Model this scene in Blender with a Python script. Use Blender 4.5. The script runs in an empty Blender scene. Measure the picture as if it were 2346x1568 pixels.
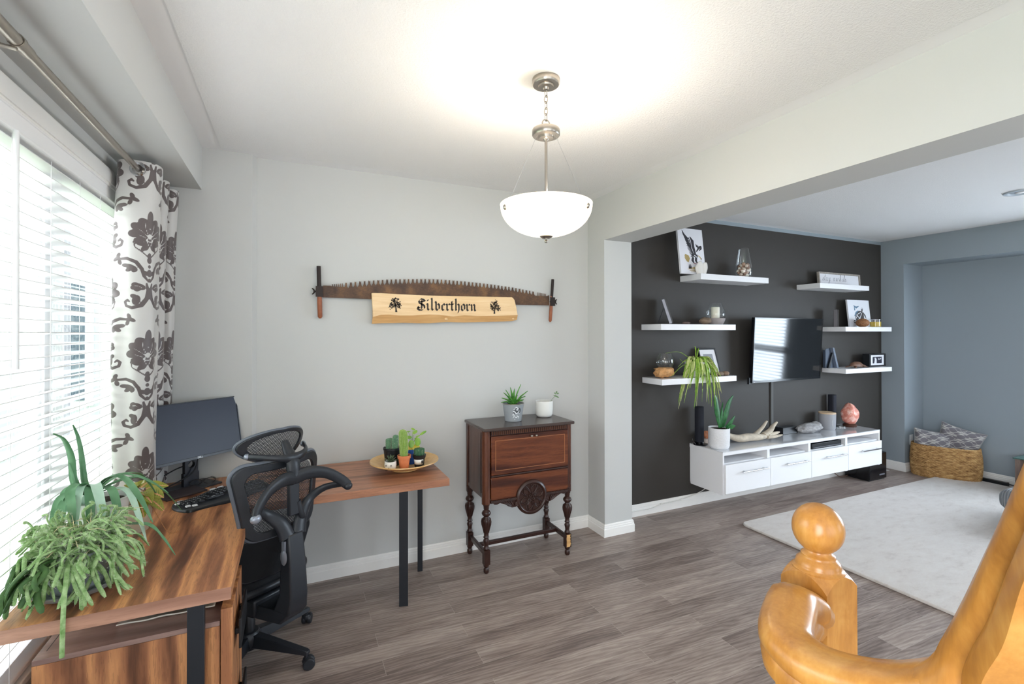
import bpy, math, random
import numpy as np
from mathutils import Vector, Matrix
S = bpy.context.scene
COL = S.collection
R = math.radians
PI = math.pi

# ---------------------------------------------------------------- camera
cam = bpy.data.cameras.new('camera')
cam.sensor_width = 36.0
cam.lens = 36.0 * 1093.458 / 2346.0
cam.shift_y = -26.67 / 2346.0
cam.clip_start = 0.05
cam.clip_end = 200
camo = bpy.data.objects.new('camera', cam)
COL.objects.link(camo)
_rt = Vector((0.90867991, -0.41749231, -0.00099349))
_fw = Vector((0.4174906, 0.90866222, 0.00587929))
_up = _rt.cross(_fw)
camo.matrix_world = Matrix(((_rt.x, _up.x, -_fw.x, 0), (_rt.y, _up.y, -_fw.y, 0), (_rt.z, _up.z, -_fw.z, 1.6307), (0, 0, 0, 1)))
S.camera = camo

# ---------------------------------------------------------------- view and world
S.view_settings.view_transform = 'Standard'
S.view_settings.look = 'None'
S.view_settings.exposure = 1.93
S.view_settings.gamma = 1.0
S.view_settings.use_curve_mapping = False
S.cycles.max_bounces = 10
S.cycles.diffuse_bounces = 6
S.cycles.glossy_bounces = 4
S.cycles.transmission_bounces = 8
S.cycles.transparent_max_bounces = 12
S.cycles.use_denoising = True
S.cycles.sample_clamp_indirect = 6.0
S.cycles.caustics_reflective = False
S.cycles.caustics_refractive = False
W = bpy.data.worlds.new('overcast_sky')
S.world = W
W.use_nodes = True
wn = W.node_tree.nodes
wn['Background'].inputs[0].default_value = (0.86, 0.93, 1.0, 1)
wn['Background'].inputs[1].default_value = 0.85

def area(name, loc, rot, sx, sy, power, col):
    l = bpy.data.lights.new(name, 'AREA')
    l.shape = 'RECTANGLE'
    l.size = sx
    l.size_y = sy
    l.energy = power
    l.color = col
    o = bpy.data.objects.new(name, l)
    o.location = loc
    o.rotation_euler = rot
    COL.objects.link(o)
    return o

# daylight: soft sky light at the windows (the sky lights them too); fill lamps are added
# skylight through the dining window, from outside and above
area('daylight_dining_window', (-2.6, 1.6, 2.9), (0, R(-58), 0), 2.2, 3.4, 85, (0.95, 0.97, 1.0))
# added fill lamp in an invented opening of the dining wall, behind the camera
area('added_side_fill', (-0.90, -1.2, 1.45), (0, R(-90), 0), 1.7, 1.7, 23, (0.97, 0.98, 1.0))
# fill from behind: lamp added at a made-up opening in the front wall
area('added_hall_fill', (0.75, -2.54, 1.65), (R(90), 0, R(180)), 2.3, 1.7, 9, (1.0, 0.985, 0.96))
# living room end window, out of the frame to the right
area('daylight_living_window', (7.05, 0.85, 1.40), (0, R(90), 0), 1.5, 2.1, 46, (0.72, 0.86, 1.0))
area('added_living_front_fill', (4.6, -2.54, 1.6), (R(90), 0, R(180)), 2.2, 1.6, 3, (0.86, 0.93, 1.0))  # weak fill lamp added on the living side, its opening is invented

# ---------------------------------------------------------------- mesh helpers
def lin(c):
    out = []
    for v in c:
        v = v / 255.0
        out.append(v / 12.92 if v <= 0.04045 else ((v + 0.055) / 1.055) ** 2.4)
    return tuple(out) + (1.0,)

class MB:
    def __init__(s):
        s.v = []
        s.f = []
        s.m = []
    def add(s, vs, fs, mi=0):
        n = len(s.v)
        s.v += [tuple(p) for p in vs]
        for f in fs:
            s.f.append(tuple(i + n for i in f))
            s.m.append(mi)
        return s
    def box(s, a, b, mi=0, fn=None):
        (x0, y0, z0), (x1, y1, z1) = a, b
        vs = [(x0, y0, z0), (x1, y0, z0), (x1, y1, z0), (x0, y1, z0), (x0, y0, z1), (x1, y0, z1), (x1, y1, z1), (x0, y1, z1)]
        if fn: vs = [fn(p) for p in vs]
        return s.add(vs, [(0, 3, 2, 1), (4, 5, 6, 7), (0, 1, 5, 4), (1, 2, 6, 5), (2, 3, 7, 6), (3, 0, 4, 7)], mi)
    def tube(s, pts, r, n=8, mi=0, caps=True, flat=1.0, ref=None):
        pts = [Vector(p) for p in pts]
        k = len(pts)
        rs = r if isinstance(r, (list, tuple)) else [r] * k
        t0 = (pts[1] - pts[0]).normalized()
        a = Vector(ref) if ref else (Vector((0, 0, 1)) if abs(t0.z) < 0.9 else Vector((1, 0, 0)))
        u = (a - t0 * a.dot(t0)).normalized()
        vs = []
        for i, p in enumerate(pts):
            t = (pts[min(i + 1, k - 1)] - pts[max(i - 1, 0)])
            if t.length < 1e-9: t = t0
            t.normalize()
            u = (u - t * u.dot(t))
            u = u.normalized() if u.length > 1e-6 else t.orthogonal().normalized()
            w = t.cross(u)
            for j in range(n):
                q = 2 * PI * (j + 0.5) / n
                vs.append(p + (u * math.cos(q) * flat + w * math.sin(q)) * rs[i])
        fs = [(i * n + j, i * n + (j + 1) % n, (i + 1) * n + (j + 1) % n, (i + 1) * n + j) for i in range(k - 1) for j in range(n)]
        if caps:
            fs += [tuple(range(n - 1, -1, -1)), tuple((k - 1) * n + j for j in range(n))]
        return s.add(vs, fs, mi)
    def lathe(s, prof, c=(0, 0, 0), n=24, mi=0, sx=1.0, sy=1.0, fn=None, caps=True):
        vs = []
        for (r, z) in prof:
            for j in range(n):
                q = 2 * PI * j / n
                p = (c[0] + r * math.cos(q) * sx, c[1] + r * math.sin(q) * sy, c[2] + z)
                vs.append(fn(p) if fn else p)
        k = len(prof)
        fs = [(i * n + j, i * n + (j + 1) % n, (i + 1) * n + (j + 1) % n, (i + 1) * n + j) for i in range(k - 1) for j in range(n)]
        if caps:
            if prof[0][0] > 1e-5: fs.append(tuple(range(n - 1, -1, -1)))
            if prof[-1][0] > 1e-5: fs.append(tuple((k - 1) * n + j for j in range(n)))
        return s.add(vs, fs, mi)
    def ball(s, c, r, n=16, k=10, mi=0, fn=None):
        r = r if isinstance(r, (list, tuple)) else (r, r, r)
        vs = [(0, 0, -1)]
        for i in range(1, k):
            a = -PI / 2 + PI * i / k
            for j in range(n):
                q = 2 * PI * j / n
                vs.append((math.cos(a) * math.cos(q), math.cos(a) * math.sin(q), math.sin(a)))
        vs.append((0, 0, 1))
        if fn: vs = [fn(Vector(p)) for p in vs]
        vs = [(c[0] + p[0] * r[0], c[1] + p[1] * r[1], c[2] + p[2] * r[2]) for p in vs]
        fs = [(0, 1 + (j + 1) % n, 1 + j) for j in range(n)]
        for i in range(k - 2):
            b = 1 + i * n
            fs += [(b + j, b + (j + 1) % n, b + n + (j + 1) % n, b + n + j) for j in range(n)]
        b = 1 + (k - 2) * n
        fs += [(b + j, b + (j + 1) % n, len(vs) - 1) for j in range(n)]
        return s.add(vs, fs, mi)
    def prism(s, poly, fn, d0, d1, mi=0):
        n = len(poly)
        ar = sum(poly[i][0] * poly[(i + 1) % n][1] - poly[(i + 1) % n][0] * poly[i][1] for i in range(n))
        if ar < 0: poly = poly[::-1]
        vs = [fn(x, y, d0) for x, y in poly] + [fn(x, y, d1) for x, y in poly]
        fs = [tuple(range(n - 1, -1, -1)), tuple(range(n, 2 * n))] + [(i, (i + 1) % n, n + (i + 1) % n, n + i) for i in range(n)]
        return s.add(vs, fs, mi)
    def grid(s, fn, nu, nv, mi=0, closeu=False):
        vs = [fn(i / nu, j / nv) for j in range(nv + 1) for i in range(nu + (0 if closeu else 1))]
        w = nu + (0 if closeu else 1)
        fs = []
        for j in range(nv):
            for i in range(nu):
                i2 = (i + 1) % w
                fs.append((j * w + i, j * w + i2, (j + 1) * w + i2, (j + 1) * w + i))
        return s.add(vs, fs, mi)
    def xf(s, m):
        s.v = [tuple(m @ Vector(p)) for p in s.v]
        return s
    def fx(s, fn):
        s.v = [tuple(fn(p)) for p in s.v]
        return s

def XZ(y):           # polygon drawn on a wall, x right, y up; extruded towards the room (-Y)
    return lambda u, v, d: (u, y - d, v)

def obj(name, mb, mt, parent=None, local=False, smooth=None, bevel=0, seg=2, sub=0, solid=0, recalc=True):
    me = bpy.data.meshes.new(name)
    me.from_pydata(mb.v, [], mb.f)
    mts = mt if isinstance(mt, (list, tuple)) else [mt]
    for q in mts: me.materials.append(q)
    if len(mts) > 1: me.polygons.foreach_set('material_index', mb.m)
    if recalc:
        import bmesh
        bm = bmesh.new()
        bm.from_mesh(me)
        bmesh.ops.recalc_face_normals(bm, faces=bm.faces)
        bm.to_mesh(me)
        bm.free()
    if smooth is not None:
        me.polygons.foreach_set('use_smooth', [True] * len(me.polygons))
        if smooth < 180: me.set_sharp_from_angle(angle=R(smooth))
    me.update()
    o = bpy.data.objects.new(name, me)
    COL.objects.link(o)
    if parent is not None:
        o.parent = parent
        if not local and not parent.get('_loc') is None:
            pass
        if not local: o.matrix_parent_inverse = INV.get(parent.name, Matrix())
        INV[o.name] = INV.get(parent.name, Matrix()) if local else Matrix()
    if bevel:
        b = o.modifiers.new('bevel', 'BEVEL')
        b.width = bevel
        b.segments = seg
        b.limit_method = 'ANGLE'
        b.angle_limit = R(40)
        if smooth is None:
            me.polygons.foreach_set('use_smooth', [True] * len(me.polygons))
            me.set_sharp_from_angle(angle=R(35))
    if solid:
        b = o.modifiers.new('thickness', 'SOLIDIFY')
        b.thickness = solid
        b.offset = 0
    if sub:
        b = o.modifiers.new('round', 'SUBSURF')
        b.levels = sub
        b.render_levels = sub
    return o
INV = {}

def thing(name, label, cat, loc=(0, 0, 0), rotz=0, group=None):
    o = bpy.data.objects.new(name, None)
    COL.objects.link(o)
    o.empty_display_size = 0.05
    o.location = loc
    o.rotation_euler = (0, 0, rotz)
    o['label'] = label
    o['category'] = cat
    if group: o['group'] = group
    INV[o.name] = (Matrix.Translation(Vector(loc)) @ Matrix.Rotation(rotz, 4, 'Z')).inverted()
    return o

def tag(o, label, cat, group=None, kind=None):
    o['label'] = label
    o['category'] = cat
    if group: o['group'] = group
    if kind: o['kind'] = kind
    return o

def struct(name, mb, mt, label=None, **k):
    o = obj(name, mb, mt, **k)
    o['kind'] = 'structure'
    if label: o['label'] = label; o['category'] = name.split('_')[0]
    return o

def copy_tree(o, parent=None):
    c = o.copy()
    COL.objects.link(c)
    if parent is not None: c.parent = parent
    for ch in o.children: copy_tree(ch, c)
    return c

def text(name, s, size, mt, M4, parent, bold=0.0, depth=0.0004, align='CENTER', local=False):
    cu = bpy.data.curves.new(name, 'FONT')
    cu.body = s
    cu.size = size
    cu.extrude = depth
    cu.offset = bold
    cu.align_x = align
    cu.align_y = 'CENTER'
    t = bpy.data.objects.new(name + '_tmp', cu)
    COL.objects.link(t)
    bpy.context.view_layer.update()
    me = bpy.data.meshes.new_from_object(t.evaluated_get(bpy.context.evaluated_depsgraph_get()))
    bpy.data.objects.remove(t)
    me.transform(M4)
    me.materials.clear()
    me.materials.append(mt)
    o = bpy.data.objects.new(name, me)
    COL.objects.link(o)
    o.parent = parent
    if not local: o.matrix_parent_inverse = INV.get(parent.name, Matrix())
    return o

# ---------------------------------------------------------------- materials
class NT:
    def __init__(s, m):
        s.t = m.node_tree
        s.n = s.t.nodes
        s.b = s.n['Principled BSDF']
    def new(s, k, **kw):
        x = s.n.new('ShaderNode' + k)
        for a, v in kw.items(): setattr(x, a, v)
        return x
    def ln(s, a, b): s.t.links.new(a, b)
    def val(s, sock, x):
        if hasattr(x, 'is_output'): s.ln(x, sock)
        else: sock.default_value = x
    def math(s, op, a, b=0.0, c=None, clamp=False):
        x = s.new('Math', operation=op)
        x.use_clamp = clamp
        s.val(x.inputs[0], a); s.val(x.inputs[1], b)
        if c is not None: s.val(x.inputs[2], c)
        return x.outputs[0]
    def mix(s, f, a, b, mode='MIX'):
        x = s.new('Mix', data_type='RGBA', blend_type=mode)
        s.val(x.inputs[0], f)
        s.val(x.inputs[6], a); s.val(x.inputs[7], b)
        return x.outputs[2]
    def co(s, scale=(1, 1, 1), kind='Object', loc=(0, 0, 0), rot=(0, 0, 0)):
        c = s.new('TexCoord'); m = s.new('Mapping')
        m.inputs['Scale'].default_value = scale
        m.inputs['Location'].default_value = loc
        m.inputs['Rotation'].default_value = rot
        s.ln(c.outputs[kind], m.inputs[0])
        return m.outputs[0]
    def noise(s, vec, scale=5.0, detail=3.0, rough=0.5, dist=0.0):
        x = s.new('TexNoise')
        if vec is not None: s.ln(vec, x.inputs['Vector'])
        x.inputs['Scale'].default_value = scale
        x.inputs['Detail'].default_value = detail
        x.inputs['Roughness'].default_value = rough
        x.inputs['Distortion'].default_value = dist
        return x.outputs['Fac']
    def ramp(s, f, stops):
        x = s.new('ValToRGB')
        e = x.color_ramp.elements
        while len(e) < len(stops): e.new(0.5)
        for i, (p, c) in enumerate(stops):
            e[i].position = p
            e[i].color = c if len(c) == 4 else lin(c)
        s.val(x.inputs[0], f)
        return x.outputs[0]
    def bump(s, h, strength=0.3, dist=0.01):
        x = s.new('Bump')
        x.inputs['Strength'].default_value = strength
        x.inputs['Distance'].default_value = dist
        s.ln(h, x.inputs['Height'])
        s.ln(x.outputs[0], s.b.inputs['Normal'])
        return x

def mat(name, col, rough=0.5, metal=0.0, spec=0.5, coat=0.0, var=0.0, vscale=8.0, bump=0.0, bscale=60.0, bdist=0.004, trans=0.0, ior=1.45, emit=None, estr=0.0, sheen=0.0, alpha=1.0, sss=0.0):
    m = bpy.data.materials.new(name)
    m.use_nodes = True
    t = NT(m)
    b = t.b
    c = lin(col) if len(col) == 3 else col
    b.inputs['Base Color'].default_value = c
    b.inputs['Roughness'].default_value = rough
    b.inputs['Metallic'].default_value = metal
    b.inputs['Specular IOR Level'].default_value = spec
    b.inputs['Coat Weight'].default_value = coat
    b.inputs['Transmission Weight'].default_value = trans
    b.inputs['IOR'].default_value = ior
    b.inputs['Sheen Weight'].default_value = sheen
    b.inputs['Alpha'].default_value = alpha
    if sss: b.inputs['Subsurface Weight'].default_value = sss
    if emit:
        b.inputs['Emission Color'].default_value = lin(emit)
        b.inputs['Emission Strength'].default_value = estr
    if var:
        n = t.noise(t.co(), vscale, 4.0, 0.6)
        d = tuple(max(0.0, x * (1 - var)) for x in c[:3]) + (1,)
        e = tuple(min(1.0, x * (1 + var)) for x in c[:3]) + (1,)
        t.ln(t.ramp(n, [(0.3, d), (0.7, e)]), b.inputs['Base Color'])
    if bump:
        t.bump(t.noise(t.co(), bscale, 4.0, 0.6), bump, bdist)
    return m

def walnut(name, axis, dark=(70, 42, 30), mid=(134, 86, 58), light=(178, 120, 80), rough=0.35, ox=0.0, streak=1.0):
    m = bpy.data.materials.new(name)
    m.use_nodes = True
    t = NT(m)
    sc = {'x': (0.55, 6.0, 6.0), 'y': (6.0, 0.55, 6.0), 'z': (6.0, 6.0, 0.55)}[axis]
    v = t.co(sc, loc=(ox, ox * 1.7, ox * 0.6))
    n1 = t.noise(v, 1.3, 3.0, 0.55, 0.8)
    n2 = t.noise(v, 7.0, 4.0, 0.65, 0.3)
    # cathedral grain rings
    w = t.new('TexWave', wave_type='BANDS', bands_direction='DIAGONAL')
    t.ln(v, w.inputs['Vector'])
    w.inputs['Scale'].default_value = 0.9
    w.inputs['Distortion'].default_value = 9.0
    w.inputs['Detail'].default_value = 3.0
    w.inputs['Detail Scale'].default_value = 0.7
    f = t.math('ADD', t.math('MULTIPLY', n1, 0.62), t.math('MULTIPLY', n2, 0.22))
    f = t.math('ADD', f, t.math('MULTIPLY', w.outputs['Fac'], 0.16))
    c = t.ramp(f, [(0.36, dark), (0.47, mid), (0.56, light), (0.68, mid)])
    pores = t.noise(t.co(tuple(x * 30 for x in sc)), 1.2, 2.0, 0.5)
    c = t.mix(t.math('MULTIPLY', t.math('LESS_THAN', pores, 0.42), 0.25), c, lin(dark))
    t.ln(c, t.b.inputs['Base Color'])
    t.b.inputs['Roughness'].default_value = rough
    t.bump(pores, 0.06, 0.001)
    return m

def paint(name, col, bs=0.08):
    m = mat(name, col, 0.75, spec=0.25)
    t = NT(m)
    t.bump(t.noise(t.co(), 180.0, 3.0, 0.6), bs, 0.002)
    return m

M = {}
M['wall'] = paint('paint_greige', (199, 200, 198))
M['wall_blue'] = paint('paint_blue_grey', (150, 160, 167))
M['wall_dark'] = paint('paint_charcoal', (64, 61, 58))
M['wall_dark'].node_tree.nodes['Principled BSDF'].inputs['Roughness'].default_value = 0.5
M['ceil_smooth'] = paint('paint_ceiling_smooth', (236, 236, 237), 0.03)
M['trim'] = mat('paint_trim_white', (240, 239, 236), 0.35, var=0.03, vscale=3)
M['white'] = mat('laminate_white', (236, 236, 238), 0.3)
M['black'] = mat('plastic_black', (26, 28, 32), 0.4)
M['black_metal'] = mat('powder_black_metal', (38, 41, 47), 0.42, metal=0.2, bump=0.05, bscale=400)
M['nickel'] = mat('brushed_nickel', (176, 168, 158), 0.28, metal=1.0, bump=0.03, bscale=300)
M['chrome'] = mat('chrome', (205, 207, 210), 0.12, metal=1.0)
def thin_glass(name, tint=(0.985, 0.992, 0.992), amt=1.0):
    m = bpy.data.materials.new(name)
    m.use_nodes = True
    t = NT(m)
    tr_ = t.new('BsdfTransparent'); tr_.inputs[0].default_value = tuple(tint) + (1,)
    gl_ = t.new('BsdfGlossy'); gl_.inputs['Roughness'].default_value = 0.03; gl_.inputs[0].default_value = (1, 1, 1, 1)
    fr_ = t.new('LayerWeight'); fr_.inputs[0].default_value = 0.5
    mx = t.new('MixShader')
    t.ln(t.math('ADD', t.math('MULTIPLY', t.math('POWER', fr_.outputs['Facing'], 4.0), 0.65 * amt), 0.035, clamp=True), mx.inputs[0])
    t.ln(tr_.outputs[0], mx.inputs[1]); t.ln(gl_.outputs[0], mx.inputs[2])
    t.ln(mx.outputs[0], t.n['Material Output'].inputs[0])
    return m
M['glass'] = thin_glass('clear_glass')
def popcorn():
    m = mat('stipple_ceiling', (240, 240, 240), 0.9, spec=0.1)
    t = NT(m)
    t.bump(t.noise(t.co(), 95.0, 5.0, 0.7), 0.55, 0.012)
    return m
M['popcorn'] = popcorn()
def floor_mat():
    m = bpy.data.materials.new('grey_oak_laminate')
    m.use_nodes = True
    t = NT(m)
    br = t.new('TexBrick', offset=0.37, offset_frequency=2)
    v = t.co(loc=(0.36, -0.014, 0))
    t.ln(v, br.inputs['Vector'])
    br.inputs['Color1'].default_value = (0, 0, 0, 1)
    br.inputs['Color2'].default_value = (1, 1, 1, 1)
    br.inputs['Mortar'].default_value = (0.5, 0.5, 0.5, 1)
    br.inputs['Scale'].default_value = 1.0
    br.inputs['Mortar Size'].default_value = 0.0009
    br.inputs['Mortar Smooth'].default_value = 0.3
    br.inputs['Brick Width'].default_value = 1.22
    br.inputs['Row Height'].default_value = 0.1155
    rnd = br.outputs['Color']
    c = t.new('TexCoord')
    sx = t.new('SeparateXYZ'); t.ln(c.outputs['Object'], sx.inputs[0])
    cb = t.new('CombineXYZ')
    off = t.math('MULTIPLY', rnd, 37.0)
    t.ln(t.math('ADD', t.math('MULTIPLY', sx.outputs[0], 1.1), off), cb.inputs[0])
    t.ln(t.math('ADD', t.math('MULTIPLY', sx.outputs[1], 8.0), off), cb.inputs[1])
    n1 = t.noise(cb.outputs[0], 1.4, 4.0, 0.6, 0.9)
    n2 = t.noise(cb.outputs[0], 5.5, 5.0, 0.6, 0.6)
    w = t.new('TexWave', wave_type='RINGS', rings_direction='SPHERICAL')
    t.ln(cb.outputs[0], w.inputs['Vector'])
    w.inputs['Scale'].default_value = 2.2
    w.inputs['Distortion'].default_value = 10.0
    w.inputs['Detail'].default_value = 3.0
    w.inputs['Detail Scale'].default_value = 1.2
    f = t.math('ADD', t.math('MULTIPLY', n1, 0.62), t.math('MULTIPLY', n2, 0.26))
    f = t.math('ADD', f, t.math('MULTIPLY', w.outputs['Fac'], 0.12))
    cf = t.new('CombineXYZ')
    t.ln(t.math('ADD', t.math('MULTIPLY', sx.outputs[0], 6.0), off), cf.inputs[0]); t.ln(t.math('MULTIPLY', sx.outputs[1], 110.0), cf.inputs[1])
    f = t.math('ADD', t.math('MULTIPLY', f, 0.80), t.math('MULTIPLY', t.noise(cf.outputs[0], 1.6, 3.0, 0.6), 0.20))
    f = t.math('ADD', f, t.math('MULTIPLY', t.math('SUBTRACT', rnd, 0.5), 0.13))
    col = t.ramp(f, [(0.36, (112, 98, 92)), (0.47, (140, 125, 118)), (0.55, (156, 141, 133)), (0.66, (178, 164, 155))])
    col = t.mix(t.math('MULTIPLY', br.outputs['Fac'], 0.6), col, lin((204, 192, 184)))
    t.ln(col, t.b.inputs['Base Color'])
    t.val(t.b.inputs['Roughness'], t.math('ADD', t.math('MULTIPLY', n2, 0.2), 0.32))
    t.b.inputs['Specular IOR Level'].default_value = 0.45
    t.bump(t.math('SUBTRACT', n2, t.math('MULTIPLY', br.outputs['Fac'], 1.0)), 0.10, 0.002)
    return m
M['floor'] = floor_mat()

# ---------------------------------------------------------------- room shell
XL, YW, ZC = -0.80, 3.402, 2.74
XB0, XB1, YP, ZB = 2.271, 2.541, 3.168, 2.379
XE, XE2, YN, ZN = 6.53, 6.93, 3.174, 2.439
YF = -2.6
struct('floor', MB().box((-1.3, YF - 0.3, -0.08), (7.6, 4.0, 0.0)), M['floor'], 'grey brown wood plank floor running through both rooms')
struct('ceiling', MB().box((-0.95, YF - 0.1, ZC), (XB0 + 0.1, YW + 0.1, ZC + 0.1)), M['ceil_smooth'], 'white ceiling of the dining side with smooth border')
struct('ceiling_texture', MB().box((-0.494 + 0.105, YF, ZC - 0.004), (XB0 - 0.105, YW - 0.11, ZC + 0.004)), M['popcorn'], 'stippled white middle of the dining side ceiling')
struct('ceiling_living', MB().box((XB1 - 0.1, YF - 0.1, ZC), (XE2 + 0.2, YW + 0.1, ZC + 0.1)), M['ceil_smooth'], 'white ceiling of the living room behind the beam')
struct('ceiling_living_texture', MB().box((XB1 + 0.10, YF, ZC - 0.004), (XE - 0.03, YW - 0.10, ZC + 0.004)), M['popcorn'], 'stippled middle of the living room ceiling')
struct('wall_back', MB().box((-0.95, YW, 0), (XB0 + 0.02, YW + 0.12, ZC)), M['wall'], 'pale greige back wall behind the saw and antique cabinet')
struct('wall_pilaster', MB().prism([(-0.95, YW + 0.01), (-0.95, YW - 0.052), (-0.228, YW - 0.052), (-0.206, YW - 0.001), (-0.206, YW + 0.01)], lambda u, v, d: (u, v, d), 0, ZC), M['wall'], 'shallow raised strip of greige wall beside the curtain')
struct('wall_accent', MB().box((XB1 - 0.02, YW + 0.012, 0), (XE + 0.1, YW + 0.13, 2.702)), M['wall_dark'], 'charcoal accent wall behind the television and shelves')
struct('wall_accent_strip', MB().box((XB1 - 0.02, YW + 0.012, 2.702), (XE + 0.1, YW + 0.13, ZC)), M['wall_blue'], 'thin pale strip above the charcoal wall')
struct('wall_divider', MB().box((XB0, YP, 0), (XB1, YW + 0.1, ZC)).box((XB0, YF, ZB), (XB1, YP, ZC)), M['wall'], 'greige pillar and beam between the two rooms')
struct('wall_soffit', MB().box((XL - 0.1, YF, 2.487), (-0.494, YW - 0.051, ZC)), M['wall'], 'boxed soffit along the top of the window wall')
# window wall with its opening
WY0, WY1, WZ0, WZ1 = 0.75, 3.26, 0.50, 2.33
mb = MB()
mb.box((XL - 0.12, YF, 0), (XL, -2.1, ZC)).box((XL - 0.12, -0.3, 0), (XL, WY0, ZC)).box((XL - 0.12, -2.1, 0), (XL, -0.3, 0.58)).box((XL - 0.12, -2.1, 2.32), (XL, -0.3, ZC)).box((XL - 0.12, WY1, 0), (XL, YW + 0.1, ZC))  # the opening behind the camera is added for the side fill lamp
mb.box((XL - 0.12, WY0, 0), (XL, WY1, WZ0 - 0.02)).box((XL - 0.12, WY0, WZ1), (XL, WY1, ZC))
struct('wall_left', mb, M['wall'], 'greige window wall at the left of the desk')
# living room end wall with niche and window
mb = MB()
mb.box((XE, YN, 0), (XE2 + 0.1, YW + 0.1, ZC))
mb.box((XE, YF, ZN), (XE2 + 0.1, YN, ZC))
LY0, LY1, LZ0, LZ1 = -0.3, 1.95, 0.55, 2.2
mb.box((XE2, LY1, 0), (XE2 + 0.15, YN, ZN)).box((XE2, YF, 0), (XE2 + 0.15, LY0, ZN))
mb.box((XE2, LY0, 0), (XE2 + 0.15, LY1, LZ0)).box((XE2, LY0, LZ1), (XE2 + 0.15, LY1, ZN))
struct('wall_right', mb, M['wall_blue'], 'blue grey end wall of the living room with a shallow niche')
mb = MB()
mb.box((-1.0, YF - 0.15, 0), (-0.5, YF, ZC)).box((2.0, YF - 0.15, 0), (3.4, YF, ZC)).box((5.8, YF - 0.15, 0), (7.1, YF, ZC))
mb.box((-0.5, YF - 0.15, 0), (2.0, YF, 0.8)).box((-0.5, YF - 0.15, 2.5), (2.0, YF, ZC))
mb.box((3.4, YF - 0.15, 0), (5.8, YF, 0.8)).box((3.4, YF - 0.15, 2.4), (5.8, YF, ZC))
struct('wall_front', mb, M['wall'], 'greige wall opposite the saw with openings added for fill light')  # unseen wall, opened up only to let the added fill in
# baseboards: stepped profile
def base_prof(h=0.098):
    return [(0, 0), (0.016, 0), (0.016, h * 0.62), (0.012, h * 0.66), (0.012, h * 0.78), (0.009, h * 0.82), (0.009, h * 0.92), (0.004, h), (0, h)]
def baseboard(name, pts, label, h=0.098):
    mb = MB()
    pts = [Vector((p[0], p[1], 0)) for p in pts]
    k = len(pts)
    prof = base_prof(h)
    nn = len(prof)
    vs = []
    for i, p in enumerate(pts):
        d0 = (pts[i] - pts[i - 1]).normalized() if i > 0 else (pts[1] - pts[0]).normalized()
        d1 = (pts[i + 1] - pts[i]).normalized() if i < k - 1 else d0
        n0 = Vector((d0.y, -d0.x, 0)); n1 = Vector((d1.y, -d1.x, 0))
        m = (n0 + n1); m = m / m.dot(n0) if m.length > 1e-6 else n0
        for (a, z) in prof: vs.append(p + m * a + Vector((0, 0, z)))
    fs = [(i * nn + j, i * nn + (j + 1) % nn, (i + 1) * nn + (j + 1) % nn, (i + 1) * nn + j) for i in range(k - 1) for j in range(nn)]
    fs += [tuple(range(nn)), tuple((k - 1) * nn + j for j in range(nn))]
    mb.add(vs, fs)
    return struct(name, mb, M['trim'], label)
baseboard('baseboard_back', [(XL, YW - 0.052), (-0.236, YW - 0.052), (-0.204, YW), (XB0, YW), (XB0, YP), (XB1, YP), (XB1, YW)], 'white stepped baseboard along the saw wall and around the pillar')
baseboard('baseboard_accent', [(XB1, YW + 0.012), (XE, YW + 0.012), (XE, YN), (XE2, YN), (XE2, YF)], 'white stepped baseboard below the charcoal wall and into the niche', 0.102)
baseboard('baseboard_left', [(XL, YF), (XL, YW - 0.052)], 'white baseboard below the window')

# ---------------------------------------------------------------- drawing helpers (signed distance of flat motifs)
def d_caps(U, V, a, b, ra, rb):
    ax, ay = a; bx, by = b
    dx, dy = bx - ax, by - ay
    L = dx * dx + dy * dy + 1e-12
    t = np.clip(((U - ax) * dx + (V - ay) * dy) / L, 0, 1)
    return np.hypot(U - ax - t * dx, V - ay - t * dy) - (ra + (rb - ra) * t)
def d_ell(U, V, c, a, b, ang):
    ca, sa = math.cos(ang), math.sin(ang)
    x = (U - c[0]) * ca + (V - c[1]) * sa
    y = -(U - c[0]) * sa + (V - c[1]) * ca
    k = np.hypot(x / a, y / b)
    return (k - 1) * min(a, b)
def stroke(U, V, pts, rs, D=None):
    for i in range(len(pts) - 1):
        d = d_caps(U, V, pts[i], pts[i + 1], rs[i], rs[i + 1])
        D = d if D is None else np.minimum(D, d)
    return D
def ink_mat(name, paper, ink, rough=0.8, edge=0.0006, sheen=0.0, ink2=None, weave=0.0, ink_rough=None):
    m = bpy.data.materials.new(name)
    m.use_nodes = True
    t = NT(m)
    a = t.new('Attribute', attribute_name='ink')
    f = t.math('ADD', t.math('MULTIPLY', a.outputs['Fac'], -1.0 / edge), 0.5, clamp=True)
    c = t.mix(f, lin(paper), lin(ink))
    if ink2:
        a2 = t.new('Attribute', attribute_name='ink2')
        f2 = t.math('ADD', t.math('MULTIPLY', a2.outputs['Fac'], -1.0 / edge), 0.5, clamp=True)
        c = t.mix(f2, c, lin(ink2))
    t.ln(c, t.b.inputs['Base Color'])
    t.b.inputs['Roughness'].default_value = rough
    if ink_rough is not None:
        t.val(t.b.inputs['Roughness'], t.math('ADD', t.math('MULTIPLY', f, ink_rough - rough), rough))
    t.b.inputs['Sheen Weight'].default_value = sheen
    if weave: t.bump(t.noise(t.co((400, 400, 90)), 1.0, 2.0, 0.5), weave, 0.001)
    return m
def set_attr(o, name, vals):
    a = o.data.attributes.new(name, 'FLOAT', 'POINT')
    a.data.foreach_set('value', np.asarray(vals, dtype=np.float32).ravel())

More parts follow.
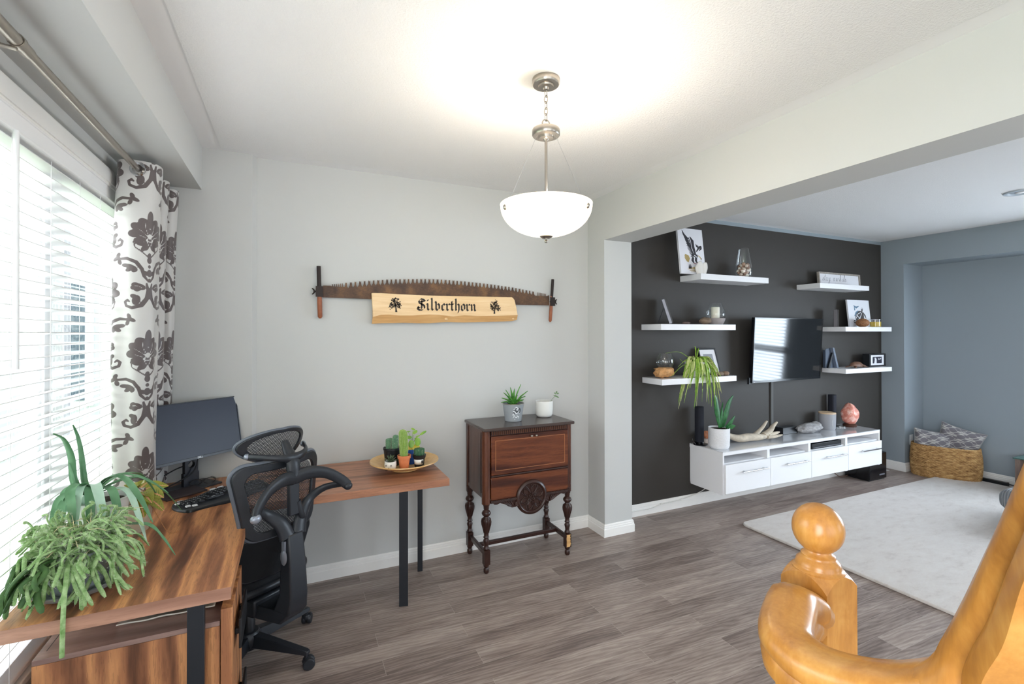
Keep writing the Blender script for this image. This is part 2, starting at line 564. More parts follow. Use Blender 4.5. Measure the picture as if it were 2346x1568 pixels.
def rr(w, h, r, n=4):                 # rounded rectangle, centred
    out = []
    for cx, cy, a0 in ((w / 2 - r, h / 2 - r, 0), (-w / 2 + r, h / 2 - r, 90), (-w / 2 + r, -h / 2 + r, 180), (w / 2 - r, -h / 2 + r, 270)):
        for i in range(n + 1):
            a = R(a0 + 90 * i / n)
            out.append((cx + r * math.cos(a), cy + r * math.sin(a)))
    return out
def smooth_path(pts, k=6):            # Catmull-Rom
    P = [Vector(p) for p in pts]
    out = []
    for i in range(len(P) - 1):
        p0, p1, p2, p3 = P[max(i - 1, 0)], P[i], P[i + 1], P[min(i + 2, len(P) - 1)]
        for j in range(k):
            t = j / k
            out.append(0.5 * ((2 * p1) + (p2 - p0) * t + (2 * p0 - 5 * p1 + 4 * p2 - p3) * t * t + (3 * p1 - p0 - 3 * p2 + p3) * t ** 3))
    out.append(P[-1])
    return out
def lerp(a, b, t): return a + (b - a) * t

# ---------------------------------------------------------------- dining window
M['vinyl'] = mat('window_vinyl_white', (240, 241, 242), 0.4)
M['blind'] = mat('blind_slat_white', (243, 243, 243), 0.45)
mb = MB()
xg = -0.885
mb.box((xg - 0.03, WY0, WZ0), (xg + 0.03, WY0 + 0.06, WZ1)).box((xg - 0.03, WY1 - 0.06, WZ0), (xg + 0.03, WY1, WZ1))
mb.box((xg - 0.03, WY0, WZ0), (xg + 0.03, WY1, WZ0 + 0.06)).box((xg - 0.03, WY0, WZ1 - 0.06), (xg + 0.03, WY1, WZ1))
w1 = struct('window_1', mb, M['vinyl'], 'white framed dining window behind the lowered blinds', bevel=0.004)
for y in (1.62, 2.42):
    o = obj('mullion', MB().box((xg - 0.028, y - 0.03, WZ0 + 0.05), (xg + 0.028, y + 0.03, WZ1 - 0.05)), M['vinyl'], w1, bevel=0.004)
for a, b in ((WY0 + 0.06, 1.59), (1.65, 2.39), (2.45, WY1 - 0.06)):
    mb = MB()
    for s in (0, 1):
        yy = (a, a + 0.035) if s == 0 else (b - 0.035, b)
        mb.box((xg - 0.02, yy[0], WZ0 + 0.06), (xg + 0.02, yy[1], WZ1 - 0.06))
    mb.box((xg - 0.02, a + 0.035, WZ0 + 0.06), (xg + 0.02, b - 0.035, WZ0 + 0.1)).box((xg - 0.02, a + 0.035, WZ1 - 0.1), (xg + 0.02, b - 0.035, WZ1 - 0.06))
    obj('sash', mb, M['vinyl'], w1)
    obj('pane', MB().box((xg - 0.003, a + 0.03, WZ0 + 0.095), (xg + 0.003, b - 0.03, WZ1 - 0.095)), M['glass'], w1)
# casing, stool
mb = MB()
def casing(mb, y0, y1, z0, z1): mb.box((XL - 0.002, y0, z0), (XL + 0.016, y1, z1)); mb.box((XL + 0.014, y0 + 0.008, z0 + 0.008), (XL + 0.022, y1 - 0.008, z1 - 0.02))
casing(mb, WY0 - 0.07, WY1 + 0.07, WZ1, WZ1 + 0.078)
casing(mb, WY0 - 0.07, WY0, WZ0, WZ1)
casing(mb, WY1, WY1 + 0.07, 0.80, WZ1)
struct('trim_1', mb, M['trim'], 'cream casing around the dining window')
struct('trim_2', MB().box((XL - 0.11, WY0 - 0.08, WZ0 - 0.025), (XL + 0.004, WY1 + 0.05, WZ0)), M['trim'], 'white window stool below the blinds', bevel=0.004)

# blinds
bl = thing('window_blind', 'white horizontal slat blind hanging in the window behind the potted plants', 'blind', (-0.81, 1.95, 2.3))
obj('valance', MB().box((-0.84, WY0 + 0.01, 2.262), (-0.790, WY1 - 0.01, 2.337)).box((-0.791, WY0 + 0.01, 2.262), (-0.785, WY1 - 0.01, 2.272)).box((-0.791, WY0 + 0.01, 2.325), (-0.785, WY1 - 0.01, 2.337)), M['blind'], bl, bevel=0.003)
mb = MB()
nsl = 39
for i in range(nsl):
    z = 2.245 - i * 0.0437
    def sl(p, z=z):
        u = (p[0] + 0.830) / 0.025
        return (p[0], p[1], p[2] + z - 0.002 * u * u + 0.0035 * u)
    for k in range(4):
        x0 = -0.855 + k * 0.0125
        mb.box((x0, WY0 + 0.02, -0.0014), (x0 + 0.0125, WY1 - 0.02, 0.0014), fn=sl)
obj('slats', mb, M['blind'], bl, recalc=False)
obj('bottom_rail', MB().box((-0.855, WY0 + 0.02, 0.512), (-0.805, WY1 - 0.02, 0.53)), M['blind'], bl, bevel=0.004)
for y in (0.95, 1.22, 1.49, 1.76, 2.02, 2.29, 2.55, 2.78, 3.0):
    mb = MB()
    for x in (-0.856, -0.8045): mb.tube([(x, y, 2.27), (x, y, 0.52)], 0.0011, 5)
    obj('ladder_cord', mb, M['blind'], bl)
obj('tilt_wand', MB().tube([(-0.781, 1.985, 2.262), (-0.779, 1.985, 1.52)], 0.0075, 10), M['blind'], bl, smooth=60)

# curtain rod
rd = thing('curtain_rod', 'brushed metal curtain rod below the soffit over the window', 'curtain rod', (-0.668, 1.9, 2.41))
obj('pole', MB().tube([(-0.668, 0.6, 2.41), (-0.668, 1.76, 2.41)], 0.0165, 20), M['nickel'], rd, smooth=60)
obj('inner_pole', MB().tube([(-0.668, 1.755, 2.41), (-0.668, 3.31, 2.41)], 0.0135, 20).lathe([(0.0142, -0.002), (0.0142, 0.002)], (0, 0, 0), 20, fn=lambda p: (-0.668 + p[0], 2.12 + p[2], 2.41 + p[1])), M['nickel'], rd, smooth=60)
for yb in (1.70, 3.30):
    mb = MB()
    mb.tube([(-0.80, yb, 2.425), (-0.76, yb, 2.425), (-0.70, yb, 2.392), (-0.668, yb, 2.3885)], 0.006, 8)
    mb.box((-0.803, yb - 0.015, 2.39), (-0.795, yb + 0.015, 2.46))
    mb.lathe([(0.0172, -0.009), (0.0195, -0.009), (0.0195, 0.009), (0.0172, 0.009)], (0, 0, 0), 20, fn=lambda p: (-0.668 + p[0], yb + p[2], 2.41 + p[1]), caps=False)
    obj('bracket', mb, M['nickel'], rd, smooth=50)

# curtain with damask motif
M['damask'] = ink_mat('damask_satin', (200, 198, 195), (88, 77, 76), 0.55, 0.0011, sheen=0.3, weave=0.15, ink_rough=0.45)
def damask(U, V):
    """U across, V up, metres; repeat 0.40 wide, 0.57 high, half drop"""
    D = np.full(U.shape, 1.0)
    PX, PY = 0.40, 0.57
    def motif(x, y):
        x = np.abs(x)
        d = d_ell(x, y, (0, 0.115), 0.014, 0.034, 0)
        for (cx, cy, a, b, g) in ((0.024, 0.085, 0.021, 0.030, -35), (0.047, 0.065, 0.020, 0.030, -60), (0.058, 0.035, 0.019, 0.026, -95),
                                  (0.020, 0.050, 0.022, 0.020, 0), (0.030, 0.018, 0.026, 0.017, 25), (0.042, -0.004, 0.023, 0.014, 40), (0.012, -0.012, 0.012, 0.030, 10), (0.022, -0.03, 0.010, 0.018, 35)):
            d = np.minimum(d, d_ell(x, y, (cx, cy), a, b, R(g)))
        # veins and gaps cut out of the palmette
        cut = np.minimum(stroke(x, y, [(0.004, -0.02), (0.02, 0.02), (0.045, 0.03)], [0.0016] * 3), stroke(x, y, [(0.006, 0.03), (0.018, 0.06), (0.022, 0.09)], [0.0016] * 3))
        cut = np.minimum(cut, stroke(x, y, [(0.012, 0.028), (0.035, 0.05), (0.055, 0.062)], [0.0016, 0.0014, 0.001]))
        cut = np.minimum(cut, stroke(x, y, [(0.0, 0.0), (0.012, 0.004), (0.008, 0.02), (0.0, 0.026)], [0.002] * 4))
        d = np.maximum(d, -cut)
        # stem beads
        for (cy, a, b) in ((-0.062, 0.008, 0.010), (-0.088, 0.011, 0.016), (-0.118, 0.007, 0.009), (-0.150, 0.012, 0.018), (-0.182, 0.006, 0.008)):
            d = np.minimum(d, d_ell(x, y, (0, cy), a, b, 0))
        d = np.minimum(d, d_ell(x, y, (0.016, -0.150), 0.008, 0.014, R(-40)))
        d = np.minimum(d, stroke(x, y, [(0.004, -0.075), (0.03, -0.05), (0.055, -0.03), (0.062, -0.005), (0.05, 0.005)], [0.003, 0.003, 0.003, 0.003, 0.004]))
        # big upper scroll with leaf
        d = np.minimum(d, stroke(x, y, [(0.004, -0.19), (0.022, -0.165), (0.03, -0.13), (0.05, -0.10), (0.085, -0.085), (0.12, -0.088)], [0.004, 0.006, 0.007, 0.008, 0.007, 0.005]))
        for (cx, cy, a, b, g) in ((0.135, -0.088, 0.020, 0.009, -25), (0.125, -0.072, 0.009, 0.014, 30), (0.118, -0.104, 0.009, 0.013, -20),
                                  (0.070, -0.125, 0.026, 0.012, 22), (0.092, -0.118, 0.016, 0.009, 5), (0.078, -0.138, 0.014, 0.009, -20), (0.055, -0.140, 0.012, 0.009, -40)):
            d = np.minimum(d, d_ell(x, y, (cx, cy), a, b, R(g)))
        # lower C scroll with curled end
        d = np.minimum(d, stroke(x, y, [(0.012, -0.20), (0.006, -0.23), (0.010, -0.27), (0.030, -0.305), (0.062, -0.318), (0.088, -0.308), (0.093, -0.290), (0.082, -0.280), (0.074, -0.288)], [0.004, 0.007, 0.009, 0.009, 0.007, 0.006, 0.006, 0.005, 0.004]))
        for (cx, cy, a, b, g) in ((0.048, -0.280, 0.015, 0.024, 10), (0.058, -0.262, 0.013, 0.010, 20), (0.036, -0.216, 0.022, 0.014, 25), (0.052, -0.208, 0.014, 0.012, 0), (0.045, -0.228, 0.012, 0.012, 0), (0.060, -0.222, 0.010, 0.010, 0)):
            d = np.minimum(d, d_ell(x, y, (cx, cy), a, b, R(g)))
        d = np.maximum(d, -stroke(x, y, [(0.028, -0.222), (0.04, -0.214), (0.055, -0.214)], [0.0015] * 3))
        return d
    k0, k1 = int(math.floor(U.min() / PX)) - 1, int(math.ceil(U.max() / PX)) + 1
    j0, j1 = int(math.floor(V.min() / PY)) - 1, int(math.ceil(V.max() / PY)) + 1
    for h in (0, 1):
        x = (U - h * PX / 2 + PX / 2) % PX - PX / 2
        for sh in (0.0, PY):
            y = (V - h * PY / 2) % PY - sh
            D = np.minimum(D, motif(x, y))
    return D
cpl = smooth_path([(-0.765, 2.92, 0), (-0.762, 2.85, 0), (-0.735, 2.805, 0), (-0.68, 2.79, 0), (-0.62, 2.805, 0), (-0.592, 2.85, 0), (-0.600, 2.93, 0), (-0.66, 3.0, 0), (-0.72, 3.03, 0), (-0.70, 3.07, 0), (-0.64, 3.085, 0), (-0.612, 3.11, 0), (-0.62, 3.16, 0), (-0.69, 3.19, 0), (-0.74, 3.21, 0), (-0.70, 3.25, 0), (-0.62, 3.27, 0), (-0.60, 3.31, 0)], 12)
cl = [0.0]
for i in range(1, len(cpl)): cl.append(cl[-1] + (cpl[i] - cpl[i - 1]).length)
NU, NV = len(cpl) - 1, 420
CZ0, CZ1 = 0.775, 2.452
def cur(u, v):
    p = cpl[round(u * NU)]
    z = lerp(CZ0, CZ1, v)
    t = min(1.0, max(0.0, (2.42 - z) / 0.9))
    t2 = min(1.0, max(0.0, (1.5 - z) / 0.7))
    w = 0.006 * math.sin(cl[round(u * NU)] * 60 + z * 3.0) * t
    x = p.x - 0.036 * t + 0.010 * t2 + 0.012 * math.sin(z * 4.2 + 1.0) * t + w * 0.4
    x = max(x, -0.783)
    return (x, p.y + 0.01 * t + 0.07 * t2 + w, z)
ct = thing('curtain', 'white satin curtain with brown damask pattern gathered behind the monitor', 'curtain', (-0.68, 2.95, 0.775))
mb = MB().grid(cur, NU, NV)
panel = obj('panel', mb, M['damask'], ct, smooth=180, recalc=False)
UU = np.array([cl[i] for j in range(NV + 1) for i in range(NU + 1)])
VV = np.array([lerp(CZ0, CZ1, j / NV) for j in range(NV + 1) for i in range(NU + 1)])
set_attr(panel, 'ink', damask(UU + 0.145, VV - 0.36))
for (gx, gy, tilt) in ((-0.668, 2.788, 8), (-0.668, 2.995, -35), (-0.668, 3.075, 20), (-0.668, 3.19, -20)):
    def gf(p, gx=gx, gy=gy, tilt=tilt):
        a = R(tilt)
        return (gx + p[0] * math.cos(a), gy + p[2] - p[0] * math.sin(a) * 0.6, 2.41 + p[1])
    obj('grommet', MB().lathe([(0.021, -0.004), (0.030, -0.006), (0.0335, 0), (0.030, 0.006), (0.021, 0.004), (0.021, -0.004)], (0, 0, 0), 28, fn=gf, caps=False), M['chrome'], ct, smooth=60)

# ---------------------------------------------------------------- L desk
DZ = 0.765
WC = dict(dark=(98, 62, 44), mid=(164, 108, 74), light=(212, 150, 100))
M['wal_y'] = walnut('walnut_main_top', 'y', **WC)
M['wal_x'] = walnut('walnut_wing_top', 'x', dark=(104, 70, 56), mid=(150, 102, 78), light=(180, 126, 96), ox=3.1)
M['wal_z'] = walnut('walnut_pedestal', 'z', ox=5.3, **WC)
M['wal_edge'] = walnut('walnut_edge_band', 'x', dark=(146, 104, 86), mid=(170, 126, 106), light=(188, 142, 120), ox=7.0)
M['wal_flat'] = walnut('walnut_pedestal_top', 'x', dark=(128, 100, 92), mid=(150, 122, 114), light=(166, 136, 126), ox=9.0, rough=0.3)
dk = thing('corner_desk', 'L shaped walnut desk with black metal legs under window and along wall', 'desk', (0, 2.9, 0))
obj('desktop', MB().box((-0.798, 1.8885, DZ - 0.042), (-0.19, 3.346, DZ)), M['wal_y'], dk, bevel=0.0015)
obj('edge_band', MB().box((-0.798, 1.887, DZ - 0.042), (-0.19, 1.889, DZ - 0.0005)), M['wal_edge'], dk)
obj('side_top', MB().box((-0.189, 2.742, DZ - 0.042), (0.850, 3.385, DZ)), M['wal_x'], dk, bevel=0.0015)
def legbox(name, x, y, w, d, rot, par, z1=DZ - 0.043):
    a = R(rot)
    def f(p): return (x + p[0] * math.cos(a) - p[1] * math.sin(a), y + p[0] * math.sin(a) + p[1] * math.cos(a), p[2])
    return obj(name, MB().box((-w / 2, -d / 2, 0), (w / 2, d / 2, z1), fn=f), M['black_metal'], par, bevel=0.002)
legbox('leg', -0.299, 1.945, 0.050, 0.025, 0, dk)
legbox('leg', 0.606, 2.878, 0.052, 0.025, -14, dk)
legbox('leg', 0.797, 3.250, 0.034, 0.025, -14, dk)
legbox('leg', -0.70, 3.28, 0.050, 0.025, 0, dk)
obj('top_rail', MB().tube([(0.606, 2.878, DZ - 0.055), (0.797, 3.25, DZ - 0.055)], 0.012, 4), M['black_metal'], dk)

# pedestal
pd = thing('file_pedestal', 'walnut drawer pedestal on the floor under the desk end', 'drawer cabinet', (-0.48, 2.2, 0))
PX0, PX1, PY0, PY1, PZ = -0.744, -0.236, 1.998, 2.345, 0.600
mb = MB()
mb.box((PX0, PY0, 0.02), (PX1, PY0 + 0.018, PZ - 0.018)).box((PX0, PY1 - 0.018, 0.02), (PX1, PY1, PZ - 0.018)).box((PX0 + 0.001, PY0 + 0.018, 0.02), (PX0 + 0.02, PY1 - 0.018, PZ - 0.018)).box((PX0 + 0.02, PY0 + 0.018, 0.02), (PX1 - 0.02, PY1 - 0.018, 0.04))
obj('carcass', mb, M['wal_z'], pd)
obj('top_panel', MB().box((PX0, PY0, PZ - 0.0175), (PX1, PY1, PZ)), M['wal_flat'], pd, bevel=0.001)
obj('groove', MB().box((PX0 + 0.019, PY0 + 0.045, PZ - 0.001), (PX0 + 0.021, PY1 - 0.02, PZ + 0.0004)), M['black'], pd)
for (z0, z1) in ((0.035, 0.318), (0.322, 0.640)):
    dr = obj('drawer', MB().box((PX1 + 0.003, PY0 - 0.002, z0), (PX1 + 0.040, PY1, z1)).box((PX1 - 0.02, PY0 + 0.03, z0 + 0.01), (PX1 + 0.003, PY1 - 0.03, min(z1 - 0.05, PZ - 0.03))), M['wal_z'], pd, bevel=0.0015)
    zz = z1 - 0.13
    INV[dr.name] = Matrix()
    obj('handle', MB().box((PX1 + 0.055, PY0 + 0.05, zz - 0.055), (PX1 + 0.064, PY0 + 0.28, zz + 0.055)).box((PX1 + 0.04, PY0 + 0.07, zz - 0.01), (PX1 + 0.056, PY0 + 0.09, zz + 0.01)).box((PX1 + 0.04, PY0 + 0.24, zz - 0.01), (PX1 + 0.056, PY0 + 0.26, zz + 0.01)), M['black'], dr, bevel=0.002)

tr = tag(obj('serving_tray', MB().grid(lambda u, v: (lerp(-0.555, -0.262, u), lerp(2.082, 2.33, v), PZ + 0.002 + 0.016 * max(0, 1 - 9 * min(u, 1 - u, v, 1 - v)) + 0.0015 * math.sin(u * 17)), 40, 30), mat('tray_ivory', (232, 228, 216), 0.4), solid=0.004, smooth=60), 'ivory tray lying on top of the walnut pedestal', 'tray')
mb = MB()
mb.prism(rr(0.27, 0.20, 0.02), lambda u, v, d: (u - 0.375, v + 2.212, PZ + 0.012 + d), 0, 0.048)
pr_ = thing('network_box', 'flat black electronic box lying in the ivory tray under the desktop', 'electronic device', (-0.4, 2.22, PZ + 0.01))
obj('housing', mb, M['black'], pr_, bevel=0.008)
obj('button', MB().lathe([(0.0001, 0.049), (0.012, 0.049), (0.012, 0.046)], (-0.44, 2.145, PZ + 0.012), 16), M['chrome'], pr_, smooth=50)
obj('cable', MB().tube(smooth_path([(-0.27, 2.30, PZ + 0.04), (-0.25, 2.25, PZ + 0.055), (-0.262, 2.16, PZ + 0.05), (-0.245, 2.12, PZ + 0.075), (-0.25, 2.1, PZ + 0.1)], 6), 0.004, 8), M['black'], pr_, smooth=60)

# ---------------------------------------------------------------- monitor (local frame: screen faces -y)
mc = Vector((-0.49, 3.178, 1.09))
yaw, lean = 0.70, 0.19
nb = Vector((-math.sin(yaw), math.cos(yaw), 0))
bp = Vector((mc.x, mc.y, 0)) + nb * 0.055
mn = thing('computer_monitor', 'black widescreen monitor tilted back on the desk beside the curtain', 'monitor', (bp.x, bp.y, DZ), yaw)
M['screen'] = mat('monitor_matte_screen', (30, 36, 54), 0.35, spec=0.4)
M['bezel'] = mat('monitor_bezel', (34, 36, 44), 0.35)
def scr(p):
    y, z = p[1], p[2]
    c, s = math.cos(lean), math.sin(lean)
    return (p[0], -0.055 + y * c + z * s, (1.09 - DZ) - y * s + z * c)
obj('housing', MB().box((-0.25, 0.0, -0.158), (0.25, 0.022, 0.158), fn=scr).box((-0.12, 0.02, -0.10), (0.12, 0.045, 0.09), fn=scr), M['bezel'], mn, local=True, bevel=0.003)
obj('bezel', MB().box((-0.2525, -0.006, -0.161), (-0.2465, 0.024, 0.161), fn=scr).box((0.2465, -0.006, -0.161), (0.2525, 0.024, 0.161), fn=scr).box((-0.2465, -0.006, 0.155), (0.2465, 0.024, 0.161), fn=scr).box((-0.2465, -0.006, -0.161), (0.2465, 0.024, -0.146), fn=scr), M['bezel'], mn, local=True, bevel=0.001)
obj('screen', MB().box((-0.2465, -0.003, -0.146), (0.2465, 0.001, 0.155), fn=scr), M['screen'], mn, local=True)
obj('silver_edge', MB().box((-0.2555, -0.004, -0.161), (-0.2522, 0.022, 0.161), fn=scr), mat('monitor_silver', (150, 154, 160), 0.3, metal=0.6), mn, local=True)
mm = Matrix.Translation(Vector(scr((0.0, -0.0066, -0.1535)))) @ Matrix.Rotation(R(90) - lean * 1.0, 4, 'X')
text('brand_lettering', 'DELL', 0.013, mat('logo_silver', (210, 213, 218), 0.3), mm, mn, bold=0.0004, local=True)
# stand with a round cable hole: ring-shaped plate
hz = 0.125
mb = MB()
st = rr(0.085, 0.0, 0.0001, 1)
def stand_outline():
    o = [(-0.042, 0.0), (0.042, 0.0), (0.036, 0.10), (0.034, 0.20), (-0.034, 0.20), (-0.036, 0.10)]
    return o
n = 28
inner = [(0.019 * math.cos(2 * PI * i / n), hz + 0.019 * math.sin(2 * PI * i / n)) for i in range(n)]
outer = []
for i in range(n):
    a = 2 * PI * i / n
    cx, cz = math.cos(a), math.sin(a)
    k = 1 / max(abs(cx) / 0.036, abs(cz) / 0.045)
    outer.append((cx * k, hz + cz * k))
vs = [(x, -0.012, z) for x, z in inner] + [(x, -0.012, z) for x, z in outer] + [(x, 0.012, z) for x, z in inner] + [(x, 0.012, z) for x, z in outer]
fs = []
for i in range(n):
    j = (i + 1) % n
    fs += [(i, j, n + j, n + i), (2 * n + i, 3 * n + i, 3 * n + j, 2 * n + j), (i, 2 * n + i, 2 * n + j, j), (n + i, n + j, 3 * n + j, 3 * n + i)]
mb.add(vs, fs)
mb.box((-0.042, -0.012, 0.0), (0.042, 0.012, hz - 0.045)).box((-0.036, -0.012, hz + 0.045), (0.036, 0.012, 0.36))
obj('stand_neck', mb, M['bezel'], mn, local=True, smooth=40)
obj('stand_base', MB().prism(rr(0.24, 0.17, 0.01), lambda u, v, d: (u, v - 0.02, d), 0.0, 0.008), M['bezel'], mn, local=True, bevel=0.002)
for k, pts in enumerate(([(0.02, 0.01, 0.17), (0.0, 0.02, hz), (-0.06, 0.05, 0.10), (-0.16, 0.10, 0.04), (-0.25, 0.10, 0.006)], [(0.03, -0.02, 0.185), (0.02, -0.035, 0.15), (0.0, -0.03, 0.09), (-0.06, -0.01, 0.05), (-0.16, 0.03, 0.012), (-0.24, 0.06, 0.006)])):
    obj('cable', MB().tube(smooth_path(pts, 8), 0.0035, 7), M['black'], mn, local=True, smooth=60)

# notebook / mouse pad
pad = obj('notebook', MB().box((-0.10, -0.07, 0), (0.10, 0.07, 0.010)), mat('notebook_cover', (58, 50, 54), 0.7, bump=0.2, bscale=300), bevel=0.002)
pad.location = (-0.545, 3.085, DZ + 0.0005); pad.rotation_euler = (0, 0, 0.62)
tag(pad, 'thin dark notebook lying on the desk between monitor stand and keyboard', 'notebook')

# glasses
gl = thing('eyeglasses', 'dark framed eyeglasses lying behind the keyboard', 'glasses', (-0.465, 3.215, DZ), 0.30)
def lens_o(cx, s=1.0): return [(cx + 0.027 * s * math.cos(a) * (1 + 0.10 * math.cos(2 * a)), 0, 0.022 + 0.016 * s * math.sin(a)) for a in [2 * PI * i / 24 for i in range(25)]]
M['frame_dark'] = mat('spectacle_frame', (38, 30, 28), 0.3)
obj('frame', MB().tube(lens_o(-0.033), 0.0018, 6, caps=False).tube(lens_o(0.033), 0.0018, 6, caps=False).tube([(-0.008, 0, 0.026), (0, 0, 0.031), (0.008, 0, 0.026)], 0.002, 6), M['frame_dark'], gl, local=True, smooth=60)
for s in (-1, 1):
    obj('lens', MB().add([(p[0], 0.0, p[2]) for p in lens_o(0.033 * s, 0.97)[:-1]] + [(p[0], 0.0012, p[2]) for p in lens_o(0.033 * s, 0.97)[:-1]], [tuple(range(24)), tuple(range(47, 23, -1))]), M['glass'], gl, local=True)
    obj('temple', MB().tube([(0.061 * s, 0, 0.028), (0.064 * s, 0.01, 0.028), (0.064 * s, 0.09, 0.018), (0.060 * s, 0.135, 0.003)], 0.0022, 6), M['frame_dark'], gl, local=True, smooth=60)

# ---------------------------------------------------------------- keyboard
ka = R(37.5)
kb = thing('keyboard', 'black wavy ergonomic keyboard on the desk in front of the monitor', 'keyboard', (-0.335, 2.945, DZ), ka)
M['key'] = mat('keycap_black', (34, 36, 40), 0.4)
M['legend'] = mat('key_legend_white', (214, 218, 224), 0.5)
M['kb_body'] = mat('keyboard_body', (30, 33, 38), 0.28)
KW = 0.235
def kprof(x):   # front and back edge of the body at x
    t = x / KW
    fr = -0.118 + 0.030 * t * t - 0.014 * math.cos(t * 5.0) * (1 - abs(t) * 0.4)
    bk = 0.088 - 0.022 * t * t
    e = max(0.0, abs(t) - 0.86) / 0.14
    m = (fr + bk) / 2
    s = math.sqrt(max(0.0, 1 - e * e * 0.93))
    return m + (fr - m) * s, m + (bk - m) * s
def kz(x, v):
    return 0.014 + 0.012 * (1 - abs(x / KW)) + 0.010 * math.sin(v * PI) + 0.006 * math.cos(x / KW * 6.0) * v
def kgrid(top):
    def f(u, v):
        x = lerp(-KW, KW, u)
        a, b = kprof(x)
        z = kz(x, v)
        e = min(u, 1 - u, v, 1 - v)
        z = z * (0.35 + 0.65 * min(1, e / 0.06) ** 0.5) if top else 0.0
        return (x, lerp(a, b, v), z)
    return f
mb = MB().grid(kgrid(True), 48, 20)
n0 = len(mb.v)
mb.grid(kgrid(False), 48, 20)
def idx(i, j, b): return b + j * 49 + i
bd = [(i, 0) for i in range(49)] + [(48, j) for j in range(1, 21)] + [(i, 20) for i in range(47, -1, -1)] + [(0, j) for j in range(19, 0, -1)]
for q in range(len(bd)):
    a, b = bd[q], bd[(q + 1) % len(bd)]
    mb.f.append((idx(*a, 0), idx(*b, 0), idx(*b, n0), idx(*a, n0))); mb.m.append(0)
obj('body', mb, M['kb_body'], kb, local=True, smooth=50)
def kpoint(x, v):
    a, b = kprof(x)
    return Vector((x, lerp(a, b, v), kz(x, v)))
keyme = {}
def key(x, v, w, h, mt='key', name='key', zz=0.006):
    p = kpoint(x, v)
    kk = (round(w, 4), round(h, 4), mt)
    if kk not in keyme:
        o = obj(name, MB().add([(-w / 2, -h / 2, 0), (w / 2, -h / 2, 0), (w / 2, h / 2, 0), (-w / 2, h / 2, 0), (-w * .4, -h * .38, zz), (w * .4, -h * .38, zz), (w * .4, h * .4, zz), (-w * .4, h * .4, zz),
                 (-w * .22, -h * .02, zz + .0003), (-w * .02, -h * .02, zz + .0003), (-w * .02, h * .26, zz + .0003), (-w * .22, h * .26, zz + .0003)],
                 [(0, 3, 2, 1), (4, 5, 6, 7), (0, 1, 5, 4), (1, 2, 6, 5), (2, 3, 7, 6), (3, 0, 4, 7)]), [M[mt], M['legend']], kb, local=True)
        if mt == 'key':
            me = o.data
            import bmesh
            bm = bmesh.new(); bm.from_mesh(me); bm.verts.ensure_lookup_table()
            f = bm.faces.new([bm.verts[i] for i in (8, 9, 10, 11)]); f.material_index = 1
            bm.to_mesh(me); bm.free()
        keyme[kk] = o
    else:
        o = keyme[kk].copy(); COL.objects.link(o)
    o.location = p + Vector((0, 0, 0.0005))
    o.rotation_euler = (0.05, -0.05 * x / KW, 0)
rows = [(0.40, 0), (0.50, 1), (0.60, 2), (0.70, 3)]
for v, k in rows:
    x = -0.205
    while x < 0.075:
        if not (-0.075 < x < -0.06 and k < 3): key(x, v + 0.012 * math.cos(x * 25), 0.0165, 0.0165)
        x += 0.0188
    for q in range(3):
        if k != 1: key(0.105 + q * 0.0185, v, 0.0165, 0.0165)
        key(0.168 + q * 0.0185, v, 0.0165, 0.0165)
for x, w in ((-0.195, 0.024), (-0.165, 0.02), (-0.135, 0.024), (-0.07, 0.09), (0.0, 0.024), (0.035, 0.024), (0.065, 0.02)):
    key(x, 0.30 + 0.012 * math.cos(x * 25), w, 0.018)
M['key_light'] = mat('keycap_light', (214, 216, 220), 0.4)
for (x, v, w, h) in ((-0.218, 0.60, 0.028, 0.012), (-0.19, 0.79, 0.028, 0.011), (-0.02, 0.86, 0.030, 0.010), (0.02, 0.86, 0.030, 0.010), (-0.205, 0.20, 0.022, 0.014), (-0.18, 0.13, 0.022, 0.014)):
    key(x, v, w, h, 'key_light')

# ---------------------------------------------------------------- office chair (local: +y is the way it faces, +x the sitter's right)
ch = thing('office_chair', 'black mesh high back office chair with headrest and coat hanger at the desk corner', 'office chair', (-0.2, 2.735, 0), math.atan2(-0.6, 0.8) * -1 if False else math.atan2(0.6, 0.8))
# rotation: local x -> (0.8, 0.6), local y -> (-0.6, 0.8)
M['pl_grey'] = mat('chair_nylon_black', (36, 39, 45), 0.38, bump=0.08, bscale=700, bdist=0.001)
M['pl_silver'] = mat('chair_silver_plastic', (150, 156, 168), 0.32, metal=0.5)
M['pl_edge'] = mat('chair_grey_edge', (96, 102, 112), 0.35)
M['seat_fab'] = mat('chair_black_fabric', (24, 26, 30), 0.85, bump=0.3, bscale=500, bdist=0.002)
def mesh_mat(name, col, sc=(1, 1, 1)):
    m = bpy.data.materials.new(name)
    m.use_nodes = True
    t = NT(m)
    t.b.inputs['Base Color'].default_value = lin(col)
    t.b.inputs['Roughness'].default_value = 0.6
    br = t.new('TexBrick', offset=0.5)
    t.ln(t.co(sc, kind='UV'), br.inputs['Vector'])
    br.inputs['Scale'].default_value = 1.0
    br.inputs['Brick Width'].default_value = 0.011
    br.inputs['Row Height'].default_value = 0.0065
    br.inputs['Mortar Size'].default_value = 0.0016
    br.inputs['Mortar Smooth'].default_value = 0.2
    t.ln(t.math('ADD', t.math('MULTIPLY', br.outputs['Fac'], 0.75), 0.25), t.b.inputs['Alpha'])
    return m
M['mesh'] = mesh_mat('chair_mesh_fabric', (44, 47, 53))
def add_uv(o, uvs):
    l = o.data.uv_layers.new(name='UVMap')
    co = np.array(uvs, dtype=np.float32)
    vi = np.zeros(len(o.data.loops), dtype=np.int32)
    o.data.loops.foreach_get('vertex_index', vi)
    l.data.foreach_set('uv', co[vi].ravel())
def L(name, mb, m, par=ch, **k): return obj(name, mb, m, par, local=True, **k)
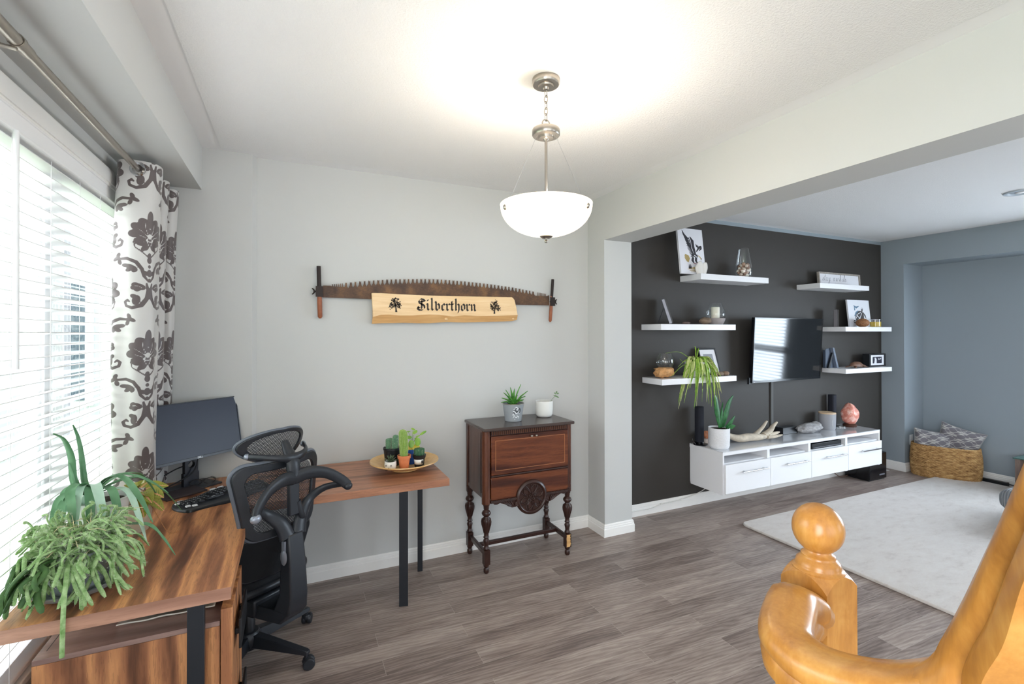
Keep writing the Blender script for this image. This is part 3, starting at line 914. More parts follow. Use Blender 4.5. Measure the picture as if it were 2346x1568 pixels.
# star base
for a in (-74.5, -2.5, 69.5, 141.5, 213.5):
    q = R(a)
    c, s = math.cos(q), math.sin(q)
    def lf(p, c=c, s=s): return (p[0] * c - p[1] * s, p[0] * s + p[1] * c, p[2])
    mb = MB()
    vs = []
    for (x, w, z0, z1) in ((0.03, 0.030, 0.075, 0.135), (0.16, 0.024, 0.075, 0.118), (0.33, 0.018, 0.073, 0.095), (0.345, 0.014, 0.074, 0.090)):
        vs += [lf((x, -w, z0)), lf((x, w, z0)), lf((x, w * 0.75, z1)), lf((x, -w * 0.75, z1))]
    fs = [(0, 3, 2, 1), (12, 13, 14, 15)]
    for i in range(3):
        b = i * 4
        fs += [(b + j, b + (j + 1) % 4, b + 4 + (j + 1) % 4, b + 4 + j) for j in range(4)]
    mb.add(vs, fs)
    leg = L('base_leg', mb, M['pl_grey'], bevel=0.003)
    tr2 = q + R(38 if a < 0 else -30)
    cc, ss = math.cos(tr2), math.sin(tr2)
    mb = MB()
    px, py = 0.33 * c, 0.33 * s
    mb.tube([(px, py, 0.085), (px, py, 0.045)], 0.009, 10)
    for sd in (-1, 1):
        mb.lathe([(0.0001, -0.011), (0.024, -0.011), (0.0285, -0.006), (0.0285, 0.006), (0.026, 0.010), (0.0001, 0.011)], (0, 0, 0), 20, fn=lambda p, sd=sd: (px + 0.012 * cc + (p[0]) * cc - (p[2] + sd * 0.0135) * ss, py + 0.012 * ss + (p[0]) * ss + (p[2] + sd * 0.0135) * cc, 0.0287 + p[1]))
    mb.lathe([(0.020, 0.018), (0.023, 0.03), (0.018, 0.042), (0.0001, 0.046)], (px + 0.004 * cc, py + 0.004 * ss, 0.012), 14)
    obj('caster', mb, M['pl_grey'], leg, local=True, smooth=45)
L('hub_cover', MB().lathe([(0.0001, 0.055), (0.045, 0.06), (0.056, 0.085), (0.058, 0.125), (0.046, 0.142), (0.0001, 0.145)], n=28), M['pl_grey'], smooth=40)
L('gas_cylinder', MB().lathe([(0.031, 0.14), (0.031, 0.245), (0.027, 0.25), (0.0001, 0.25)], n=24), M['black'], smooth=40)
L('piston', MB().lathe([(0.0145, 0.245), (0.0145, 0.30), (0.0001, 0.30)], n=16), M['chrome'], smooth=40)
L('tilt_mechanism', MB().prism([(-0.085, -0.17), (0.085, -0.17), (0.095, 0.02), (0.06, 0.10), (-0.06, 0.10), (-0.095, 0.02)], lambda u, v, d: (u, v, d), 0.285, 0.37), M['pl_grey'], bevel=0.012)
L('tilt_lever', MB().tube([(0.05, 0.02, 0.33), (0.20, 0.02, 0.325), (0.25, 0.02, 0.315)], 0.006, 8).box((0.235, 0.0, 0.308), (0.29, 0.035, 0.318)), M['pl_grey'], smooth=50)
# seat
def seat(u, v):
    x = (u - 0.5) * 2; y = (v - 0.5) * 2
    k = (abs(x) ** 4 + abs(y) ** 4) ** 0.25
    mx = max(abs(x), abs(y), 1e-6)
    s = mx / max(k, 1e-6)
    X = x * s * 0.245; Y = 0.06 + y * s * 0.245
    z = 0.435 + 0.018 * x * x - 0.02 * max(0, y) ** 2 + 0.012 * max(0, -y) ** 2
    return (X, Y, z)
L('seat', MB().grid(seat, 24, 24), M['seat_fab'], smooth=180, solid=0.05, recalc=False)
L('seat_frame', MB().tube([seat(u, v) for u, v in [(i / 12, 0) for i in range(12)] + [(1, i / 12) for i in range(12)] + [(1 - i / 12, 1) for i in range(12)] + [(0, 1 - i / 12) for i in range(13)]], 0.020, 8, caps=False).fx(lambda p: (p[0], p[1], p[2] - 0.032)), M['pl_grey'], smooth=60)
# backrest shell: position on the curved back surface
def bk(x, z):          # y of the back surface, sides wrap forward
    return -0.285 + 1.35 * x * x + 0.10 * (z - 0.7) * (z - 0.7) - 0.04 * (z - 0.7)
def ring(cx, z0, z1, w0, w1, r, n=8):
    out = []
    for (sx, sz, a0) in ((1, 1, 0), (-1, 1, 90), (-1, -1, 180), (1, -1, 270)):
        w = w1 if sz > 0 else w0
        zc = (z1 - r) if sz > 0 else (z0 + r)
        for i in range(n + 1):
            a = R(a0 + 90 * i / n)
            out.append((cx + sx * (w - r) + r * math.cos(a), zc + r * math.sin(a)))
    # densify
    res = []
    for i in range(len(out)):
        a, b = out[i], out[(i + 1) % len(out)]
        k = max(1, int(math.hypot(b[0] - a[0], b[1] - a[1]) / 0.03))
        for j in range(k): res.append((lerp(a[0], b[0], j / k), lerp(a[1], b[1], j / k)))
    return res
def ringtube(name, rg, yf, rad, m, flat=1.0, off=0.0):
    pts = [(x, yf(x, z) + off, z) for x, z in rg]
    pts.append(pts[0]); pts.append(pts[1])
    return L(name, MB().tube(pts, rad, 10, caps=False, flat=flat), m, smooth=70)
rg = ring(0, 0.690, 1.035, 0.185, 0.225, 0.06)
def shell(rgo, scale_in, yf, zc, off=0.0, th=0.012):   # flat band following the outline, between outline and a scaled one
    n = len(rgo)
    vs, fs = [], []
    for k, sc in enumerate((1.0, scale_in)):
        for (x, z) in rgo:
            X, Z = x * sc, zc + (z - zc) * sc
            vs.append((X, yf(X, Z) + off - th / 2, Z))
            vs.append((X, yf(X, Z) + off + th / 2, Z))
    for i in range(n):
        j = (i + 1) % n
        a, b, c, d = 2 * i, 2 * j, 2 * n + 2 * j, 2 * n + 2 * i
        fs += [(a, b, c, d), (a + 1, d + 1, c + 1, b + 1), (a, a + 1, b + 1, b), (d, c, c + 1, d + 1)]
    return MB().add(vs, fs)
bf = L('back_frame', shell(rg, 0.80, bk, 0.86, 0.0, 0.02), M['pl_grey'], bevel=0.004)
ringtube('back_edge', rg, bk, 0.011, M['pl_edge'], off=0.012)
def meshpanel(name, w, z0, z1, yf, off, power=3.5, nu=20, nv=20):
    vs, uv, fs = [], [], []
    for j in range(nv + 1):
        for i in range(nu + 1):
            x = (i / nu - 0.5) * 2; y = (j / nv - 0.5) * 2
            k = (abs(x) ** power + abs(y) ** power) ** (1 / power)
            s = max(abs(x), abs(y)) / max(k, 1e-6)
            X = x * s * w; Z = (z0 + z1) / 2 + y * s * (z1 - z0) / 2
            vs.append((X, yf(X, Z) + off, Z)); uv.append((X, Z))
    for j in range(nv):
        for i in range(nu):
            a = j * (nu + 1) + i
            fs.append((a, a + 1, a + nu + 2, a + nu + 1))
    o = L(name, MB().add(vs, fs), M['mesh'], smooth=180, recalc=False)
    add_uv(o, uv)
    return o
meshpanel('back_mesh', 0.185, 0.715, 1.015, bk, 0.008)
# lumbar pad under the back
rg2 = ring(0, 0.485, 0.685, 0.17, 0.20, 0.05)
bl2 = lambda x, z: -0.255 + 1.5 * x * x + 0.25 * (0.69 - z)
L('lumbar_pad', shell(rg2, 0.02, bl2, 0.585, 0.0, 0.03), M['seat_fab'], smooth=50)
ringtube('lumbar_edge', rg2, bl2, 0.013, M['pl_grey'])
# spine
vs = []
for (y0, y1, z, w) in ((-0.16, 0.0, 0.285, 0.075), (-0.33, -0.20, 0.295, 0.062), (-0.375, -0.27, 0.345, 0.052), (-0.385, -0.30, 0.42, 0.047), (-0.375, -0.305, 0.58, 0.043), (-0.36, -0.305, 0.70, 0.040)):
    vs += [(-w, y0, z), (w, y0, z), (w, y1, z + (0.05 if z < 0.3 else 0)), (-w, y1, z + (0.05 if z < 0.3 else 0))]
fs = [(0, 3, 2, 1), (20, 21, 22, 23)]
for i in range(5):
    b = i * 4
    fs += [(b + j, b + (j + 1) % 4, b + 4 + (j + 1) % 4, b + 4 + j) for j in range(4)]
L('spine', MB().add(vs, fs), M['pl_grey'], bevel=0.008)
L('tension_clip', MB().lathe([(0.0001, 0.0), (0.026, 0.0), (0.028, 0.004), (0.020, 0.009), (0.0001, 0.010)], n=24, fn=lambda p: (-0.046 - p[2], -0.338 + p[0] * 0.8, 0.60 + p[1] * 1.3)).box((-0.052, -0.348, 0.62), (-0.044, -0.328, 0.675)), M['pl_silver'], smooth=40)
# coat hanger and its struts
def bar(pts, w, t, k=8):
    P = smooth_path(pts, k)
    ws = w if isinstance(w, list) else [w] * len(pts)
    rr_ = []
    for i in range(len(P)):
        q = i / k
        a = min(int(q), len(ws) - 1); b = min(a + 1, len(ws) - 1)
        rr_.append(lerp(ws[a], ws[b], q - int(q)))
    return MB().tube(P, rr_, 12, flat=t, ref=(0, 1, 0))
for s in (-1, 1):
    L('hanger_arm', bar([(0.0, -0.345, 0.955), (s * 0.07, -0.365, 0.965), (s * 0.15, -0.385, 0.945), (s * 0.215, -0.41, 0.900), (s * 0.245, -0.43, 0.865)], [0.034, 0.031, 0.027, 0.026, 0.024], 0.5), M['pl_grey'], smooth=60)
    L('hanger_tip', MB().ball((s * 0.246, -0.432, 0.861), (0.024, 0.016, 0.020), 14, 8), M['pl_silver'] if s < 0 else M['pl_grey'], smooth=60)
    L('back_strut', bar([(s * 0.03, -0.338, 0.690), (s * 0.055, -0.325, 0.755), (s * 0.115, -0.305, 0.815), (s * 0.185, -0.33, 0.855), (s * 0.235, -0.41, 0.872)], [0.040, 0.034, 0.023, 0.018, 0.015], 0.5), M['pl_grey'], smooth=60)
L('center_post', MB().box((-0.026, -0.352, 0.78), (0.026, -0.325, 0.985)), M['pl_grey'], bevel=0.006)
L('lower_yoke', bar([(0.075, -0.325, 0.735), (0.04, -0.345, 0.775), (0.022, -0.345, 0.84)], 0.016, 0.6), M['pl_grey'], smooth=60)
# headrest
L('headrest_post', bar([(0, -0.342, 0.965), (0, -0.335, 1.03), (0.0, -0.300, 1.08), (0.0, -0.275, 1.12)], [0.036, 0.034, 0.026, 0.018], 0.6), M['pl_grey'], smooth=60)
hy = lambda x, z: -0.245 + 2.4 * x * x - 0.25 * (z - 1.09)
rgh = [(0.165 * math.cos(a) * (1 + 0.06 * math.cos(2 * a)), 1.095 + 0.078 * math.sin(a) + 0.012 * abs(math.cos(a))) for a in [2 * PI * i / 48 for i in range(48)]]
L('headrest_frame', shell(rgh, 0.80, hy, 1.095, 0.0, 0.014), M['pl_grey'], bevel=0.003)
ringtube('headrest_edge', rgh, hy, 0.008, M['pl_edge'], off=0.010)
meshpanel('headrest_mesh', 0.142, 1.03, 1.165, hy, 0.006, 2.4, 18, 12)
for s in (-1, 1):
    L('headrest_arm', bar([(0.0, -0.335, 1.045), (s * 0.05, -0.335, 1.055), (s * 0.10, -0.300, 1.065), (s * 0.145, -0.225, 1.070)], [0.024, 0.017, 0.014, 0.014], 0.6), M['pl_grey'], smooth=60)
    L('headrest_cap', MB().ball((s * 0.148, -0.218, 1.070), (0.014, 0.014, 0.015), 14, 8), M['pl_silver'], smooth=60)

# ---------------------------------------------------------------- plants
def leaf_mat(name, c1, c2, rough=0.45, sc=14, sss=0.0, stripe=None):
    m = bpy.data.materials.new(name)
    m.use_nodes = True
    t = NT(m)
    n = t.noise(t.co(), sc, 3.0, 0.6)
    c = t.ramp(n, [(0.3, c1), (0.7, c2)])
    t.ln(c, t.b.inputs['Base Color'])
    t.b.inputs['Roughness'].default_value = rough
    if sss:
        t.b.inputs['Subsurface Weight'].default_value = sss
        t.b.inputs['Subsurface Radius'].default_value = (0.01, 0.01, 0.005)
    return m
M['rat'] = leaf_mat('rattail_stems', (96, 138, 66), (178, 204, 150), 0.7, 40)
M['rat_dark'] = leaf_mat('rattail_old_stems', (46, 78, 40), (74, 112, 52), 0.6, 30)
M['fuzz'] = mat('cactus_white_hair', (226, 232, 212), 0.9, sheen=0.5)
M['straw'] = mat('dry_stalk', (214, 200, 160), 0.8)
M['soil'] = mat('potting_soil', (52, 40, 32), 0.95, var=0.4, vscale=120, bump=0.8, bscale=150, bdist=0.01)
M['onion'] = leaf_mat('strap_leaf', (62, 112, 70), (112, 158, 118), 0.42, 9)
M['onion_pale'] = leaf_mat('strap_leaf_pale', (146, 184, 160), (190, 214, 196), 0.4, 9)
M['pot_grey'] = mat('pot_stone_grey', (150, 156, 160), 0.35, var=0.08)
M['pot_white'] = mat('ceramic_white', (232, 232, 228), 0.25)
M['pot_cream'] = mat('ceramic_cream', (208, 196, 176), 0.4, var=0.06)

def pot(name, c, prof, mtl, par, n=32, soil=None, smooth=50, sx=1.0, sy=1.0):
    o = obj(name, MB().lathe(prof, c, n, sx=sx, sy=sy), mtl, par, smooth=smooth)
    if soil: obj('soil', MB().lathe([(0.0001, soil[1] + 0.004), (soil[0] * 0.6, soil[1] + 0.002), (soil[0], soil[1]), (soil[0], soil[1] - 0.01)], c, n, sx=sx, sy=sy), M['soil'], par, smooth=60)
    return o
def strap(mb, pts, w, th=0.0012, k=6, up=(0, 0, 1), fold=0.25, mi=0):
    """leaf blade: centreline points, half widths"""
    P = smooth_path(pts, k)
    n = len(P)
    ws = []
    for i in range(n):
        q = i / k; a = min(int(q), len(w) - 1); b = min(a + 1, len(w) - 1)
        ws.append(max(0.0004, lerp(w[a], w[b], q - int(q))))
    vs = []
    for i, p in enumerate(P):
        t = (P[min(i + 1, n - 1)] - P[max(i - 1, 0)]).normalized()
        u = Vector(up)
        sd = t.cross(u)
        if sd.length < 0.05: sd = t.cross(Vector((0.7, 0.7, 0)))
        sd.normalize()
        nn = sd.cross(t).normalized()
        for s, f in ((-1, fold), (0, 0), (1, fold)):
            vs.append(p + sd * ws[i] * s + nn * ws[i] * f * 1.0)
        for s, f in ((1, fold), (0, 0), (-1, fold)):
            vs.append(p + sd * ws[i] * s + nn * (ws[i] * f - th - (0.3 * ws[i] * 0.15 if s == 0 else 0)))
    fs = []
    for i in range(n - 1):
        b = i * 6
        fs += [(b + j, b + (j + 1) % 6, b + 6 + (j + 1) % 6, b + 6 + j) for j in range(6)]
    fs += [(5, 4, 3, 2, 1, 0), tuple((n - 1) * 6 + j for j in range(6))]
    mb.add(vs, fs, mi)

# big trailing cactus in a grey pot with saucer
RC = Vector((-0.665, 2.09, DZ))
rt = thing('trailing_cactus', 'bushy trailing rattail cactus with fuzzy stems in a grey pot at the desk front', 'potted plant', tuple(RC))
obj('saucer', MB().lathe([(0.0001, 0.001), (0.085, 0.001), (0.108, 0.010), (0.118, 0.026), (0.113, 0.027), (0.102, 0.014), (0.0001, 0.008)], RC, 36), M['pot_grey'], rt, smooth=50)
pot('pot', RC, [(0.0001, 0.009), (0.068, 0.009), (0.078, 0.03), (0.090, 0.10), (0.096, 0.135), (0.098, 0.14), (0.088, 0.14), (0.084, 0.11), (0.0001, 0.11)], M['pot_grey'], rt, soil=(0.084, 0.12))
random.seed(5)
mbs, mbd, mbf, mbt = MB(), MB(), MB(), MB()
def rattail(mb, a, reach, rise, drop, r, tipz=None, start=0.05, wig=0.02):
    c, s = math.cos(a), math.sin(a)
    base = RC + Vector((c * start, s * start, 0.125))
    pts = [base]
    for t in (0.25, 0.5, 0.75, 1.0):
        d = start + reach * (t ** 0.85)
        z = 0.125 + rise * math.sin(min(1, t * 1.15) * PI * 0.55) - drop * t * t
        pts.append(RC + Vector((c * d + random.uniform(-1, 1) * wig, s * d + random.uniform(-1, 1) * wig, z)))
    for p in pts:
        if p.x < -0.775: p.x = -0.775 + (p.x + 0.775) * 0.05
        if p.y < 1.90: p.y = 1.90 + (1.90 - p.y) * 0.2
        if p.z < DZ + 0.012 and p.y > 1.885: p.z = DZ + 0.012
    P = smooth_path(pts, 4)
    n = len(P)
    rs = [r * (0.75 + 0.3 * (i / n)) if i < n - 1 else r * 0.5 for i in range(n)]
    rs[0] = r * 0.6
    mb.tube(P, rs, 6, flat=0.62)
    return P
for i in range(300):
    a = random.uniform(0, 2 * PI)
    elev = random.random()
    if elev < 0.55: P = rattail(mbs, a, random.uniform(0.06, 0.17), random.uniform(0.02, 0.10), random.uniform(0.06, 0.20), random.uniform(0.0045, 0.0066))
    else: P = rattail(mbs, a, random.uniform(0.02, 0.12), random.uniform(0.06, 0.14), random.uniform(0.0, 0.10), random.uniform(0.0042, 0.006))
    for k in range(1, len(P) - 1):
        for h in range(7):
            d = Vector((random.gauss(0, 1), random.gauss(0, 1), random.gauss(0, 1))).normalized() * random.uniform(0.009, 0.015)
            p = P[k].lerp(P[k + 1], random.random()); e = p + d
            w = d.orthogonal().normalized() * 0.00035
            mbf.add([p - w, p + w, e], [(0, 1, 2)])
for i in range(34):      # darker stems on the window side
    a = random.uniform(R(150), R(262))
    rattail(mbd, a, random.uniform(0.12, 0.24), random.uniform(0.0, 0.07), random.uniform(0.05, 0.15), random.uniform(0.0065, 0.009), start=0.06)
for (dx, dy, dz) in ((0.035, -0.200, -0.105), (0.06, -0.150, 0.012)):   # two stems hang over the desk edge
    p = [RC + Vector((dx * 0.2, dy * 0.25, 0.13)), RC + Vector((dx * 0.6, dy * 0.65, 0.13)), RC + Vector((dx, dy, 0.05)), RC + Vector((dx * 1.1, dy * 1.1, dz * 0.4)), RC + Vector((dx * 1.1, dy * 1.12, dz))]
    mbs.tube(smooth_path(p, 4), 0.0062, 6, flat=0.6)
for i in range(60):
    a = random.uniform(0, 2 * PI); e = random.uniform(-0.2, 0.5)
    p = RC + Vector((random.uniform(-0.1, 0.12), random.uniform(-0.1, 0.1), random.uniform(0.14, 0.22)))
    d = Vector((math.cos(a), math.sin(a), e)).normalized() * random.uniform(0.04, 0.10)
    if p.x + d.x < -0.78: d.x = -0.78 - p.x
    mbt.tube([p, p + d * 0.5 + Vector((0, 0, 0.006)), p + d], 0.0009, 4)
obj('stems', mbs, M['rat'], rt, smooth=70, recalc=False)
obj('old_stems', mbd, M['rat_dark'], rt, smooth=70, recalc=False)
obj('fuzz', mbf, M['fuzz'], rt, recalc=False)
obj('dry_stalks', mbt, M['straw'], rt, recalc=False)

# strap-leaved plant in white pot
OC = Vector((-0.685, 2.40, DZ))
on = thing('strap_leaf_plant', 'tall plant with long drooping green strap leaves in a white pot by the blinds', 'potted plant', tuple(OC))
pot('pot', OC, [(0.0001, 0.002), (0.060, 0.002), (0.075, 0.12), (0.088, 0.210), (0.092, 0.215), (0.083, 0.217), (0.078, 0.19), (0.0001, 0.19)], M['pot_white'], on, soil=(0.078, 0.198))
mb = MB(); mp = MB()
O = OC + Vector((-0.025, -0.03, 0.235))
def OP(x, z, y=0.0): return Vector((x, 2.38 + y, z))
strap(mb, [O, OP(-0.765, 1.05), OP(-0.770, 1.16, -0.02), OP(-0.772, 1.24, -0.08), OP(-0.774, 1.275, -0.15)], [0.011, 0.014, 0.012, 0.008, 0.001], up=(0.3, 1, 0), fold=0.5, th=0.004)
strap(mb, [O, OP(-0.74, 1.04, 0.02), OP(-0.757, 1.15, 0.04), OP(-0.770, 1.22, 0.05), OP(-0.778, 1.275, 0.03)], [0.010, 0.012, 0.009, 0.006, 0.001], up=(0.3, 1, 0), fold=0.5, th=0.004)
strap(mb, [O, OP(-0.75, 1.03, -0.02), OP(-0.765, 1.09, -0.02), OP(-0.773, 1.138, -0.02)], [0.006, 0.007, 0.005, 0.001], up=(0.3, 1, 0), fold=0.5, th=0.003)
for (tx, ty, tz, hx, hy_, hz, w, pale) in (
    (-0.775, 2.18, 0.86, -0.765, 2.26, 1.03, 0.014, 0), (-0.70, 2.17, 0.92, -0.73, 2.24, 1.06, 0.015, 0), (-0.60, 2.16, 0.86, -0.66, 2.26, 1.05, 0.016, 1),
    (-0.49, 2.26, 0.90, -0.60, 2.34, 1.06, 0.015, 0), (-0.44, 2.50, 0.86, -0.56, 2.44, 1.03, 0.014, 0), (-0.46, 2.36, 0.98, -0.58, 2.38, 1.06, 0.011, 0),
    (-0.775, 2.30, 0.90, -0.76, 2.33, 1.03, 0.010, 0), (-0.50, 2.22, 0.84, -0.58, 2.30, 1.02, 0.013, 1), (-0.66, 2.20, 0.85, -0.69, 2.29, 1.04, 0.016, 0), (-0.56, 2.20, 0.80, -0.62, 2.28, 1.03, 0.015, 0), (-0.72, 2.22, 0.84, -0.72, 2.29, 1.045, 0.014, 1), (-0.775, 2.24, 0.80, -0.765, 2.30, 1.04, 0.014, 0), (-0.54, 2.56, 0.92, -0.60, 2.50, 1.04, 0.013, 0), (-0.41, 2.22, 0.775, -0.50, 2.24, 0.90, 0.010, 0), (-0.74, 2.16, 0.88, -0.75, 2.24, 1.02, 0.012, 0)):
    strap(mp if pale else mb, [O, Vector(((O.x + hx) / 2, (O.y + hy_) / 2, hz + 0.006)), Vector((hx, hy_, hz)), Vector(((hx * 0.45 + tx * 0.55), (hy_ * 0.45 + ty * 0.55), (hz * 0.55 + tz * 0.45))), Vector((tx, ty, tz))], [0.011, w, w, w * 0.8, 0.0015], up=(0, 0, 1), fold=0.3, k=7)
obj('leaves', mb, M['onion'], on, smooth=70, recalc=False)
obj('pale_leaves', mp, M['onion_pale'], on, smooth=70, recalc=False)
obj('neck', MB().lathe([(0.030, -0.03), (0.026, 0.0), (0.014, 0.03), (0.0001, 0.045)], tuple(O), 16), M['onion_pale'], on, smooth=60)

# prayer plant
PCn = Vector((-0.625, 2.60, DZ))
pp = thing('prayer_plant', 'prayer plant with veined yellow green leaves in a cream pot near the curtain', 'potted plant', tuple(PCn))
pot('pot', PCn, [(0.0001, 0.001), (0.045, 0.001), (0.055, 0.06), (0.062, 0.115), (0.055, 0.117), (0.050, 0.10), (0.0001, 0.10)], M['pot_cream'], pp, soil=(0.050, 0.104))
M['pray'] = ink_mat('prayer_leaf', (150, 150, 48), (222, 150, 120), 0.4, 0.0008, ink2=(86, 104, 30))
random.seed(11)
mb = MB(); ik, ik2 = [], []
def broad(mb, base, d, ln, wd, nrm, droop=0.4):
    d = Vector(d).normalized(); nrm = Vector(nrm); nrm = (nrm - d * nrm.dot(d)).normalized(); sd = d.cross(nrm)
    nu, nv = 12, 20
    b = len(mb.v)
    for j in range(nv + 1):
        t = j / nv
        w = wd * math.sin(PI * min(1, t ** 0.8)) ** 0.75 if t < 1 else 0
        for i in range(nu + 1):
            s = (i / nu - 0.5) * 2
            p = Vector(base) + d * ln * t + sd * w * s + nrm * (0.25 * w * s * s) - Vector((0, 0, droop * ln * t * t))
            mb.v.append(tuple(p))
            X = abs(w * s); Y = ln * t
            rib = X - 0.0016
            q = (Y - X * 0.9) % 0.011
            vein = abs(q - 0.0055) - 0.0006
            ik.append(min(rib, vein if X < w * 0.9 else 1))
            ik2.append(abs(q - 0.0015) - 0.0022 if w > 0 and 0.15 * w < X < w * 0.75 else 0.01)
    for j in range(nv):
        for i in range(nu):
            a = b + j * (nu + 1) + i
            mb.f.append((a, a + 1, a + nu + 2, a + nu + 1)); mb.m.append(0)
for (dx, dy, dz, ln, wd, rx) in ((0.9, -0.55, 0.15, 0.10, 0.034, 0.2), (0.6, -0.8, 0.1, 0.10, 0.032, -0.2), (0.1, -1, 0.35, 0.09, 0.03, 0), (-0.5, -0.8, 0.3, 0.09, 0.03, 0), (-0.9, -0.2, 0.3, 0.08, 0.028, 0), (0.9, 0.3, 0.3, 0.09, 0.03, 0), (0.3, 0.8, 0.4, 0.08, 0.028, 0), (-0.4, 0.8, 0.4, 0.08, 0.028, 0), (0.4, -0.5, 0.8, 0.07, 0.024, 0), (0.95, -0.3, -0.5, 0.09, 0.028, 0), (0.5, -0.9, -0.6, 0.08, 0.024, 0)):
    d = Vector((dx, dy, dz)).normalized()
    b = PCn + Vector((dx * 0.035, dy * 0.035, 0.165 + dz * 0.03))
    broad(mb, b, d, ln, wd, (0.2, -0.5, 1), 0.35)
lv = obj('leaves', mb, M['pray'], pp, smooth=180, recalc=False)
set_attr(lv, 'ink', ik); set_attr(lv, 'ink2', ik2)
mb = MB()
for i in range(11):
    a = i * 2.4
    mb.tube([PCn + Vector((0.01 * math.cos(a), 0.01 * math.sin(a), 0.105)), PCn + Vector((0.03 * math.cos(a), 0.03 * math.sin(a), 0.17))], 0.0018, 5)
mb.tube(smooth_path([PCn + Vector((0.05, -0.02, 0.13)), PCn + Vector((0.10, -0.06, 0.05)), PCn + Vector((0.14, -0.10, 0.004)), PCn + Vector((0.18, -0.10, 0.004))], 5), 0.0013, 5)
obj('stalks', mb, mat('prayer_stalk', (182, 128, 84), 0.6), pp, recalc=False)

# ---------------------------------------------------------------- plate with little pots on the wing of the desk
plx, ply = 0.648, 3.05
M['bamboo'] = None
def bamboo():
    m = bpy.data.materials.new('coiled_bamboo')
    m.use_nodes = True
    t = NT(m)
    c = t.new('TexCoord'); mp = t.new('Mapping'); t.ln(c.outputs['Object'], mp.inputs[0]); mp.inputs['Location'].default_value = (-plx, -ply, 0)
    s = t.new('SeparateXYZ'); t.ln(mp.outputs[0], s.inputs[0])
    r = t.math('SQRT', t.math('ADD', t.math('POWER', s.outputs[0], 2.0), t.math('POWER', s.outputs[1], 2.0)))
    f = t.math('FRACT', t.math('MULTIPLY', r, 170.0))
    col = t.ramp(t.noise(t.co(), 30, 3, 0.6), [(0.3, (206, 162, 100)), (0.7, (226, 188, 128))])
    col = t.mix(t.math('MULTIPLY', t.math('LESS_THAN', f, 0.2), 0.22), col, lin((160, 112, 60)))
    t.ln(col, t.b.inputs['Base Color']); t.b.inputs['Roughness'].default_value = 0.32
    return m
M['bamboo'] = bamboo()
tag(obj('bamboo_plate', MB().lathe([(0.0001, 0.001), (0.075, 0.001), (0.085, 0.004), (0.088, 0.012), (0.15, 0.030), (0.205, 0.052), (0.214, 0.058), (0.213, 0.064), (0.200, 0.060), (0.145, 0.040), (0.09, 0.024), (0.0001, 0.022)], (plx, ply, DZ), 56), M['bamboo'], smooth=40), 'wide shallow bamboo plate holding five small pots', 'plate')
PZt = DZ + 0.0235
def cactus(mb, mf, c, r, h, ribs, lean=(0, 0), nz=16, spine=0.008, seedv=1, dense=3):
    random.seed(seedv)
    n = ribs * 6
    vs = []
    def cen(t): return Vector((c[0] + lean[0] * t * t, c[1] + lean[1] * t * t, c[2] + h * t))
    prof = []
    for j in range(nz + 1):
        t = j / nz
        rad = r * (0.82 + 0.18 * math.sin(min(1, t * 2) * PI / 2)) * (math.sqrt(max(0.0, 1 - max(0, (t - 0.82) / 0.18) ** 2)) if t > 0.82 else 1)
        prof.append(rad)
        for i in range(n):
            a = 2 * PI * i / n
            q = 1 + 0.11 * math.cos(a * ribs)
            p = cen(t)
            vs.append((p.x + rad * q * math.cos(a), p.y + rad * q * math.sin(a), p.z))
    fs = [(j * n + i, j * n + (i + 1) % n, (j + 1) * n + (i + 1) % n, (j + 1) * n + i) for j in range(nz) for i in range(n)]
    mb.add(vs, fs)
    m = int(h / 0.0065)
    for j in range(1, m):
        t = j / m
        rad = prof[min(nz, int(round(t * nz)))] * 1.11
        p = cen(t)
        for k in range(ribs):
            a = 2 * PI * k / ribs
            e = Vector((p.x + rad * math.cos(a), p.y + rad * math.sin(a), p.z))
            for q in range(dense):
                d = Vector((math.cos(a) + random.gauss(0, .9), math.sin(a) + random.gauss(0, .9), random.gauss(0.1, .8))).normalized() * spine * random.uniform(0.6, 1.1)
                w = d.orthogonal().normalized() * 0.0004
                mf.add([e - w, e + w, e + d], [(0, 1, 2)])
# black pot, columnar cacti
def at(x, y): return Vector((x, y, PZt))
M['cact_a'] = leaf_mat('column_cactus_green', (70, 116, 88), (104, 146, 108), 0.6, 60)
M['cact_b'] = leaf_mat('tall_cactus_green', (118, 152, 62), (150, 180, 88), 0.6, 60)
M['cact_c'] = leaf_mat('small_cactus_green', (36, 78, 52), (58, 104, 66), 0.6, 60)
M['spine_w'] = mat('cactus_spines', (232, 226, 206), 0.8)
t1 = thing('potted_cactus', 'cluster of ribbed white spined cacti in a black plastic pot on the plate', 'potted plant', tuple(at(0.583, 3.105)))
c = at(0.583, 3.105)
pot('pot', c, [(0.0001, 0), (0.046, 0), (0.052, 0.06), (0.056, 0.098), (0.059, 0.100), (0.059, 0.112), (0.052, 0.112), (0.050, 0.095), (0.0001, 0.095)], M['black'], t1, soil=(0.050, 0.10))
for k, (dx, dy, r, h) in enumerate(((-0.026, -0.005, 0.017, 0.075), (0.010, -0.022, 0.019, 0.078), (0.024, 0.020, 0.018, 0.088), (-0.008, 0.024, 0.016, 0.07))):
    mb, mf = MB(), MB()
    cactus(mb, mf, (c.x + dx, c.y + dy, c.z + 0.098), r, h, 11, seedv=k, spine=0.008)
    o = obj('cactus_column', mb, M['cact_a'], t1, smooth=70, recalc=False)
    INV[o.name] = Matrix()
    obj('spines', mf, M['spine_w'], o, local=True, recalc=False)
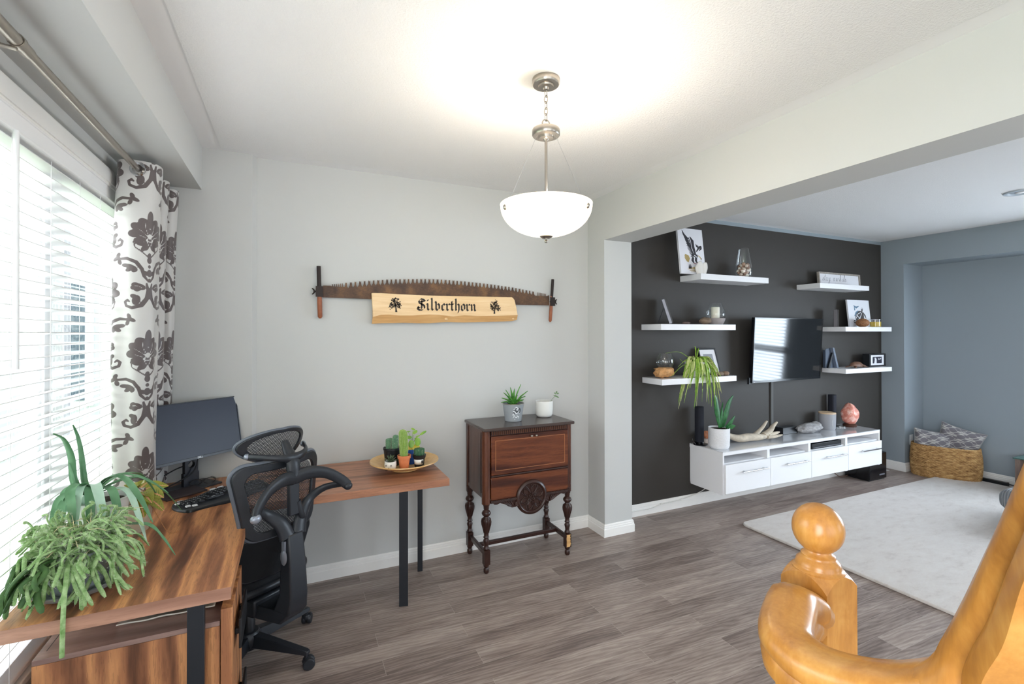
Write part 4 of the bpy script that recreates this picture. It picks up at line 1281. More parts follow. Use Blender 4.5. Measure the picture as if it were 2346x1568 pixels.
# white pot with a panda face
t2 = thing('potted_succulent', 'tiny dark succulent in a white pot with a painted panda face', 'potted plant', tuple(at(0.548, 2.985)))
c = at(0.548, 2.985)
pot('pot', c, [(0.0001, 0.0), (0.020, 0.0), (0.032, 0.012), (0.0365, 0.032), (0.035, 0.056), (0.031, 0.056), (0.030, 0.045), (0.0001, 0.045)], M['pot_white'], t2, soil=(0.03, 0.048))
ph = math.atan2(-2.985, -0.548) - 0.35
def facep(a, z, r=0.0368): return (c.x + r * math.cos(ph + a), c.y + r * math.sin(ph + a), c.z + z)
mb = MB()
for s in (-1, 1):
    mb.tube([facep(s * 0.42 + 0.12 * math.cos(q), 0.034 + 0.0055 * math.sin(q)) for q in [PI * 1.5 * i / 10 - 0.6 for i in range(11)]], 0.0014, 5)
mb.ball(facep(0, 0.022), (0.0028, 0.0028, 0.002), 8, 6)
for s in (-1, 1): mb.ball((c.x + 0.026 * math.cos(ph + s * 0.7), c.y + 0.026 * math.sin(ph + s * 0.7), c.z + 0.005), (0.008, 0.008, 0.005), 10, 6)
obj('painted_face', mb, M['black'], t2, smooth=60)
mb = MB()
for i in range(12):
    a = i * 2.39996; e = 0.3 + 0.09 * i
    d = Vector((math.cos(a) * math.cos(e), math.sin(a) * math.cos(e), math.sin(e)))
    b = c + Vector((0, 0, 0.048))
    strap(mb, [b + d * 0.004, b + d * 0.02 + Vector((0, 0, 0.004)), b + d * 0.046 + Vector((0, 0, 0.002))], [0.006, 0.0065, 0.0008], k=3, fold=0.3, th=0.003)
obj('leaves', mb, leaf_mat('dark_succulent', (44, 60, 40), (92, 108, 76), 0.5, 80), t2, smooth=70, recalc=False)
# terracotta
t3 = thing('potted_cactus', 'tall single finger cactus in a small terracotta pot on the plate', 'potted plant', tuple(at(0.632, 2.985)))
c = at(0.632, 2.985)
pot('pot', c, [(0.0001, 0), (0.0265, 0), (0.036, 0.066), (0.0405, 0.066), (0.042, 0.084), (0.037, 0.084), (0.034, 0.07), (0.0001, 0.07)], mat('terracotta', (214, 128, 84), 0.75, var=0.08, vscale=30), t3, soil=(0.035, 0.074))
mb, mf = MB(), MB()
cactus(mb, mf, (c.x - 0.002, c.y, c.z + 0.07), 0.0245, 0.175, 16, lean=(-0.008, 0), nz=24, spine=0.006, dense=3)
o = obj('cactus_column', mb, M['cact_b'], t3, smooth=70, recalc=False)
obj('spines', mf, M['spine_w'], t3, recalc=False)
# blue pot, round leaved plant
t4 = thing('potted_plant', 'round leaved green plant in a blue pot behind the terracotta pot', 'potted plant', tuple(at(0.702, 3.085)))
c = at(0.702, 3.085)
pot('pot', c, [(0.0001, 0), (0.030, 0), (0.034, 0.05), (0.038, 0.095), (0.034, 0.095), (0.032, 0.085), (0.0001, 0.085)], mat('pot_blue', (34, 78, 148), 0.35), t4, soil=(0.032, 0.088))
M['pilea'] = leaf_mat('round_leaf', (96, 146, 44), (146, 182, 58), 0.4, 25)
M['pilea_y'] = leaf_mat('yellow_leaf', (196, 168, 40), (206, 190, 62), 0.4, 25)
mb, my, ms = MB(), MB(), MB()
def disc(mb, p, rx, ry, nx, nz_, droll=0.0):
    n = Vector((nx, -1, nz_)).normalized(); u = n.cross(Vector((0, 0, 1))).normalized(); w = n.cross(u)
    cq, sq = math.cos(droll), math.sin(droll)
    u, w = u * cq + w * sq, w * cq - u * sq
    vs = [p + n * 0.0015] + [p + u * rx * math.cos(a) + w * ry * math.sin(a) - n * 0.002 for a in [2 * PI * i / 20 for i in range(20)]] + [p - n * 0.0005]
    mb.add(vs, [(0, 1 + i, 1 + (i + 1) % 20) for i in range(20)] + [(21, 1 + (i + 1) % 20, 1 + i) for i in range(20)])
for (x, y, z, rx, ry, nx, nz_, q, yl) in ((-0.01, -0.03, 0.132, 0.020, 0.024, -0.3, 0.2, 0, 0), (0.032, -0.035, 0.142, 0.022, 0.026, 0.3, 0.1, 0, 0), (0.02, -0.03, 0.108, 0.026, 0.018, 0.0, 0.3, 0, 1), (-0.014, -0.025, 0.105, 0.02, 0.02, 0, 0.2, 0, 1),
    (-0.02, 0.0, 0.170, 0.020, 0.012, -0.2, 0.9, 0, 0), (0.022, 0.0, 0.200, 0.018, 0.010, 0.0, 0.5, 0.5, 0), (-0.025, 0.0, 0.207, 0.018, 0.004, 0, 0.3, 0.0, 0), (0.012, 0.01, 0.218, 0.014, 0.007, 0, 0.6, -0.5, 0), (0.075, 0.0, 0.190, 0.026, 0.008, 0, 0.4, 0.45, 0), (0.04, 0.0, 0.172, 0.014, 0.004, 0, 0.3, 0.2, 0), (0.03, 0.0, 0.158, 0.012, 0.007, 0, 0.6, 0, 0)):
    p = c + Vector((x, y, z))
    disc(my if yl else mb, p, rx, ry, nx, nz_, q)
    ms.tube(smooth_path([c + Vector((0, 0, 0.085)), c + Vector((x * 0.3, y * 0.3, z * 0.8)), p], 4), 0.0012, 5)
obj('leaves', mb, M['pilea'], t4, recalc=False, smooth=60); obj('yellow_leaves', my, M['pilea_y'], t4, recalc=False, smooth=60); obj('stems', ms, M['pilea'], t4, recalc=False)
# black pot with label
t5 = thing('potted_cactus', 'short dark ribbed cactus in a black pot with a white barcode label', 'potted plant', tuple(at(0.727, 2.985)))
c = at(0.727, 2.985)
pot('pot', c, [(0.0001, 0), (0.029, 0), (0.0345, 0.056), (0.0385, 0.058), (0.0425, 0.078), (0.038, 0.078), (0.036, 0.068), (0.0001, 0.068)], M['black'], t5, soil=(0.036, 0.07))
p0_ = math.atan2(-2.985, -0.727)
obj('paper_label', MB().grid(lambda u, v: (c.x + (0.0325 + 0.0035 * v) * math.cos(p0_ + lerp(-1.15, 0.75, u)), c.y + (0.0325 + 0.0035 * v) * math.sin(p0_ + lerp(-1.15, 0.75, u)), c.z + lerp(0.022, 0.052, v)), 14, 1), M['pot_white'], t5, smooth=180, solid=0.0006)
mb = MB()
for i in range(9):
    a = p0_ + 0.36 + i * 0.035
    mb.box((-0.0003, -0.0003, 0), (0.0003 + 0.0004 * (i % 3), 0.0003, 0.02), fn=lambda p: (c.x + 0.0362 * math.cos(a) + p[0], c.y + 0.0362 * math.sin(a) + p[1], c.z + 0.027 + p[2]))
obj('label_print', mb, M['black'], t5)
mb, mf = MB(), MB()
cactus(mb, mf, (c.x, c.y, c.z + 0.068), 0.031, 0.052, 10, nz=14, spine=0.009, dense=2)
obj('cactus_body', mb, M['cact_c'], t5, smooth=70, recalc=False); obj('spines', mf, M['spine_w'], t5, recalc=False)

# ---------------------------------------------------------------- crosscut saw on the wall
def rust():
    m = bpy.data.materials.new('rusted_steel')
    m.use_nodes = True
    t = NT(m)
    n = t.noise(t.co(), 14, 5, 0.65)
    n2 = t.noise(t.co((1, 1, 6)), 40, 3, 0.6)
    t.ln(t.ramp(t.math('ADD', t.math('MULTIPLY', n, 0.7), t.math('MULTIPLY', n2, 0.3)), [(0.35, (66, 50, 42)), (0.5, (92, 68, 52)), (0.66, (128, 94, 62))]), t.b.inputs['Base Color'])
    t.b.inputs['Metallic'].default_value = 0.35
    t.b.inputs['Roughness'].default_value = 0.55
    t.bump(n, 0.2, 0.002)
    return m
M['rust'] = rust()
M['saw_handle'] = mat('saw_handle_wood', (146, 84, 54), 0.45, var=0.2, vscale=18)
M['dark_iron'] = mat('dark_iron', (48, 40, 38), 0.5, metal=0.5)
sw = thing('crosscut_saw', 'long rusty two handled crosscut saw hanging on the greige wall', 'saw', (1.03, 3.375, 1.9))
gx = [0.183, 0.233, 0.304, 0.316, 0.392, 0.470, 0.591, 0.715, 0.843, 0.975, 1.157, 1.348, 1.548, 1.757, 1.865]
gz = [1.945, 1.944, 1.939, 1.937, 1.946, 1.958, 1.971, 1.981, 1.988, 1.990, 1.985, 1.975, 1.959, 1.930, 1.926]
tz = [1.950, 1.958, 1.966, 1.971, 1.982, 1.992, 2.006, 2.015, 2.021, 2.024, 2.018, 2.007, 1.989, 1.959, 1.944]
G = lambda x: float(np.interp(x, gx, gz)); TZ = lambda x: float(np.interp(x, gx, tz))
op = [(0.183, 1.946), (0.226, 1.947)]
x = 0.235
while x < 0.305:
    op += [(x, G(x)), (x + 0.001, TZ(x) - 0.001), (x + 0.0055, TZ(x)), (x + 0.007, G(x))]
    x += 0.0125
x = 0.320; k = 0
while x < 1.76:
    w = 0.0125 if k % 2 else 0.0095
    nt = 0.011 if k % 2 else 0.005
    op += [(x - 0.0045, G(x) + 0.005), (x - 0.001, G(x) + 0.012), (x, TZ(x)), (x + w * 0.35, TZ(x) - 0.002), (x + w * 0.5, TZ(x) - nt), (x + w * 0.65, TZ(x) - 0.002), (x + w, TZ(x)), (x + w + 0.001, G(x) + 0.012), (x + w + 0.0045, G(x) + 0.004), (x + w + 0.0085, G(x) - 0.003)]
    x += 0.0305 if k % 2 else 0.0295
    k += 1
x = 1.775
while x < 1.855:
    op += [(x, G(x)), (x + 0.001, TZ(x)), (x + 0.005, TZ(x)), (x + 0.006, G(x))]
    x += 0.0115
op += [(1.882, 1.938), (1.880, 1.855), (1.579, 1.853), (0.486, 1.865), (0.178, 1.868), (0.175, 1.93)]
obj('blade', MB().prism(op, XZ(3.376), 0, 0.0025), M['rust'], sw)
for (x0, z1, z0, xb, w) in ((0.154, 2.072, 1.729, 0.163, 0.0140), (1.913, 2.066, 1.721, 1.889, 0.0125)):
    hz_ = z1 - 0.13
    xm = lerp(x0, xb, 0.38)
    h = obj('handle', MB().tube([(x0, 3.372, z1), (xm, 3.372, hz_), (lerp(x0, xb, 0.45), 3.372, hz_ - 0.03)], w * 0.95, 12), M['dark_iron'], sw, smooth=50)
    INV[h.name] = Matrix()
    obj('wood_grip', MB().tube([(xm, 3.372, hz_ + 0.005), (lerp(xm, xb, 0.5), 3.372, (hz_ + z0) / 2), (xb, 3.372, z0 + 0.012), (xb, 3.372, z0)], [w * 0.9, w * 1.12, w * 1.05, w * 0.5], 12), M['saw_handle'], h, local=True, smooth=50)
    sgn = -1 if x0 < 1 else 1
    zc_ = 1.905 if x0 < 1 else 1.885
    mb = MB().box((xm - 0.022, 3.357, zc_ - 0.035), (xm + 0.022, 3.360, zc_ + 0.035)).tube([(xm + 0.02 * -sgn, 3.366, zc_), (xm + sgn * 0.035, 3.366, zc_)], 0.006, 8)
    for q in (-1, 1): mb.tube([(xm + sgn * 0.026, 3.366, zc_), (xm + sgn * 0.036, 3.366, zc_ + q * 0.014), (xm + sgn * 0.044, 3.366, zc_ + q * 0.020)], [0.005, 0.005, 0.003], 6)
    obj('wing_nut', mb, M['dark_iron'], h, local=True, smooth=50)

# ---------------------------------------------------------------- wooden name sign
def pine(name, a, b, c):
    m = bpy.data.materials.new(name)
    m.use_nodes = True
    t = NT(m)
    v = t.co((1.2, 1.2, 14))
    n = t.noise(v, 2.2, 4, 0.6, 0.8)
    t.ln(t.ramp(n, [(0.3, a), (0.5, b), (0.7, c)]), t.b.inputs['Base Color'])
    t.b.inputs['Roughness'].default_value = 0.35
    return m
M['pine'] = pine('pine_sign_face', (222, 184, 134), (234, 200, 152), (240, 210, 166))
M['pine_edge'] = pine('pine_live_edge', (196, 148, 92), (212, 166, 110), (224, 182, 126))
M['burn'] = mat('burnt_black', (40, 30, 24), 0.5)
sg = thing('name_sign', 'live edge pine board sign with black gothic lettering mounted over the saw', 'sign', (1.04, 3.36, 1.8))
face = [(0.488, 1.905), (0.55, 1.907), (0.673, 1.903), (0.886, 1.901), (1.157, 1.903), (1.538, 1.909), (1.552, 1.897), (1.560, 1.886), (1.575, 1.83), (1.587, 1.769), (1.40, 1.762), (1.252, 1.758), (1.15, 1.762), (1.065, 1.753), (0.95, 1.763), (0.886, 1.764), (0.77, 1.755), (0.673, 1.754), (0.60, 1.759), (0.55, 1.757), (0.496, 1.741), (0.494, 1.80)]
obj('board', MB().prism(face, XZ(3.372), 0, 0.026), M['pine'], sg, bevel=0.002)
edge = [(0.496, 1.744), (0.55, 1.760), (0.60, 1.762), (0.673, 1.757), (0.77, 1.758), (0.886, 1.767), (0.95, 1.766), (1.065, 1.756), (1.15, 1.765), (1.252, 1.761), (1.40, 1.765), (1.587, 1.772)]
low = [(0.492, 1.696), (0.56, 1.700), (0.715, 1.704), (0.82, 1.702), (0.904, 1.703), (1.02, 1.713), (1.157, 1.710), (1.25, 1.714), (1.348, 1.717), (1.45, 1.720), (1.548, 1.724), (1.588, 1.736)]
vs = [(u, 3.3462, v) for u, v in edge] + [(u, 3.366, v) for u, v in low] + [(u, 3.372, v) for u, v in low] + [(u, 3.372, v) for u, v in edge]
n = len(edge)
fs = [(k * n + i, k * n + i + 1, ((k + 1) % 4) * n + i + 1, ((k + 1) % 4) * n + i) for k in range(4) for i in range(n - 1)] + [(0, n, 2 * n, 3 * n), (n - 1, 2 * n - 1, 3 * n - 1, 4 * n - 1)]
obj('live_edge', MB().add(vs, fs), M['pine_edge'], sg, smooth=40)
for (u, v, r) in ((1.015, 1.735, 0.013), (1.552, 1.743, 0.010)):
    obj('knot', MB().ball((u, 3.357, v), (r, r * 0.7, r * 0.7), 12, 8), M['pine'], sg, smooth=60)
# gothic letters drawn with a broad nib
def nib_text(mb, s, x0, z0, xh, nibw, ang=40, y=3.3458):
    nx, nz_ = nibw * math.cos(R(ang)) / 2, nibw * math.sin(R(ang)) / 2
    def pen(pts):
        for i in range(len(pts) - 1):
            (a, b), (c_, d) = pts[i], pts[i + 1]
            q = [(a - nx, b - nz_), (a + nx, b + nz_), (c_ + nx, d + nz_), (c_ - nx, d - nz_)]
            ar = sum(q[k][0] * q[(k + 1) % 4][1] - q[(k + 1) % 4][0] * q[k][1] for k in range(4))
            if abs(ar) < 1e-9: continue
            mb.prism([(x0 + u * xh, z0 + v * xh) for u, v in q], XZ(y), 0, 0.0012)
    def foot(x): return [(x, 0.2), (x + 0.15, 0.04), (x + 0.22, 0.10)]
    X = 0.0
    for ch_ in s:
        if ch_ == 'S':
            pen([(X + 1.02, 1.18), (X + 0.80, 1.42), (X + 0.42, 1.48), (X + 0.20, 1.22), (X + 0.30, 0.95), (X + 0.62, 0.80), (X + 0.92, 0.60), (X + 0.98, 0.28), (X + 0.72, 0.04), (X + 0.32, 0.02), (X + 0.02, 0.22)])
            pen([(X + 0.58, 1.30), (X + 0.58, 0.20)]); pen([(X + 0.10, 0.50), (X + 0.16, 0.24)]); pen([(X + 0.40, 1.20), (X + 0.86, 1.12)]); pen([(X + 0.0, 0.32), (X + 0.42, 0.36)])
            X += 1.38; continue
        if ch_ == 'i': pen([(X - 0.12, 0.90), (X, 0.80), (X, 0.2)] + foot(X)[1:]); pen([(X - 0.02, 1.38), (X + 0.06, 1.28)]); X += 0.56
        elif ch_ == 'l': pen([(X - 0.08, 1.62), (X, 1.50), (X, 0.2)] + foot(X)[1:]); X += 0.56
        elif ch_ == 'v': pen([(X - 0.10, 1.22), (X, 1.0), (X, 0.22), (X + 0.22, 0.03), (X + 0.44, 0.24), (X + 0.44, 0.72), (X + 0.26, 0.92), (X + 0.14, 0.84)]); X += 0.82
        elif ch_ == 'e': pen([(X, 0.78), (X, 0.22), (X + 0.18, 0.04), (X + 0.38, 0.18)]); pen([(X, 0.78), (X + 0.20, 0.95), (X + 0.36, 0.74), (X + 0.08, 0.48)]); X += 0.68
        elif ch_ == 'r': pen([(X - 0.12, 0.90), (X, 0.80), (X, 0.2)] + foot(X)[1:]); pen([(X + 0.10, 0.80), (X + 0.26, 0.94), (X + 0.38, 0.80)]); X += 0.66
        elif ch_ == 't': pen([(X, 1.28), (X, 0.22)] + foot(X)[1:]); pen([(X - 0.16, 0.88), (X + 0.26, 0.88)]); X += 0.58
        elif ch_ == 'h': pen([(X - 0.08, 1.62), (X, 1.50), (X, 0.16), (X + 0.08, 0.08)]); pen([(X + 0.08, 0.78), (X + 0.26, 0.94), (X + 0.42, 0.78), (X + 0.42, 0.10), (X + 0.30, -0.24), (X + 0.16, -0.36)]); X += 0.80
        elif ch_ == 'o': pen([(X, 0.78), (X, 0.22), (X + 0.20, 0.04), (X + 0.42, 0.22), (X + 0.42, 0.76), (X + 0.20, 0.95), (X, 0.78)]); X += 0.78
        elif ch_ == 'n': pen([(X - 0.12, 0.90), (X, 0.80), (X, 0.16), (X + 0.08, 0.08)]); pen([(X + 0.08, 0.78), (X + 0.26, 0.94), (X + 0.42, 0.78), (X + 0.42, 0.2), (X + 0.56, 0.04)]); X += 0.78
    return X
mb = MB()
nib_text(mb, 'Silverthorn', 0.800, 1.794, 0.0545, 0.26)
obj('lettering', mb, M['burn'], sg, recalc=False)
def tree(mb, cx, zb, s, flip=1, seed=1):
    random.seed(seed)
    T = lambda u, v: (cx + flip * u * s, zb + v * s)
    mb.prism([T(-0.01, 0), T(0.13, 0), T(0.09, 0.18), T(0.06, 0.42), T(0.02, 0.62), T(-0.04, 0.60), T(-0.02, 0.40), T(0.0, 0.2)], XZ(3.3458), 0, 0.0012)
    br = [(-0.34, 0.62), (-0.38, 0.42), (-0.22, 0.80), (0.0, 0.95), (0.2, 0.88), (0.34, 0.66), (0.36, 0.46), (-0.12, 0.9), (0.28, 0.3), (-0.3, 0.3)]
    for (u, v) in br:
        a = (0.02, 0.36 + 0.1 * random.random())
        d = Vector((u - a[0], v - a[1])); p = Vector((-d.y, d.x)).normalized() * 0.018
        mb.prism([T(a[0] - p.x, a[1] - p.y), T(a[0] + p.x, a[1] + p.y), T(u, v)], XZ(3.3458), 0, 0.0012)
        for k in range(13):
            q = 1 - random.random() * 0.55
            c0, c1 = a[0] + d.x * q + random.gauss(0, 0.055), a[1] + d.y * q + random.gauss(0, 0.055)
            r = random.uniform(0.018, 0.036); o = random.random() * 6
            mb.prism([T(c0 + r * (1 + 0.5 * (i % 2)) * math.cos(o + i * PI / 3), c1 + r * (1 + 0.5 * (i % 2)) * math.sin(o + i * PI / 3)) for i in range(6)], XZ(3.3458), 0, 0.0012)
for cx, f, sd in ((0.645, -1, 3), (1.398, 1, 4)):
    mb = MB(); tree(mb, cx - 0.002 * f, 1.778, 0.104, -f, sd)
    obj('tree_emblem', mb, M['burn'], sg, recalc=False)

# ---------------------------------------------------------------- pendant lamp
PLX, PLY = 1.0, 1.82
pl = thing('pendant_lamp', 'brushed nickel pendant lamp with a lit white glass bowl', 'pendant lamp', (PLX, PLY, ZC))
P0 = (PLX, PLY, 0)
obj('canopy', MB().lathe([(0.0001, 2.7385), (0.0585, 2.7385), (0.0605, 2.734), (0.0605, 2.716), (0.056, 2.709), (0.034, 2.708), (0.032, 2.701), (0.014, 2.700), (0.011, 2.690), (0.0001, 2.688)], P0, 40), M['nickel'], pl, smooth=35)
mb = MB()
for i in range(5):
    zc_ = 2.675 - i * 0.0262
    a = (i % 2) * PI / 2 + 0.5
    pts = [(PLX + 0.0085 * math.cos(q) * math.cos(a), PLY + 0.0085 * math.cos(q) * math.sin(a), zc_ + 0.0175 * math.sin(q)) for q in [2 * PI * j / 16 for j in range(18)]]
    mb.tube(pts, 0.0021, 6, caps=False)
obj('chain', mb, M['nickel'], pl, smooth=60)
obj('loop', MB().tube([(PLX + 0.018 * math.cos(q), PLY, 2.542 + 0.018 * math.sin(q)) for q in [2 * PI * j / 20 for j in range(22)]], 0.003, 8, caps=False), M['nickel'], pl, smooth=60)
obj('hub_disc', MB().lathe([(0.0001, 2.526), (0.012, 2.526), (0.014, 2.520), (0.058, 2.518), (0.0605, 2.513), (0.0605, 2.492), (0.057, 2.487), (0.034, 2.486), (0.032, 2.476), (0.013, 2.474), (0.008, 2.466), (0.0001, 2.465)], P0, 40), M['nickel'], pl, smooth=35)
obj('stem', MB().tube([(PLX, PLY, 2.47), (PLX, PLY, 2.075)], 0.0062, 14), M['nickel'], pl, smooth=60)
RB, ZR, ZBt = 0.199, 2.187, 2.052
bowl = [(0.0001, ZBt)] + [(RB * math.sin(a) ** 0.92, ZBt + (ZR - ZBt) * (1 - math.cos(a) ** 0.95)) for a in [PI / 2 * i / 14 for i in range(1, 15)]]
inner = [(max(0.0001, r - 0.005), z + 0.005 * (1 - i / 14)) for i, (r, z) in enumerate(bowl)][::-1]
M['bowl'] = mat('frosted_glass_lit', (250, 244, 232), 0.3, trans=0.0, sss=0.0, emit=(255, 240, 210), estr=0.35)
t = NT(M['bowl'])
mixs = t.new('MixShader'); trn = t.new('BsdfTranslucent'); trn.inputs[0].default_value = (1, 0.96, 0.90, 1)
mixs.inputs[0].default_value = 0.45
out = t.n['Material Output']
t.ln(t.b.outputs[0], mixs.inputs[1]); t.ln(trn.outputs[0], mixs.inputs[2]); t.ln(mixs.outputs[0], out.inputs[0])
obj('glass_bowl', MB().lathe(bowl + [(RB + 0.001, ZR + 0.001)] + inner, P0, 64), M['bowl'], pl, smooth=60)
for a in (R(180), R(303), R(62)):
    c, s = math.cos(a), math.sin(a)
    obj('wire', MB().tube([(PLX + 0.043 * c, PLY + 0.043 * s, 2.488), (PLX + 0.184 * c, PLY + 0.184 * s, 2.165)], 0.0008, 5), M['chrome'], pl)
    obj('clip_knob', MB().ball((PLX + 0.194 * c, PLY + 0.194 * s, 2.158), (0.010, 0.010, 0.013), 14, 8), M['nickel'], pl, smooth=60)
obj('finial', MB().lathe([(0.0001, 2.056), (0.028, 2.055), (0.029, 2.050), (0.018, 2.042), (0.006, 2.040), (0.005, 2.037), (0.0085, 2.031), (0.006, 2.024), (0.0001, 2.022)], P0, 28), M['nickel'], pl, smooth=40)
for k in range(3):
    a = R(40 + 120 * k)
    b = obj('bulb', MB().ball((PLX + 0.07 * math.cos(a), PLY + 0.07 * math.sin(a), 2.14), (0.024, 0.024, 0.034), 14, 10), mat('bulb_lit', (255, 244, 220), 0.4, emit=(255, 226, 180), estr=2.0), pl, smooth=60)
ll = bpy.data.lights.new('pendant_light', 'POINT'); ll.energy = 5.0; ll.color = (1.0, 0.93, 0.84); ll.shadow_soft_size = 0.06
lo = bpy.data.objects.new('pendant_light', ll); lo.location = (PLX + 0.035, PLY - 0.02, 2.225); COL.objects.link(lo)

# ---------------------------------------------------------------- antique cabinet
def mahog(name, axis, d, m_, l):
    return walnut(name, axis, dark=d, mid=m_, light=l, rough=0.24, ox=2.3)
M['mah_x'] = mahog('mahogany_front', 'x', (52, 22, 14), (86, 42, 24), (112, 60, 34))
M['mah_z'] = mahog('mahogany_upright', 'z', (44, 22, 16), (72, 38, 26), (96, 56, 38))
M['mah_dark'] = mat('mahogany_dark_carved', (54, 32, 26), 0.3, var=0.25, vscale=30, bump=0.1, bscale=80)
M['mah_top'] = mat('cabinet_top_dark', (70, 58, 54), 0.22, var=0.12, vscale=5)
M['inlay'] = mat('inlay_line', (168, 108, 68), 0.35)
ac = thing('antique_cabinet', 'dark carved wooden drop front cabinet on turned legs by the pillar', 'cabinet', (1.52, 3.2, 0))
AX0, AX1, AY0, AY1 = 1.180, 1.858, 3.004, 3.385
obj('top', MB().prism(rr(0.712, 0.412, 0.012), lambda u, v, d: (1.520 + u, 3.186 + v, d), 0.966, 0.987), M['mah_top'], ac, bevel=0.006, seg=3)
mb = MB()
mb.box((AX0, AY0 + 0.03, 0.50), (AX0 + 0.015, AY1, 0.966)).box((AX1 - 0.015, AY0 + 0.03, 0.50), (AX1, AY1, 0.966)).box((AX0, AY1 - 0.012, 0.50), (AX1, AY1, 0.966)).box((AX0 + 0.02, AY0 + 0.02, 0.50), (AX1 - 0.02, AY1, 0.515)).box((AX0 + 0.02, AY0 + 0.022, 0.50), (AX1 - 0.02, AY0 + 0.04, 0.960))
obj('carcass', mb, M['mah_z'], ac)
for x, rr0 in ((AX0 + 0.016, 0.030), (AX1 - 0.010, 0.020)):
    obj('corner_post', MB().tube([(x, AY0 + 0.026, 0.470), (x, AY0 + 0.026, 0.966)], rr0, 16), M['mah_z'], ac, smooth=60)
for x in (AX0 + 0.010, AX1 - 0.010):
    obj('rear_post', MB().box((x - 0.014, AY1 - 0.03, 0.455), (x + 0.014, AY1 + 0.0, 0.966)), M['mah_z'], ac, bevel=0.004)
obj('side_panel_trim', MB().box((AX0 - 0.004, AY0 + 0.075, 0.53), (AX0 + 0.001, AY0 + 0.078, 0.95)).box((AX0 - 0.004, AY1 - 0.05, 0.53), (AX0 + 0.001, AY1 - 0.047, 0.95)), M['mah_dark'], ac)
obj('frieze', MB().box((AX0 + 0.045, AY0 + 0.006, 0.930), (AX1 - 0.030, AY0 + 0.024, 0.966)), M['mah_dark'], ac)
mb = MB()
for i in range(38):
    x = AX0 + 0.056 + i * 0.0156
    mb.tube([(x, AY0 + 0.005, 0.935), (x, AY0 + 0.005, 0.959)], 0.0048, 6)
obj('reeding', mb, mat('reeding_brown', (98, 60, 42), 0.3), ac, smooth=60, recalc=False)
dr = obj('drop_door', MB().box((1.226, AY0 + 0.002, 0.662), (1.832, AY0 + 0.022, 0.926)), M['mah_x'], ac, bevel=0.002)
INV[dr.name] = Matrix()
mb = MB()
ix0, ix1, iz0, iz1, th_ = 1.256, 1.803, 0.690, 0.896, 0.003
mb.box((ix0, AY0, iz0), (ix1, AY0 + 0.004, iz0 + th_)).box((ix0, AY0, iz1 - th_), (ix1, AY0 + 0.004, iz1)).box((ix0, AY0, iz0 + th_), (ix0 + th_, AY0 + 0.004, iz1 - th_)).box((ix1 - th_, AY0, iz0 + th_), (ix1, AY0 + 0.004, iz1 - th_))
obj('inlay_line', mb, M['inlay'], dr, local=True)
for x in (1.528, 1.566):
    obj('knob', MB().tube([(x, AY0 + 0.004, 0.908), (x, AY0 - 0.008, 0.908)], 0.004, 10).ball((x, AY0 - 0.012, 0.908), (0.009, 0.006, 0.007), 12, 8), M['nickel'], dr, local=True, smooth=60)
obj('waist_molding', MB().tube([(1.226, AY0 + 0.010, 0.652), (1.832, AY0 + 0.010, 0.652)], 0.009, 8), M['mah_dark'], ac, smooth=60)
obj('lower_panel', MB().box((1.226, AY0 + 0.006, 0.492), (1.832, AY0 + 0.022, 0.643)), M['mah_x'], ac, bevel=0.002)
# rope mouldings and carved brackets
CX, CZ = 1.531, 0.478
for (x0, x1) in ((1.222, CX - 0.098), (CX + 0.098, 1.838)):
    mb = MB().box((x0, AY0 - 0.002, 0.474), (x1, AY0 + 0.02, 0.492))
    k = int((x1 - x0) / 0.010)
    for i in range(k):
        xx = x0 + 0.006 + i * 0.010
        mb.tube([(xx - 0.004, AY0 - 0.003, 0.477), (xx + 0.004, AY0 - 0.003, 0.489)], 0.0032, 5)
    obj('rope_molding', mb, M['mah_dark'], ac, smooth=60, recalc=False)
for s in (-1, 1):
    U = lambda u: CX + s * u
    pol = [(U(0.095), 0.474), (U(0.290), 0.474), (U(0.282), 0.462), (U(0.262), 0.460), (U(0.245), 0.466), (U(0.225), 0.468), (U(0.205), 0.456), (U(0.180), 0.437), (U(0.150), 0.424), (U(0.120), 0.424), (U(0.100), 0.436)]
    mb = MB().prism(pol, XZ(AY0 + 0.02), 0, 0.016)
    for q in range(5):
        mb.tube(smooth_path([(U(0.235 - q * 0.018), AY0 + 0.002, 0.470), (U(0.205 - q * 0.014), AY0 - 0.002, 0.460 - q * 0.003), (U(0.165 - q * 0.004), AY0 - 0.001, 0.436 - q * 0.001)], 4), 0.0045, 6)
    mb.ball((U(0.118), AY0 + 0.002, 0.448), (0.018, 0.012, 0.018), 14, 8)
    for q in range(5):
        a = 2 * PI * q / 5
        mb.ball((U(0.118) + 0.011 * math.cos(a), AY0 - 0.008, 0.448 + 0.011 * math.sin(a)), (0.006, 0.004, 0.006), 8, 6)
    obj('carved_bracket', mb, M['mah_dark'], ac, smooth=50, recalc=False)
rosy = lambda p: (CX + p[0], AY0 + 0.010 - p[2], CZ + p[1])
md = obj('medallion', MB().lathe([(0.0001, 0.0), (0.122, 0.0), (0.122, 0.012), (0.116, 0.020), (0.104, 0.024), (0.097, 0.020), (0.094, 0.012), (0.0001, 0.010)], n=56, fn=rosy), M['mah_dark'], ac, smooth=40)
INV[md.name] = Matrix()
mb = MB()
